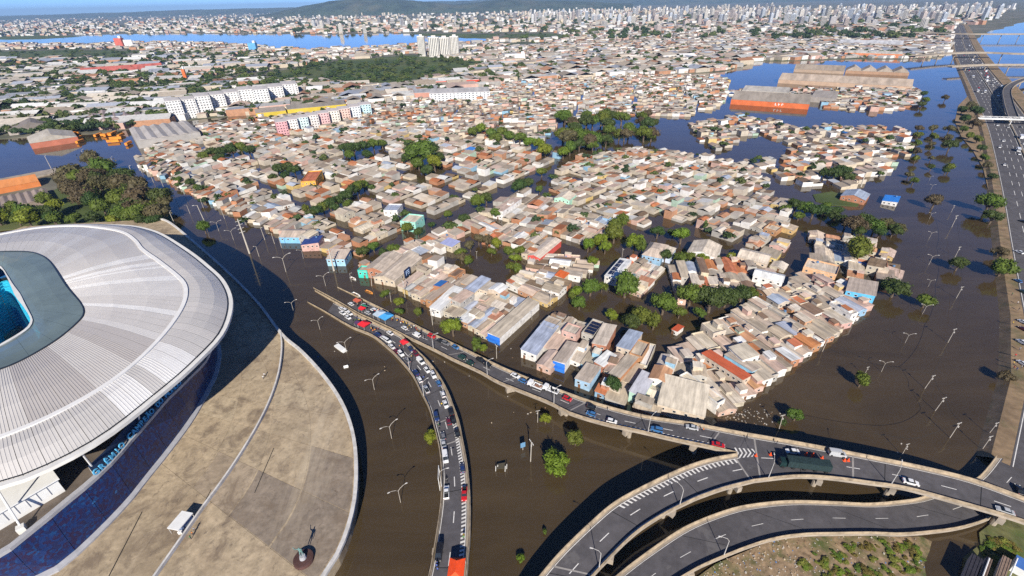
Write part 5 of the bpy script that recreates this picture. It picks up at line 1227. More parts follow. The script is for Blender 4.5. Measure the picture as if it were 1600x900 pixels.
def car(kind, color, p, ang, label, group=None, s=.9):
    o = CARS[kind] if kind not in CUSED else copy_tree(CARS[kind]); CUSED.add(kind)
    o.location = p; o.rotation_euler = (0, 0, ang); o.scale = (s, s, s); recolor(o, PAINT[color]); tag(o, label, 'van' if kind == 'van' else 'car', group); o.name = 'van' if kind == 'van' else 'parked_car'
def on_deck(key, x, y):
    D = DECKS[key]; best = None
    for it in range(2):
        z = 3 if best is None else best.z
        p = G(x, y, z + .7); k = min(range(D.n), key=lambda i: ((D.F[i] + D.N[i]) / 2 - p).xy.length); best = (D.F[k] + D.N[k]) / 2
    j = min(D.n - 1, k + 1); i = max(0, k - 1); d = ((D.F[j] + D.N[j]) - (D.F[i] + D.N[i])); a = math.atan2(d.y, d.x)
    # stay between the barriers
    u = D.U[k]; s = (p - D.F[k]).dot(u); s = max(1.75, min(D.L[k] - 1.65, s)); q = D.F[k] + u * s + (d.normalized() * ((p - D.F[k]).dot(d.normalized())))
    return Vector((q.x, q.y, best.z + .025)), a, k
WHERE = {'A': 'on the long viaduct', 'B': 'on the crowded exit ramp', 'A2': 'on the wide viaduct deck'}
carlist = [('B', [(533, 479, 'white', 'hatch'), (542, 482, 'white', 'suv'), (547, 486, 'white', 'sedan'), (530, 486, 'white', 'sedan'), (541, 491, 'white', 'hatch'), (584, 520, 'dark blue', 'suv'), (594, 526, 'white', 'hatch'), (601, 530, 'white', 'suv'), (605, 538, 'white', 'sedan'), (612, 544, 'maroon', 'hatch'), (620, 549, 'white', 'suv'), (631, 560, 'grey', 'sedan'), (610, 518, 'white', 'sedan'), (642, 543, 'dark blue', 'hatch'), (650, 551, 'maroon', 'suv'), (657, 562, 'white', 'van'), (667, 575, 'white', 'hatch'), (645, 578, 'dark blue', 'sedan'), (651, 588, 'white', 'hatch'), (662, 604, 'silver', 'pickup'), (676, 584, 'white', 'suv'), (684, 597, 'blue', 'hatch'), (691, 614, 'white', 'hatch'), (697, 628, 'white', 'sedan'), (705, 641, 'black', 'suv'), (701, 655, 'maroon', 'hatch'), (709, 654, 'black', 'sedan'), (679, 646, 'dark blue', 'suv'), (691, 676, 'grey', 'hatch'), (692, 688, 'silver', 'sedan'), (694, 710, 'white', 'van'), (716, 675, 'black', 'hatch'), (726, 729, 'dark blue', 'hatch'), (696, 766, 'white', 'pickup'), (727, 770, 'red', 'pickup'), (685, 862, 'black', 'van')]),
    ('A', [(581, 477, 'white', 'sedan'), (595, 484, 'white', 'suv'), (559, 481, 'white', 'hatch'), (586, 495, 'silver', 'hatch'), (592, 497, 'black', 'suv'), (637, 519, 'white', 'hatch'), (658, 530, 'white', 'van'), (681, 524, 'red', 'suv'), (695, 531, 'black', 'hatch'), (704, 535, 'grey', 'suv'), (717, 541, 'blue', 'hatch'), (728, 565, 'dark green', 'suv'), (743, 574, 'dark green', 'sedan'), (757, 562, 'black', 'pickup'), (771, 569, 'black', 'hatch'), (809, 587, 'white', 'sedan'), (824, 595, 'blue', 'hatch'), (893, 623, 'red', 'hatch'), (932, 634, 'black', 'hatch'), (936, 654, 'blue', 'hatch'), (974, 664, 'white', 'hatch'), (1043, 677, 'blue', 'suv'), (1087, 665, 'silver', 'sedan'), (1139, 699, 'red', 'sedan')]),
    ('A2', [(1244, 704, 'white', 'sedan'), (1440, 758, 'white', 'sedan'), (1588, 805, 'silver', 'sedan')])]
UNIQ = {('B', 'red', 'pickup'): 'red pickup on the painted hatching of the exit ramp', ('B', 'white', 'pickup'): 'white pickup against the outer barrier of the exit ramp', ('B', 'black', 'van'): 'long black van beside the orange tarpaulin', ('A', 'red', 'suv'): 'red off-roader at the far barrier near the blue tent', ('A', 'red', 'hatch'): 'red hatchback on the viaduct behind the loaded trucks', ('A', 'red', 'sedan'): 'red saloon car at the tip of the painted chevrons'}
for key, L_ in carlist:
    for (x, y, c_, k_) in L_:
        p, a, _ = on_deck(key, x, y)
        lab = UNIQ.get((key, c_, k_)) or '%s %s parked %s' % (c_, KW[k_], WHERE[key])
        car(k_, c_, p, a + rl.uniform(-.06, .06) + (math.pi if rl.random() < .5 else 0), lab, 'vehicles ' + WHERE[key])
p, a, _ = on_deck('A2', 1309, 704); car('van', 'silver', p, a, 'pale silver van stopped among traffic cones', None, 1.0)
car('sedan', 'black', G(1591, 767, 1.9), R(60), 'black car on the road passing beneath the viaduct')
# lorries
def lorry(name, label, p, a, cabc, boxc, L=6.0, H=2.6, W=2.3, flatbed=False, cargo=None):
    root = empty(name, p, a, label, 'truck')
    b = MB(); b.hexa([(L / 2 - 1.9, -W / 2 + .1, .5), (L / 2, -W / 2 + .1, .5), (L / 2, W / 2 - .1, .5), (L / 2 - 1.9, W / 2 - .1, .5)], [(L / 2 - 1.85, -W / 2 + .2, 2.3), (L / 2 - .35, -W / 2 + .2, 2.3), (L / 2 - .35, W / 2 - .2, 2.3), (L / 2 - 1.85, W / 2 - .2, 2.3)]); b.build('cab', cabc, root)
    b = MB(); b.hexa([(L / 2 - .19, -W / 2 + .25, 1.45), (L / 2 - .14, -W / 2 + .25, 1.45), (L / 2 - .14, W / 2 - .25, 1.45), (L / 2 - .19, W / 2 - .25, 1.45)], [(L / 2 - .34, -W / 2 + .3, 2.15), (L / 2 - .29, -W / 2 + .3, 2.15), (L / 2 - .29, W / 2 - .3, 2.15), (L / 2 - .34, W / 2 - .3, 2.15)]); b.build('windscreen', M_GLASS, root)
    b = MB(); b.box(-1.0, 0, .6, .85, L - 2.0, W - .3); b.build('chassis', M_DARK, root)
    if not flatbed: b = MB(); b.box(-1.05, 0, .86, .86 + H, L - 2.2, W); b.build('cargo_box', boxc, root)
    else:
        b = MB(); b.box(-1.05, 0, .86, 1.0, L - 2.2, W)
        for y in (-W / 2, W / 2): b.box(-1.05, y, 1.0, 1.5, L - 2.2, .08)
        b.box(-1.05 - (L - 2.2) / 2, 0, 1.0, 1.5, .08, W - .2); b.build('flatbed', boxc, root)
        if cargo:
            for i in range(5): b = MB(); b.box(-2.2 + i * .55, rl.uniform(-.5, .5), 1.004, 1.4 + rl.uniform(0, .7), .5, .8, rl.uniform(-.4, .4)); b.build('load', cargo, root)
    n_ = max(2, int(L / 2.6))
    for i in range(n_):
        for sy in (-1, 1): o = mobj('wheel', WHEEL, root); o.scale = (1.4, 1.6, 1.4); o.location = (L / 2 - 1.0 - i * (L - 2.0) / (n_ - 1), sy * (W / 2 - .15), .45)
    return root
for (x, y, lab, flt, cg) in ((845, 603, 'white truck loaded with brown furniture on the viaduct', True, mat('furniture_brown', (.28, .15, .1))), (865, 611, 'white truck carrying bicycles behind the furniture truck', True, M_DARK)):
    p, a, _ = on_deck('A', x, y); lorry('truck', lab, p, a + math.pi, PAINT['white'], PAINT['white'], 6.4, 2.4, 2.2, flt, cg)
p, a, _ = on_deck('A2', 1270, 731); lorry('articulated_truck', 'long dark green articulated truck on the wide viaduct deck', p, a + math.pi, mat('truck_green', (.012, .03, .03), rough=.4), mat('truck_tarpaulin', (.018, .035, .036), var=.3, scale=1.5), 14.0, 2.3, 2.6)
p, a, _ = on_deck('B', 717, 716)
# traffic on the highway
rc = random.Random(21)
def far_car_mesh(kind):
    b = MB(); L, W, H = {'car': (4.3, 1.75, 1.45), 'bus': (11, 2.5, 3.1), 'lorry': (8, 2.4, 3.0)}[kind]
    if kind == 'car':
        b.hexa([(-L / 2, -W / 2, .3), (L / 2, -W / 2, .3), (L / 2, W / 2, .3), (-L / 2, W / 2, .3)], [(-L / 2 + .1, -W / 2 + .05, .92), (L / 2 - .25, -W / 2 + .05, .8), (L / 2 - .25, W / 2 - .05, .8), (-L / 2 + .1, W / 2 - .05, .92)])
        b.hexa([(-1.7, -.78, .9), (1.0, -.78, .9), (1.0, .78, .9), (-1.7, .78, .9)], [(-1.2, -.62, 1.42), (.3, -.62, 1.42), (.3, .62, 1.42), (-1.2, .62, 1.42)], m=1, mt=0)
        for x in (-1.3, 1.35):
            for y in (-.8, .8): b.tube([(x, y - .1, .32), (x, y + .1, .32)], .32, 8, m=2)
    else:
        b.box(0, 0, .5, H, L, W, top=.98); b.box(L / 2 - .02, 0, 1.4, H - .5, .1, W - .3, m=1)
        for y in (-1, 1): b.box(0, y * W / 2, 1.5, 2.3, L * .85, .06, m=1)
        for x in (-L * .3, L * .3):
            for y in (-1, 1): b.tube([(x, y - .12, .5), (x, y + .12, .5)], .5, 8, m=2)
    return b.mesh('highway_car', [PAINT['white'], M_GLASS, M_DARK])
FM = {k: far_car_mesh(k) for k in ('car', 'bus', 'lorry')}
def hcar(i, s, color, kind='car', lab=None, grp='vehicles on the highway'):
    k = int(i); t = i - k; p = hw(k, s, .05).lerp(hw(min(69, k + 1), s, .05), t); d = HW[min(69, k + 1)] - HW[k]
    o = mobj({'car': 'highway_car', 'bus': 'bus', 'lorry': 'truck'}[kind], FM[kind]); o.location = p; o.rotation_euler = (0, 0, math.atan2(d.y, d.x) + (0 if s < 25 else math.pi))
    o.material_slots[0].link = 'OBJECT'; o.material_slots[0].material = PAINT[color]
    tag(o, lab or '%s %s %s' % (color, {'car': 'car', 'bus': 'bus', 'lorry': 'truck'}[kind], 'in the queue on the far carriageway of the highway' if s > 25 else 'driving on the near carriageway of the highway'), {'car': 'car', 'bus': 'bus', 'lorry': 'truck'}[kind], grp)
iy = lambda y: min(range(70), key=lambda i: abs(PX(HW[i])[1] - y))
taken = []
def free(i, s):
    p = hw(int(i), s).lerp(hw(min(69, int(i) + 1), s), i - int(i))
    if any((p - q).length < 7.5 for q in taken): return False
    taken.append(p); return True
n_ = 0
while n_ < 105:
    y = rc.choice([rc.uniform(70, 130), rc.uniform(90, 170), rc.uniform(150, 270)]); s = rc.choice([28, 32, 36.2, 40.5, 40.5, 36.2]); i = iy(y) + rc.random()
    if i >= 69 or not free(i, s): 
        n_ += .2; continue
    hcar(i, s, rc.choices(['white', 'silver', 'grey', 'black', 'red', 'yellow', 'blue'], [50, 15, 10, 10, 8, 3, 4])[0], rc.choices(['car', 'bus', 'lorry'], [84, 6, 10])[0]); n_ += 1
n_ = 0
while n_ < 34:
    y = rc.choice([rc.uniform(60, 140), rc.uniform(100, 250)]); s = rc.choice([9.5, 13.5, 17.6, 21.8]); i = iy(y) + rc.random()
    if i >= 69 or not free(i, s):
        n_ += .2; continue
    hcar(i, s, rc.choices(['white', 'silver', 'black', 'red', 'grey'], [50, 15, 12, 12, 10])[0], rc.choices(['car', 'lorry'], [88, 12])[0]); n_ += 1
for (x, y, c_) in ((1598, 347, 'black'), (1592, 395, 'white')):
    p = G(x, y, 2.1); o = mobj('highway_car', FM['car']); o.location = p; o.rotation_euler = (0, 0, R(98)); o.material_slots[0].link = 'OBJECT'; o.material_slots[0].material = PAINT[c_]; tag(o, '%s car alone on the empty stretch of highway' % c_, 'car')
for (x, y, c_, k_) in ((1598, 457, 'dark green', 'suv'), (1597, 504, 'white', 'hatch'), (1598, 515, 'maroon', 'hatch'), (1596, 536, 'white', 'suv'), (1597, 569, 'white', 'sedan'), (1590, 440, 'blue', 'hatch')):
    car(k_, c_, G(x, y, 2.1), R(96), '%s %s parked on the earth shoulder of the highway' % (c_, KW[k_]), 'cars parked on the highway shoulder')
# tents, tarpaulins, cones, boats
def canopy(name, label, cat, key, x, y, w_, d_, h_, m, ridge=.9, z=None):
    p, a, _ = on_deck(key, x, y); o = empty(name, p, a, label, cat)
    b = MB(); b.quad((-w_ / 2, -d_ / 2, h_), (w_ / 2, -d_ / 2, h_), (w_ / 4, 0, h_ + ridge), (-w_ / 4, 0, h_ + ridge)); b.quad((w_ / 2, d_ / 2, h_), (-w_ / 2, d_ / 2, h_), (-w_ / 4, 0, h_ + ridge), (w_ / 4, 0, h_ + ridge)); b.quad((w_ / 2, -d_ / 2, h_), (w_ / 2, d_ / 2, h_), (w_ / 4, 0, h_ + ridge)); b.quad((-w_ / 2, d_ / 2, h_), (-w_ / 2, -d_ / 2, h_), (-w_ / 4, 0, h_ + ridge))
    for s_ in (-1, 1): b.quad((-w_ / 2, s_ * d_ / 2, h_ - .5), (w_ / 2, s_ * d_ / 2, h_ - .5), (w_ / 2, s_ * d_ / 2, h_), (-w_ / 2, s_ * d_ / 2, h_)); b.quad((s_ * w_ / 2, -d_ / 2, h_ - .5), (s_ * w_ / 2, d_ / 2, h_ - .5), (s_ * w_ / 2, d_ / 2, h_), (s_ * w_ / 2, -d_ / 2, h_))
    b.build('canopy', m, o)
    for sx in (-1, 1):
        for sy in (-1, 1): b = MB(); b.tube([(sx * (w_ / 2 - .1), sy * (d_ / 2 - .1), 0), (sx * (w_ / 2 - .1), sy * (d_ / 2 - .1), h_)], .05, 6); b.build('pole', M_STEEL, o)
def cloth(n_, c): return mat('cloth_' + n_, c, var=.15, scale=1.2, rough=.7)
canopy('tent', 'red tent with white patch at the barrier of the exit ramp', 'tent', 'B', 565, 508, 4.2, 4.0, 2.3, cloth('red', (.62, .02, .03)))
canopy('tent', 'big bright blue tent pitched across the viaduct carriageway', 'tent', 'A', 614, 503, 4.6, 5.2, 2.6, cloth('blue', (.06, .32, .66)))
canopy('tent', 'pale grey-blue awning joined to the big blue tent', 'tent', 'A', 605, 499, 3.6, 5.0, 2.7, cloth('pale', (.38, .46, .54)))
canopy('tent', 'small red canopy by the median where the ramps divide', 'tent', 'A', 578, 492, 2.6, 2.6, 2.2, cloth('red', (.62, .02, .03)))
canopy('tent', 'red canopy at the inner barrier just after the ramp fork', 'tent', 'B', 633, 535, 2.9, 2.8, 2.2, cloth('red', (.62, .02, .03)))
canopy('tent', 'rust-red tarpaulin shelter at the flooded viaduct end', 'tent', 'A', 567, 474, 3.2, 2.8, 1.9, cloth('rust', (.42, .09, .05)))
canopy('tent', 'purple tarpaulin beside the red tent with white patch', 'tent', 'B', 556, 503, 2.4, 2.4, 1.9, cloth('purple', (.07, .03, .09)))
canopy('tent', 'dark green tarpaulin next to the small red canopy', 'tent', 'A', 580, 484, 2.4, 2.2, 1.9, cloth('green', (.02, .16, .10)))
canopy('orange_tarpaulin', 'vivid orange tarpaulin over a vehicle at the end of the exit ramp', 'tarpaulin', 'B', 714, 894, 5.4, 4.0, 2.4, cloth('orange', (.85, .08, .015)), 1.2)
b = MB(); b.tube([(0, 0, .03), (0, 0, .72)], [.2, .03], 8, 0); b.box(0, 0, 0, .03, .5, .5); CONE = b.mesh('traffic_cone', cloth('cone', (.8, .09, .02)))
for i, (x, y) in enumerate([(1191, 707.5), (1213, 706), (1252, 713), (1277, 713), (1292, 712), (1326, 715.5), (1332, 716.5), (1266, 706), (1276, 706)]):
    p, a, _ = on_deck('A2', x, y + 2); o = mobj('traffic_cone', CONE); o.location = p; o.scale = (1.7, 1.7, 1.6); tag(o, 'orange traffic cone on the wide viaduct deck near the truck', 'traffic cone', 'traffic cones near the truck')
def boat(x, y, ang, label, hull, L=4.5):
    o = empty('boat', G(x, y, 0), ang, label, 'boat'); b = MB()
    st_ = [(-L / 2, .62, .0), (-L / 4, .75, 0), (0, .78, 0), (L / 4, .62, .05), (L / 2.2, .3, .15), (L / 2, .03, .25)]
    rows = [[(x_, -w_, .5 + e) for x_, w_, e in st_], [(x_, -w_ * .6, -.2) for x_, w_, e in st_], [(x_, w_ * .6, -.2) for x_, w_, e in st_], [(x_, w_, .5 + e) for x_, w_, e in st_]]
    for k in range(3): b.strip(rows[k], rows[k + 1])
    b.quad(*[r_[0] for r_ in rows]); b.build('hull', hull, o)
    for x_ in (-L * .25, L * .1): b = MB(); b.box(x_, 0, .3, .36, .35, 1.3); b.build('seat', mat('boat_bench', (.45, .2, .06)), o)
    b = MB(); b.box(-L / 2 - .15, 0, .1, .9, .3, .35); b.build('outboard_motor', M_DARK, o)
boat(577, 457, R(-35), 'white and orange boat moored in the avenue beside the flooded viaduct end', mat('hull_orange', (.62, .26, .06)), 5.5)
boat(683, 489, R(-25), 'small yellow boat at the foot of the avenue houses', mat('hull_yellow', (.65, .4, .05)), 3.6)
boat(557, 461, R(-38), 'long white boat alongside the far viaduct barrier', M_WHITE, 6.5)
boat(552, 436, R(-38), 'narrow white boat drifting in front of the turquoise shop', M_WHITE, 5)
boat(1384, 316, R(-10), 'small pale boat beside the blue-roofed shack', M_WHITE, 4)
boat(1290, 281, R(-5), 'white boat on the water between north-eastern blocks', M_WHITE, 4.5)
# drowned truck top, signs, flotsam
o = empty('drowned_truck', G(531, 543, .35), R(-42), 'white box of a drowned truck just above water beside a lamp', 'truck')
b = MB(); b.box(0, 0, -2, .25, 5.8, 2.2); b.build('cargo_box', M_WHITE, o); b = MB(); b.box(3.6, 0, -2, -.1, 1.2, 2.0); b.build('cab', M_WHITE, o)
o = empty('drowned_sign', G(541, 575, 0), R(20), 'small white board tilted out of the avenue water', 'sign'); b = MB(); b.hexa([(-.9, -.1, -.4), (.9, -.1, -.4), (.9, .1, -.4), (-.9, .1, -.4)], [(-.9, .5, .9), (.9, .5, .9), (.9, .7, .9), (-.9, .7, .9)]); b.build('board', M_WHITE, o)
b = MB(); b.tube([(0, .4, -1.5), (0, .4, .5)], .06, 6); b.build('post', M_STEEL, o)
o = empty('road_sign', G(817, 703, 0), R(10), 'tilted blue road sign standing in the water below the viaduct', 'sign')
b = MB(); b.tube([(0, 0, -1), (0, 0, 3.6)], .09, 6); b.build('post', M_STEEL, o); b = MB(); b.box(0, -.12, 1.4, 3.6, 1.7, .08, .2); b.build('panel', mat('sign_blue', (.12, .26, .42)), o)
o = empty('wrecked_shelter', G(782, 736, 0), 0, 'small wrecked shelter with white posts poking out of the water', 'shelter')
for (x_, y_, h_) in ((-1.6, 0, 2.4), (1.4, -.2, 2.6), (1.9, .8, 2.2), (-1.0, .9, 1.8)): b = MB(); b.tube([(x_, y_, -1), (x_ + .2, y_, h_)], .1, 6); b.build('post', M_WHITE, o)
b = MB(); b.hexa([(-1.5, .2, .7), (1.8, 0, 1.0), (1.6, 2.2, 1.2), (-1.2, 2.0, .8)], [(-1.5, .2, .85), (1.8, 0, 1.15), (1.6, 2.2, 1.35), (-1.2, 2.0, .95)]); b.build('roof', mat('rotten_wood', (.07, .06, .04), var=.4), o)
o = empty('gantry_sign', G(686, 744, 3.9), R(95), 'white gantry frame beside the outer barrier of the exit ramp', 'gantry')
for x_ in (-2.2, 2.2): b = MB(); b.tube([(x_, 0, -4), (x_, 0, 2.2)], .1, 6); b.build('post', M_WHITE, o)
b = MB(); b.tube([(-2.2, 0, 2.2), (2.2, 0, 2.2)], .1, 6); b.build('crossbar', M_WHITE, o)
# statue on its planter
so_ = empty('statue', G(475, 875, Z_POD + .06), 0, 'greenish bronze statue on a round dark planter on the esplanade', 'statue')
b = MB(); b.tube([(0, 0, 0), (0, 0, .9), (0, 0, .95)], [2.6, 2.5, 2.2], 24); b.build('planter', mat('planter_brick', (.08, .04, .035), var=.3), so_)
b = MB(); b.tube([(0, 0, .9), (0, 0, 2.0)], [.9, .7], 12); b.build('pedestal', M_GREY, so_)
def skin_mesh(name, verts, edges, radii, mats, sub=1, matz=None):
    me = bpy.data.meshes.new(name); me.from_pydata(verts, edges, []); o = bpy.data.objects.new(name, me); COL.objects.link(o)
    md = o.modifiers.new('skin', 'SKIN'); md.use_smooth_shade = True
    for i, r_ in enumerate(radii): me.skin_vertices[0].data[i].radius = (r_, r_); me.skin_vertices[0].data[i].use_root = (i == 0)
    if sub: s_ = o.modifiers.new('sub', 'SUBSURF'); s_.levels = sub; s_.render_levels = sub
    dg = bpy.context.evaluated_depsgraph_get(); m2 = bpy.data.meshes.new_from_object(o.evaluated_get(dg)); m2.name = name
    bpy.data.objects.remove(o); bpy.data.meshes.remove(me)
    m2.materials.clear()
    for q in mats: m2.materials.append(q)
    if matz:
        for p_ in m2.polygons: p_.material_index = matz(p_.center)
    return m2
def figure(armL, armR, stride, mats, matz):
    # pelvis first; z up, facing -Y
    v = [(0, 0, .95), (0, 0, 1.2), (0, 0, 1.42), (0, -.01, 1.52), (0, -.03, 1.66), (0, -.02, 1.74), (-.1, 0, .9), (-.11, -stride, .5), (-.11, stride * .4, .08), (-.11, stride * .4 - .16, .04), (.1, 0, .9), (.11, stride, .5), (.11, stride * 1.5, .08), (.11, stride * 1.5 - .16, .04)]
    e = [(0, 1), (1, 2), (2, 3), (3, 4), (4, 5), (0, 6), (6, 7), (7, 8), (8, 9), (0, 10), (10, 11), (11, 12), (12, 13)]
    r_ = [.13, .13, .15, .055, .10, .08, .09, .065, .045, .04, .09, .065, .045, .04]
    for s_, arm in ((-1, armL), (1, armR)):
        k = len(v); v.append((s_ * .2, 0, 1.42)); r_.append(.065); e.append((2, k))
        for (x_, y_, z_), q in zip(arm, (.05, .038, .045)): v.append((s_ * x_, y_, z_)); r_.append(q); e.append((len(v) - 2, len(v) - 1))
    return skin_mesh('person', v, e, r_, mats, 1, matz)
M_BRONZE = mat('bronze_patina', (.12, .22, .21), var=.4, scale=3)
me = figure([(.45, -.1, 1.55), (.6, -.1, 1.85), (.66, -.1, 1.95)], [(.3, -.1, 1.15), (.3, -.3, .95), (.3, -.35, .88)], .14, [M_BRONZE], None)
o = mobj('figure', me, so_); o.location = (0, 0, 1.95); o.scale = (2.1, 2.1, 2.1)

# ------------------------------------------------------------------ people
M_SKIN = mat('skin', (.30, .17, .11), var=.1); M_HAIR = mat('hair_dark', (.025, .018, .012)); M_TROU = mat('trousers', (.04, .045, .07), var=.2)
SHIRT = {n_: mat('shirt_' + n_, c) for n_, c in {'white': (.65, .65, .65), 'red': (.5, .03, .03), 'blue': (.05, .12, .4), 'black': (.02, .02, .02), 'yellow': (.6, .42, .05), 'green': (.05, .25, .1), 'orange': (.7, .2, .03), 'grey': (.25, .25, .26)}.items()}
mz = lambda c: 3 if c.z > 1.70 else (2 if c.z > 1.5 or (abs(c.x) > .26 and c.z < 1.2) else (0 if c.z > .95 else 1))
hang = [(.25, .02, 1.15), (.26, -.06, .92), (.26, -.08, .84)]; bent = [(.26, -.02, 1.16), (.2, -.26, 1.1), (.17, -.33, 1.1)]
FIG = [figure(hang, hang, .03, [SHIRT['white'], M_TROU, M_SKIN, M_HAIR], mz), figure(hang, bent, .12, [SHIRT['white'], M_TROU, M_SKIN, M_HAIR], mz), figure(bent, bent, .05, [SHIRT['white'], M_TROU, M_SKIN, M_HAIR], mz)]
rp = random.Random(31)
def person(p, shirt, label, group=None, rz=None):
    o = mobj('person', FIG[rp.randrange(3)]); o.location = p; o.rotation_euler = (0, 0, rp.uniform(0, 6.28) if rz is None else rz); o.material_slots[0].link = 'OBJECT'; o.material_slots[0].material = SHIRT[shirt]
    tag(o, label, 'person', group)
pe = []
def crowd(key, pts, lab, grp, n=None):
    for (x, y) in pts:
        p, a, k = on_deck(key, x, y); sh = rp.choice(list(SHIRT)); person(p, sh, lab % sh, grp)
crowd('A', [(602 + rp.uniform(-5, 8), 489 + rp.uniform(-3, 5)) for _ in range(9)] + [(625 + rp.uniform(-4, 6), 498 + rp.uniform(-3, 5)) for _ in range(9)] + [(637 + rp.uniform(-4, 6), 505 + rp.uniform(-3, 4)) for _ in range(8)] + [(650 + rp.uniform(-5, 6), 511 + rp.uniform(-2, 5)) for _ in range(8)] + [(663 + rp.uniform(-4, 6), 518 + rp.uniform(-2, 4)) for _ in range(6)] + [(570 + rp.uniform(-10, 14), 481 + rp.uniform(-4, 6)) for _ in range(8)] + [(668, 534), (672, 536), (664, 532)], 'person in a %s shirt in the crowd by the blue tent', 'people by the blue tent')
crowd('B', [(553 + rp.uniform(-8, 8), 495 + rp.uniform(-4, 5)) for _ in range(6)] + [(578 + rp.uniform(-4, 6), 512 + rp.uniform(-3, 4)) for _ in range(7)] + [(590, 512), (600, 518), (622, 538), (640, 556), (690, 629), (682, 661), (684, 663), (660, 586)], 'person in a %s shirt standing among cars on the exit ramp', 'people on the exit ramp')
crowd('B', [(728, 836), (729, 839), (726, 838)], 'person in a %s shirt sitting out on the painted hatching of the ramp', 'people on the hatching')
crowd('B', [(683, 880), (680, 884), (684, 889)], 'person in a %s shirt beside the long black van', 'people beside the black van')
p, a, _ = on_deck('A', 956, 642); person(p, 'white', 'lone person in a white shirt walking along the far viaduct barrier')
p, a, _ = on_deck('A2', 1214, 687); person(p, 'black', 'person in a black shirt at the viaduct barrier beyond the chevrons')
p, a, _ = on_deck('A', 1105, 671); person(p, 'orange', 'person in an orange shirt behind the silver car')
for (x, y) in ((302, 836), (305, 830), (299, 842)): sh = rp.choice(list(SHIRT)); person(G(x, y, Z_POD + .06), sh, 'person in a %s shirt at the kiosk' % sh, 'people at the kiosk')
for (x, y) in ((412, 592), (414, 588)): person(G(x, y, Z_POD + .06), 'white', 'person in a white shirt out on the bare esplanade', 'people on the esplanade')
for _ in range(10):
    x, y = rp.uniform(1580, 1597), rp.uniform(455, 580); sh = rp.choice(list(SHIRT)); person(G(x, y, 2.05), sh, 'person in a %s shirt on the earth shoulder of the highway' % sh, 'people on the highway shoulder')
def motorcycle(p, a, label, group=None):
    o = empty('motorcycle', p, a, label, 'motorcycle', group)
    for x_ in (-.65, .65): b = MB(); b.tube([(x_, -.06, .3), (x_, .06, .3)], .3, 12); b.build('wheel', M_DARK, o)
    b = MB(); b.tube([(-.65, 0, .35), (-.1, 0, .55), (.35, 0, .85), (.65, 0, .35)], [.06, .14, .1, .05], 6); b.build('frame', M_DARK, o)
    b = MB(); b.hexa([(-.7, -.13, .72), (.0, -.13, .72), (.0, .13, .72), (-.7, .13, .72)], [(-.7, -.1, .84), (.0, -.1, .8), (.0, .1, .8), (-.7, .1, .84)]); b.build('seat', M_DARK, o)
    b = MB(); b.tube([(.4, -.35, 1.02), (.4, .35, 1.02)], .03, 6); b.build('handlebar', M_STEEL, o)
for (x, y) in ((682, 663), (694, 745), (550, 497)): p, a, _ = on_deck('B', x, y); motorcycle(p, a + rl.uniform(-.5, .5), 'dark motorcycle parked on the exit ramp', 'motorcycles on the exit ramp')
# ------------------------------------------------------------------ rubbish ground and sheds under the roads
GR = [(1085, 905), (1118, 881), (1168, 860), (1212, 842), (1255, 839), (1340, 837), (1405, 839), (1440, 838), (1456, 846), (1452, 862), (1444, 880), (1448, 905), (1440, 930), (1060, 940)]
flat('rubbish_ground', GR, .35, mat('rubbish_earth', (.27, .19, .115), var=.5, scale=.6, dirt=(.07, .10, .025), dirtscale=.14, dirtamt=.9), th=1)
GR2 = [(1530, 832), (1556, 812), (1600, 800), (1660, 800), (1660, 930), (1500, 935), (1506, 870), (1532, 850)]
flat('shed_yard', GR2, .35, mat('yard_earth', (.12, .12, .05), var=.5, scale=.4, dirt=(.08, .12, .03), dirtscale=.15, dirtamt=.8), th=1)
rg = random.Random(41); b = MB()
for _ in range(800):
    x, y = rg.uniform(1085, 1450), rg.uniform(838, 915)
    dens = 1 if x < 1250 else .45
    if rg.random() > dens or not inpoly(x, y, GR): continue
    p = G(x, y, .35); s = rg.uniform(.1, .32); b.box(p.x, p.y, .352, .36 + s * rg.uniform(.2, .7), s, s * rg.uniform(.5, 1.5), rg.uniform(0, 3), m=rg.choices(range(5), [40, 22, 14, 8, 16])[0])
MLIT = [mat('litter_white', (.52, .48, .42)), mat('litter_beige', (.5, .40, .28)), mat('litter_brown', (.25, .15, .09)), mat('litter_blue', (.12, .25, .5)), mat('litter_grey', (.3, .29, .28))]
tag(b.build('litter', MLIT), 'scattered pale litter covering the bare ground beside the lower road', 'litter', kind='stuff')
b = MB()
for _ in range(100):
    x, y = rg.gauss(1172, 20), rg.gauss(652, 8)
    if PX(G(x, y, 0))[1] > 664 or y > 652 + (x - 1110) * .18: continue
    p = G(x, y, 0); s = rg.uniform(.15, .5); b.box(p.x, p.y, -.05, .06, s, s * rg.uniform(.5, 1.6), rg.uniform(0, 3), m=rg.choices(range(5), [30, 20, 25, 5, 20])[0])
tag(b.build('floating_debris', MLIT), 'floating white and brown debris drifting off the broad cream building', 'debris', kind='stuff')
b = MB()
for (cx_, cy_, n_, sx, sy) in ((1555, 290, 22, 8, 30), (1530, 255, 14, 6, 14), (1573, 520, 36, 5, 60), (1440, 700, 4, 60, 20), (530, 560, 8, 60, 50), (780, 560, 9, 60, 20), (790, 640, 8, 60, 40)):
    for _ in range(n_):
        x, y = rg.gauss(cx_, sx), rg.gauss(cy_, sy * .6); p = G(x, y, 0); s = rg.uniform(.2, .7); b.box(p.x, p.y, -.05, .08, s, s * .6, rg.uniform(0, 3), m=rg.choices(range(5), [50, 20, 15, 5, 10])[0])
tag(b.build('flotsam', MLIT), 'small bits of flotsam dotted over the brown water', 'debris', kind='stuff')
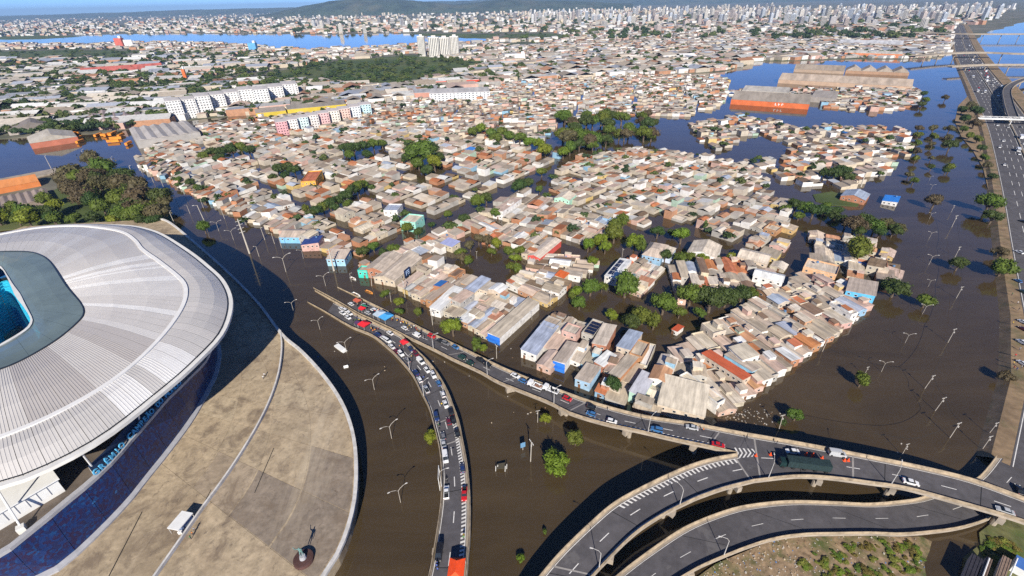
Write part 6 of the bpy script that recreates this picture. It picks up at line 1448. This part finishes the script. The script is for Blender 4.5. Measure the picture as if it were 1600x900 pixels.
# shrubs on the rubbish ground and weeds
V0, F0 = crown_arrays(6, 260, .14, 55); Vs, Fs, C, k = [], [], [], 0; gg = np.random.default_rng(4)
for _ in range(190):
    x, y = gg.uniform(1230, 1440), gg.uniform(846, 912)
    if gg.random() < .25: x, y = gg.uniform(1535, 1590), gg.uniform(838, 880)
    elif not inpoly(x, y, [(1290, 842), (1420, 845), (1445, 850), (1436, 905), (1290, 912), (1250, 880)]): continue
    p = G(x, y, .35); r_ = gg.uniform(.5, 1.3); a_ = gg.uniform(0, 6.28); q_ = V0 * np.array([r_ * gg.uniform(.8, 1.6), r_ * gg.uniform(.8, 1.6), r_ * .45]); Vs.append(np.stack([q_[:, 0] * math.cos(a_) - q_[:, 1] * math.sin(a_), q_[:, 0] * math.sin(a_) + q_[:, 1] * math.cos(a_), q_[:, 2]], 1) + np.array([p.x, p.y, .35 + r_ * .25])); Fs.append(F0 + k); k += len(V0)
    C.append(np.repeat((np.array(((.12, .17, .02), (.08, .13, .02), (.15, .16, .03), (.15, .12, .03))[gg.integers(4)]))[None], len(F0), 0))
tag(mobj('weeds', np_mesh('weeds', np.concatenate(Vs), np.concatenate(Fs), M_TREEF, col=np.concatenate(C))), 'green and ochre weeds overgrowing the rubbish ground', 'weeds', kind='stuff')
# grassy bank strips
flat('grass_bank', [(1270, 304), (1300, 299), (1345, 314), (1340, 322), (1300, 320), (1275, 314)], .4, M_MARSH, th=1)
flat('highway_bank', [(1497, 165), (1512, 150), (1530, 190), (1545, 245), (1552, 300), (1545, 300), (1536, 262), (1520, 235), (1503, 215), (1492, 190)], .5, M_VERGE, th=1)
flat('highway_bank', [(1552, 300), (1562, 353), (1567, 407), (1578, 460), (1582, 520), (1583, 600), (1577, 600), (1576, 520), (1569, 460), (1560, 420), (1556, 353), (1548, 300)], .5, M_VERGE, th=1)
flat('wood_floor', [(90, 290), (125, 262), (150, 254), (205, 280), (245, 298), (266, 322), (270, 348), (230, 352), (120, 352), (-40, 362), (-60, 318), (60, 310)], .4, M_MARSH, th=1)
flat('quay', [(-80, 285), (0, 279), (122, 256), (124, 262), (0, 287), (-80, 294)], 1.4, M_CONC, th=2.4)
flat('yard', [(-90, 300), (0, 290), (120, 268), (98, 290), (60, 310), (-60, 322)], .5, M_GROUND, th=1)
# sheds bottom right
for i, (FL, FR, BR, BL, rc_, lab) in enumerate((((1502, 905), (1522, 912), (1536, 872), (1518, 866), (.035, .033, .045), 'dark narrow lean-to roof beside the ribbed sheds'), ((1526, 912), (1536, 916), (1552, 874), (1540, 870), (.20, .14, .11), 'narrow shed with brown ribbed roof under the viaduct end'), ((1552, 912), (1566, 917), (1582, 874), (1566, 868), (.24, .17, .13), 'wider shed with brown ribbed roof under the viaduct end'))):
    cx_, cy_, a, w_, d_ = pxrect(FL, FR, BR, BL, 3.0); o = empty('shed', (cx_, cy_, 0), a, lab, 'shed'); b = MB(); b.box(0, 0, 0, 2.9, w_ * .92, d_ * .96); b.build('wall', M_GREY, o)
    n_ = 6
    for k in range(n_): b = MB(); b.box(-w_ / 2 + w_ * (k + .5) / n_, 0, 2.95 + (k % 2) * .08, 3.05 + (k % 2) * .08, w_ / n_ * .96, d_); b.build('roof_sheet', mat('shed_roof_%d' % i, rc_, var=.3, scale=.8), o)
cx_, cy_, a, w_, d_ = pxrect((1584, 884), (1618, 900), (1622, 884), (1588, 868), 3.0); o = empty('shed', (cx_, cy_, 0), a, 'small shed with bright blue roof at the viaduct end', 'shed'); b = MB(); b.box(0, 0, 0, 2.9, w_ * .95, d_ * .95); b.build('wall', M_WHITE, o); b = MB(); b.box(0, 0, 2.95, 3.1, w_, d_); b.build('roof', mat('shed_blue', (.06, .16, .45)), o)
for (x, y, x2, y2) in ((1576, 905, 1590, 872), (1534, 905, 1546, 872)):
    b = MB(); b.tube([G(x, y, 3.3), G(x2, y2, 3.3)], .15, 6); tag(b.build('gutter_pipe', M_WHITE), 'pale pipe laid between the ribbed sheds', 'pipe', 'pipes between the sheds')

# ------------------------------------------------------------------ large buildings further off
rb = random.Random(61)
def big(name, cat, label, FL, FR, BR, BL, h, wallc, roofc, typ='flat', wins=None, group=None, bays=0):
    cx_, cy_, a, w_, d_ = pxrect(FL, FR, BR, BL, h); o = empty(name, (cx_, cy_, 0), a, label, cat, group)
    wm = mat('big_wall_%s' % str(wallc), wallc, var=.14, scale=.15, dirt=tuple(q * .6 for q in wallc), dirtscale=.06, dirtamt=.4); rm = mat('big_roof_%s' % str(roofc), roofc, var=.25, scale=.12, stretch=(1, .2, 1), dirt=tuple(q * .5 for q in roofc), dirtscale=.05, dirtamt=.6)
    b = MB(); b.box(0, 0, -1, h, w_, d_); b.build('wall', wm, o)
    if typ == 'flat': b = MB(); b.box(0, 0, h + .004, h + .5, w_ + .3, d_ + .3); b.build('roof', rm, o)
    else:
        n_ = max(1, bays)
        for k in range(n_):
            x0 = -w_ / 2 + w_ * k / n_; x1 = x0 + w_ / n_ - .02; m_ = (x0 + x1) / 2; r_ = (x1 - x0) * (.16 if typ == 'gable' else .3) if n_ > 1 else min(w_, d_) * .14
            b = MB()
            if n_ > 1 or d_ > w_: b.hexa([(x0, -d_ / 2 - .2, h + .004), (x1, -d_ / 2 - .2, h + .004), (x1, d_ / 2 + .2, h + .004), (x0, d_ / 2 + .2, h + .004)], [(m_ - .3, -d_ / 2 - .2, h + r_), (m_ + .3, -d_ / 2 - .2, h + r_), (m_ + .3, d_ / 2 + .2, h + r_), (m_ - .3, d_ / 2 + .2, h + r_)])
            else: b.hexa([(x0, -d_ / 2 - .2, h + .004), (x1, -d_ / 2 - .2, h + .004), (x1, d_ / 2 + .2, h + .004), (x0, d_ / 2 + .2, h + .004)], [(x0, -.3, h + r_), (x1, -.3, h + r_), (x1, .3, h + r_), (x0, .3, h + r_)])
            b.build('roof', rm, o)
    if wins:
        nx, nz = wins; b = MB()
        for i in range(nx):
            for j in range(nz):
                x0 = -w_ / 2 + w_ * (i + .3) / nx; x1 = -w_ / 2 + w_ * (i + .7) / nx; z0 = h * (j + .35) / nz; z1 = h * (j + .75) / nz
                b.quad((x0, -d_ / 2 - .06, z0), (x1, -d_ / 2 - .06, z0), (x1, -d_ / 2 - .06, z1), (x0, -d_ / 2 - .06, z1))
        sg = 1 if cx_ < 0 else -1
        for i in range(3):
            for j in range(nz):
                y0 = -d_ / 2 + d_ * (i + .3) / 3; y1 = -d_ / 2 + d_ * (i + .7) / 3; z0 = h * (j + .35) / nz; z1 = h * (j + .75) / nz
                b.quad((sg * (w_ / 2 + .06), y0, z0), (sg * (w_ / 2 + .06), y1, z0), (sg * (w_ / 2 + .06), y1, z1), (sg * (w_ / 2 + .06), y0, z1))
        tag(b.build('window_grid', M_GLASS, o), kind='stuff')
    return o, w_, d_
o, w_, d_ = big('warehouse', 'warehouse', 'long bright orange warehouse standing in blue floodwater', (1143, 156), (1264, 162), (1268, 152), (1150, 146), 6.5, (.60, .15, .05), (.30, .26, .22), 'gable')
for k, x_ in enumerate((8, 12, 16)): b = MB(); b.box(x_ , -d_ / 2 - .1, 2.4, 5.2, .9, .1); b.box(x_ + .9, -d_ / 2 - .12, 2.4 + k * .9, 3.1 + k * .9, 1.6, .1); b.build('lettering', M_WHITE, o)
big('warehouse', 'warehouse', 'very long brick-roofed shed beyond the orange warehouse', (1212, 128), (1424, 131), (1424, 125), (1220, 121), 6, (.48, .34, .24), (.46, .37, .29), 'gable')
big('warehouse', 'warehouse', 'shed with four rounded bays behind the long brick-roofed shed', (1322, 111), (1420, 113), (1418, 109), (1322, 107), 5, (.40, .25, .16), (.42, .35, .28), 'barrel', bays=4)
big('warehouse', 'warehouse', 'brown-roofed shed left of the rounded bays', (1240, 109), (1320, 110), (1320, 106), (1244, 104), 5, (.4, .3, .22), (.34, .28, .22), 'gable')
big('warehouse', 'warehouse', 'pale-roofed hall with an orange front wall near the overpass', (1320, 83), (1410, 84), (1410, 80), (1322, 79), 9, (.60, .22, .10), (.62, .58, .50), 'flat')
big('warehouse', 'warehouse', 'long pale blue-grey hall behind the orange-fronted hall', (1310, 70), (1410, 71), (1410, 68), (1312, 67), 7, (.45, .46, .50), (.48, .48, .5), 'gable')
big('warehouse', 'warehouse', 'grey flat shed right of the bright orange warehouse', (1268, 152), (1306, 155), (1312, 143), (1274, 141), 6, (.3, .28, .26), (.36, .32, .28), 'flat')
big('warehouse', 'warehouse', 'pale shed behind the bright orange warehouse', (1160, 142), (1232, 145), (1236, 137), (1164, 134), 7, (.5, .48, .45), (.5, .46, .4), 'flat')
big('warehouse', 'warehouse', 'white-roofed store with red walls and wide frontage', (672, 128), (748, 124), (744, 119), (668, 122), 10, (.55, .07, .04), (.62, .6, .56), 'flat')
big('warehouse', 'warehouse', 'grey-roofed hall with pink walls beside the red-walled store', (566, 150), (690, 142), (676, 132), (600, 136), 8, (.50, .26, .2), (.42, .42, .43), 'flat')
big('apartment_slab', 'apartment block', 'long white and pale blue slab in front of the red-walled store', (672, 147), (764, 143), (764, 136), (672, 139), 12, (.66, .68, .7), (.5, .48, .46), 'flat', (16, 4))
big('factory', 'factory', 'broad grey factory hall with saw-like red strips beside the avenue', (212, 222), (312, 205), (292, 190), (202, 200), 8, (.38, .36, .34), (.40, .37, .35), 'gable', bays=6)
big('warehouse', 'warehouse', 'long flat shed with yellow edged roofs behind the coloured flats', (446, 170), (544, 164), (530, 154), (446, 158), 8, (.55, .42, .05), (.32, .28, .23), 'flat')
big('warehouse', 'warehouse', 'yellow-edged shed beside the white apartment row', (400, 178), (446, 172), (440, 162), (396, 167), 7, (.55, .42, .05), (.36, .30, .25), 'flat')
big('warehouse', 'warehouse', 'row of pinkish halls left of the white apartment row', (138, 192), (222, 182), (214, 168), (136, 176), 8, (.45, .30, .27), (.36, .28, .26), 'gable', bays=5)
big('warehouse', 'warehouse', 'long red-roofed shed beside the inlet', (128, 113), (255, 107), (254, 104), (130, 109), 6, (.5, .42, .38), (.52, .14, .11), 'gable')
big('warehouse', 'warehouse', 'white flat-roofed shed beside the long red-roofed shed', (70, 106), (120, 104), (118, 98), (72, 99), 7, (.6, .6, .58), (.66, .65, .6), 'flat')
big('warehouse', 'warehouse', 'low brown hall with white gable near the trees', (10, 205), (92, 195), (86, 186), (14, 193), 6, (.45, .40, .36), (.22, .19, .17), 'gable')
big('warehouse', 'warehouse', 'beige hall with red end near the orange containers', (44, 226), (122, 212), (110, 204), (44, 214), 6, (.46, .16, .10), (.44, .40, .34), 'gable')
big('warehouse', 'warehouse', 'orange-roofed hall at the quay', (-40, 300), (62, 284), (56, 276), (-40, 288), 5, (.6, .2, .06), (.62, .24, .08), 'gable')
big('warehouse', 'warehouse', 'brown ribbed hall in front of the orange-roofed hall', (-40, 332), (84, 312), (72, 298), (-40, 312), 4, (.25, .2, .17), (.28, .22, .19), 'gable', bays=9)
big('warehouse', 'warehouse', 'white hall with stepped roof at the quay', (94, 280), (128, 270), (124, 262), (92, 268), 5, (.6, .6, .6), (.58, .58, .6), 'gable', bays=3)
# apartment rows
for k in range(9):
    t = k / 8.5; x0, y0 = lerp(258, 452, t), lerp(160, 133, t) + rb.uniform(-3, 1)
    big('apartment_block', 'apartment block', 'white apartment block in the stepped row beside the meadow', (x0, y0), (x0 + 23, y0 - 3), (x0 + 19, y0 - 8), (x0 - 3, y0 - 5), 24 + rb.uniform(-1, 4), (.66, .66, .65), (.5, .47, .45), 'flat', (5, 8), 'white apartment row')
for k in range(9):
    t = k / 8.6; x0, y0 = lerp(431, 572, t), lerp(192, 163, t); c_ = [(.62, .34, .36), (.66, .64, .62), (.52, .64, .65), (.64, .60, .58), (.62, .40, .40), (.66, .62, .56), (.62, .44, .38), (.62, .66, .7), (.45, .62, .66)][k]; w0 = ['pink', 'white', 'teal', 'cream', 'rose', 'ivory', 'salmon', 'pale blue', 'aqua'][k]
    big('apartment_block', 'apartment block', '%s block in the coloured row of flats' % w0, (x0, y0), (x0 + 16, y0 - 3), (x0 + 13, y0 - 7), (x0 - 3, y0 - 4), 15, c_, (.55, .5, .48), 'flat', (4, 5), 'coloured row of flats')
for (x0, yb, h, wd, lab) in ((655, 88, 52, 11, 'slender pale tower standing apart from the tower pair'), (672, 89, 50, 16, 'wide pale tower between its slender neighbours'), (688, 88, 48, 16, 'pale tower joined to the wide pale tower'), (705, 87, 50, 13, 'pale tower at the end of the tower group')):
    p = G(x0 + wd / 2, yb, 0); w_ = wd / PPM(p); o = empty('tower_block', p, 0, lab, 'tower'); wm = mat('tower_cream', (.62, .60, .55), var=.1, scale=.1)
    b = MB(); b.box(0, 0, 0, h, w_, w_ * .7); b.build('wall', wm, o); b = MB(); b.box(0, 0, h + .004, h + 4, w_ * .4, w_ * .3); b.build('lift_house', wm, o)
    for i in range(6): b = MB(); b.box(-w_ / 2 + w_ * (i + .5) / 6, -w_ * .35 - .04, 2, h - 2, w_ / 16, .08); b.build('window_strip', M_GLASS, o)
# port things on the left
for (x, y, h, c_, lab, cat) in ((190, 74, 34, (.5, .12, .09), 'red grain elevator by the bay', 'silo'), (397, 80, 26, (.12, .35, .6), 'blue and white terminal building by the bay', 'building'), (812, 96, 18, (.62, .62, .6), 'broad white apartment group north of the quarter', 'building'), (292, 128, 24, (.6, .14, .04), 'thin orange tower by the beige terraces', 'tower')):
    p = G(x, y, 0); o = empty(cat + '_block', p, 0, lab, cat); m_ = mat('port_%s' % str(c_), c_, var=.15, scale=.1)
    wd = {'silo': 30, 'building': 26, 'tower': 6}[cat]
    b = MB(); b.box(0, 0, 0, h, wd, wd * .6); b.build('wall', m_, o); b = MB(); b.box(wd * .3, 0, h, h * 1.25, wd * .3, wd * .4); b.build('roof_house', M_WHITE, o)
    if cat == 'silo':
        for k in range(4): b = MB(); b.tube([(wd * .7 + k * 9, 0, 0), (wd * .7 + k * 9, 0, h * .8)], 4.3, 10); b.build('silo_tube', M_WHITE, o)
for i in range(16):
    x, y = rb.uniform(105, 205), rb.uniform(202, 226); p = G(x, y, .6); o = mobj('container', (lambda b: (b.box(0, 0, 0, 2.6, 12, 2.5), b.mesh('container', mat('container_orange', (.70, .25, .03), var=.2)))[1])(MB())); o.location = p; o.rotation_euler = (0, 0, rb.choice([.2, 1.7]) + rb.uniform(-.1, .1)); tag(o, 'orange container in the yard beside the grey factory', 'container', 'orange containers')

# ------------------------------------------------------------------ the city to the horizon
rf = np.random.default_rng(12)
WATERPX = [[(125, 98), (182, 95), (184, 88), (125, 92)]]
GREENPX = [[(430, 128), (500, 128), (610, 138), (700, 120), (760, 98), (640, 84), (520, 95), (400, 112), (320, 118), (300, 128)], [(-100, 92), (60, 92), (215, 90), (230, 78), (120, 76), (-100, 80)], [(690, 60), (778, 62), (778, 51), (640, 50)], [(778, 64), (900, 60), (860, 50), (778, 50)], [(780, 72), (850, 74), (850, 66), (780, 66)]]
def land_px(x, y):
    f = [(-330, 226), (-100, 222), (60, 212), (180, 206), (260, 190), (430, 176), (620, 158), (800, 128), (1000, 118), (1130, 112), (1180, 96), (1330, 92), (1440, 92), (1470, 88), (1481, 66), (1484, 40)]
    if x > 1484 + max(0, 60 - y) * 2.2: return False
    if y > np.interp(x, [q[0] for q in f], [q[1] for q in f]) - 1: return False
    lo = np.interp(x, [-400, -120, 20, 140, 190, 330, 410, 470, 560, 640, 740, 778], [57, 58, 58, 55, 53, 52, 53, 54, 53, 52, 54, 60]); hi = np.interp(x, [-400, -120, 20, 140, 190, 330, 410, 470, 560, 640, 740, 778], [70, 66, 68, 70, 66, 67, 73, 78, 76, 70, 66, 61])
    if x < 778 and lo - .6 < y < hi + .6: return False
    return True
def scatter(n, x0, x1, ys, green=False, thin=False):
    out = []
    while len(out) < n:
        x, y = rf.uniform(x0, x1), ys()
        if not land_px(x, y): continue
        g = any(inpoly(x, y, P) for P in GREENPX)
        if g != green: continue
        if thin and x < 440 and y > 84 and rf.random() < .72: continue
        if thin and 430 < x < 800 and y < 132 and rf.random() < .35: continue
        out.append((x, y))
    return out
fc = []
PAL = [('white', 0), ('cream', 0), ('cream', 1), ('grey', 0), ('pink', 0), ('white', 0), ('cream', 0), ('raw orange brick', 1), ('white', 0), ('grey', 0)]
RPAL = [('weathered grey', 0), ('weathered grey', 2), ('pale beige', 0), ('pale beige', 2), ('orange tiled', 1), ('pinkish', 0), ('white metal', 1), ('white metal', 0), ('pale beige', 1), ('blue-grey metal', 1)]
rh.seed(4)
def fill_city(n, x0, x1, ys, wr, hr, ang=(.3, 1.87)):
    for (x, y) in scatter(n, x0, x1, ys, False, True):
        p = G(x, y, .6); fc.append(dict(cx=p.x, cy=p.y, a=rh.choice(ang) + rh.uniform(-.1, .1), w=rh.uniform(*wr), d=rh.uniform(*wr), h=rh.uniform(*hr), typ=rh.choice(['gable', 'flat', 'shed']), wall=rh.choice(PAL), roof=rh.choice(RPAL), where='', sig=None))
fill_city(5200, -60, 1482, lambda: rf.uniform(78, 200), (8, 15), (3.5, 7))
fill_city(1100, -60, 1482, lambda: rf.uniform(66, 180), (18, 42), (5, 9))
for (x, y) in scatter(190, -60, 440, lambda: rf.uniform(84, 200)):
    p = G(x, y, .6); fc.append(dict(cx=p.x, cy=p.y, a=rh.choice((.3, .1)) + rh.uniform(-.1, .1), w=rh.uniform(30, 70), d=rh.uniform(18, 35), h=rh.uniform(6, 9), typ=rh.choice(['gable', 'flat']), wall=rh.choice(PAL), roof=rh.choice([('white metal', 0), ('pale beige', 2), ('blue-grey metal', 1), ('white metal', 1)]), where='', sig=None))
fill_city(4200, -60, 1500, lambda: rf.uniform(40, 80), (12, 26), (5, 11))
fill_city(3800, -60, 1600, lambda: rf.uniform(14, 50), (16, 45), (7, 18))
np_houses('city_buildings', fc, 'mass of low pale buildings spreading across the city to the bay', 'buildings', .72)
# towers: the 300 that show largest each their own, the rest as a mass
tw = []
for (x, y) in scatter(1150, -40, 1600, lambda: 12 + abs(rf.normal()) * 15):
    dens = np.interp(x, [-40, 60, 150, 330, 480, 600, 700, 780, 900, 1300, 1500, 1600], [.1, .15, .5, .6, .9, 1, .6, .55, 1, 1, .7, .4])
    if rf.random() > dens or y > 56: continue
    tw.append((x, y, rf.uniform(18, 48) * (1.15 if x > 800 else 1)))
for k in range(130): tw.append((rf.uniform(820, 1560), rf.uniform(14, 34), rf.uniform(35, 70)))
TC = [(.66, .66, .65), (.58, .55, .50), (.62, .58, .52), (.44, .42, .42), (.56, .48, .44), (.52, .56, .62)]
M_T = [mat('tower_paint_%d' % i, c_, var=.2, scale=.06, stretch=(1, 1, 3)) for i, c_ in enumerate(TC)]
TN = ['white', 'stone grey', 'cream', 'dark grey', 'pinkish', 'bluish']
def tkey(q): p = G(q[0], q[1], 0); return q[2] * PPM(p)
tw.sort(key=tkey, reverse=True)
tmesh = {}
for i, (x, y, h) in enumerate(tw[:296]):
    p = G(x, y, .5); k = rf.integers(6); v = rf.integers(3)
    if (k, v) not in tmesh:
        b = MB(); b.box(0, 0, 0, 1, 1, .8); b.box(.1, 0, 1.0004, 1.08, .35, .35)
        for j in range(5): b.box(-.4 + j * .2, -.403, .05, .96, .05 + .03 * v, .008, m=1)
        for j in range(3): b.box(-.503 if True else 0, -.25 + j * .25, .05, .96, .008, .08, m=1)
        tmesh[k, v] = b.mesh('city_tower', [M_T[k], M_GLASS])
    o = mobj('city_tower', tmesh[k, v]); o.location = p; s = rf.uniform(15, 26); o.scale = (s, s, h); o.rotation_euler = (0, 0, rf.choice([.25, -.2, .6]))
    d_ = 'across the bay' if x < 780 and y < 56 else 'in the far city centre'
    tag(o, '%s %s tower %s' % ('tall' if h > 42 else 'mid-rise', TN[k], d_), 'tower', 'city towers ' + d_)
rest = [dict(cx=G(x, y, .5).x, cy=G(x, y, .5).y, a=.25, w=rf.uniform(14, 24), d=rf.uniform(12, 20), h=h * .8, typ='flat', wall=rh.choice(PAL[:4]), roof=('pale beige', 0), where='', sig=None) for x, y, h in tw[296:]]
np_houses('distant_towers', rest, 'mass of distant towers along the skyline', 'towers', .9)
far_trees(2900, 'city_trees', lambda n: scatter(n // 2, -60, 470, lambda: rf.uniform(78, 215)) + scatter(n // 2, -60, 1480, lambda: rf.uniform(62, 170)), 4, 8.5, 'dark trees dotted between the far houses')
far_trees(420, 'meadow_trees', lambda n: scatter(n, -60, 1480, lambda: rf.uniform(52, 140), True), 4, 8, 'dark woodland on the meadows by the bay')
far_trees(1300, 'distant_trees', lambda n: scatter(n, -60, 1600, lambda: rf.uniform(18, 64)), 7, 18, 'dark tree belts across the distant city')
def in_quarter(n):
    out = []
    while len(out) < n:
        s = far_h[rf.integers(len(far_h))]; x, y = PX((s['cx'] + rf.uniform(-8, 8), s['cy'] + rf.uniform(-8, 8), 0)); out.append((x, y))
    return out
far_trees(480, 'yard_trees', in_quarter, 2.0, 4.2, 'small dark yard trees between the packed roofs')
# remove unused prototypes
for k, o in PROTO.items():
    if k not in USED:
        for c in list(o.children): bpy.data.objects.remove(c)
        bpy.data.objects.remove(o)
# ------------------------------------------------------------------ haze
hz = bpy.data.materials.new('haze'); hz.use_nodes = True; t = hz.node_tree
for n_ in list(t.nodes):
    if n_.type == 'BSDF_PRINCIPLED': t.nodes.remove(n_)
pv = t.nodes.new('ShaderNodeVolumePrincipled'); pv.inputs['Color'].default_value = (.42, .66, 1, 1); pv.inputs['Density'].default_value = HAZE; pv.inputs['Anisotropy'].default_value = 0.0
t.links.new(pv.outputs[0], t.nodes['Material Output'].inputs['Volume'])
b = MB(); b.box(0, 20000, -8, 420, 110000, 52000); o = b.build('haze', hz); tag(o, kind='stuff')
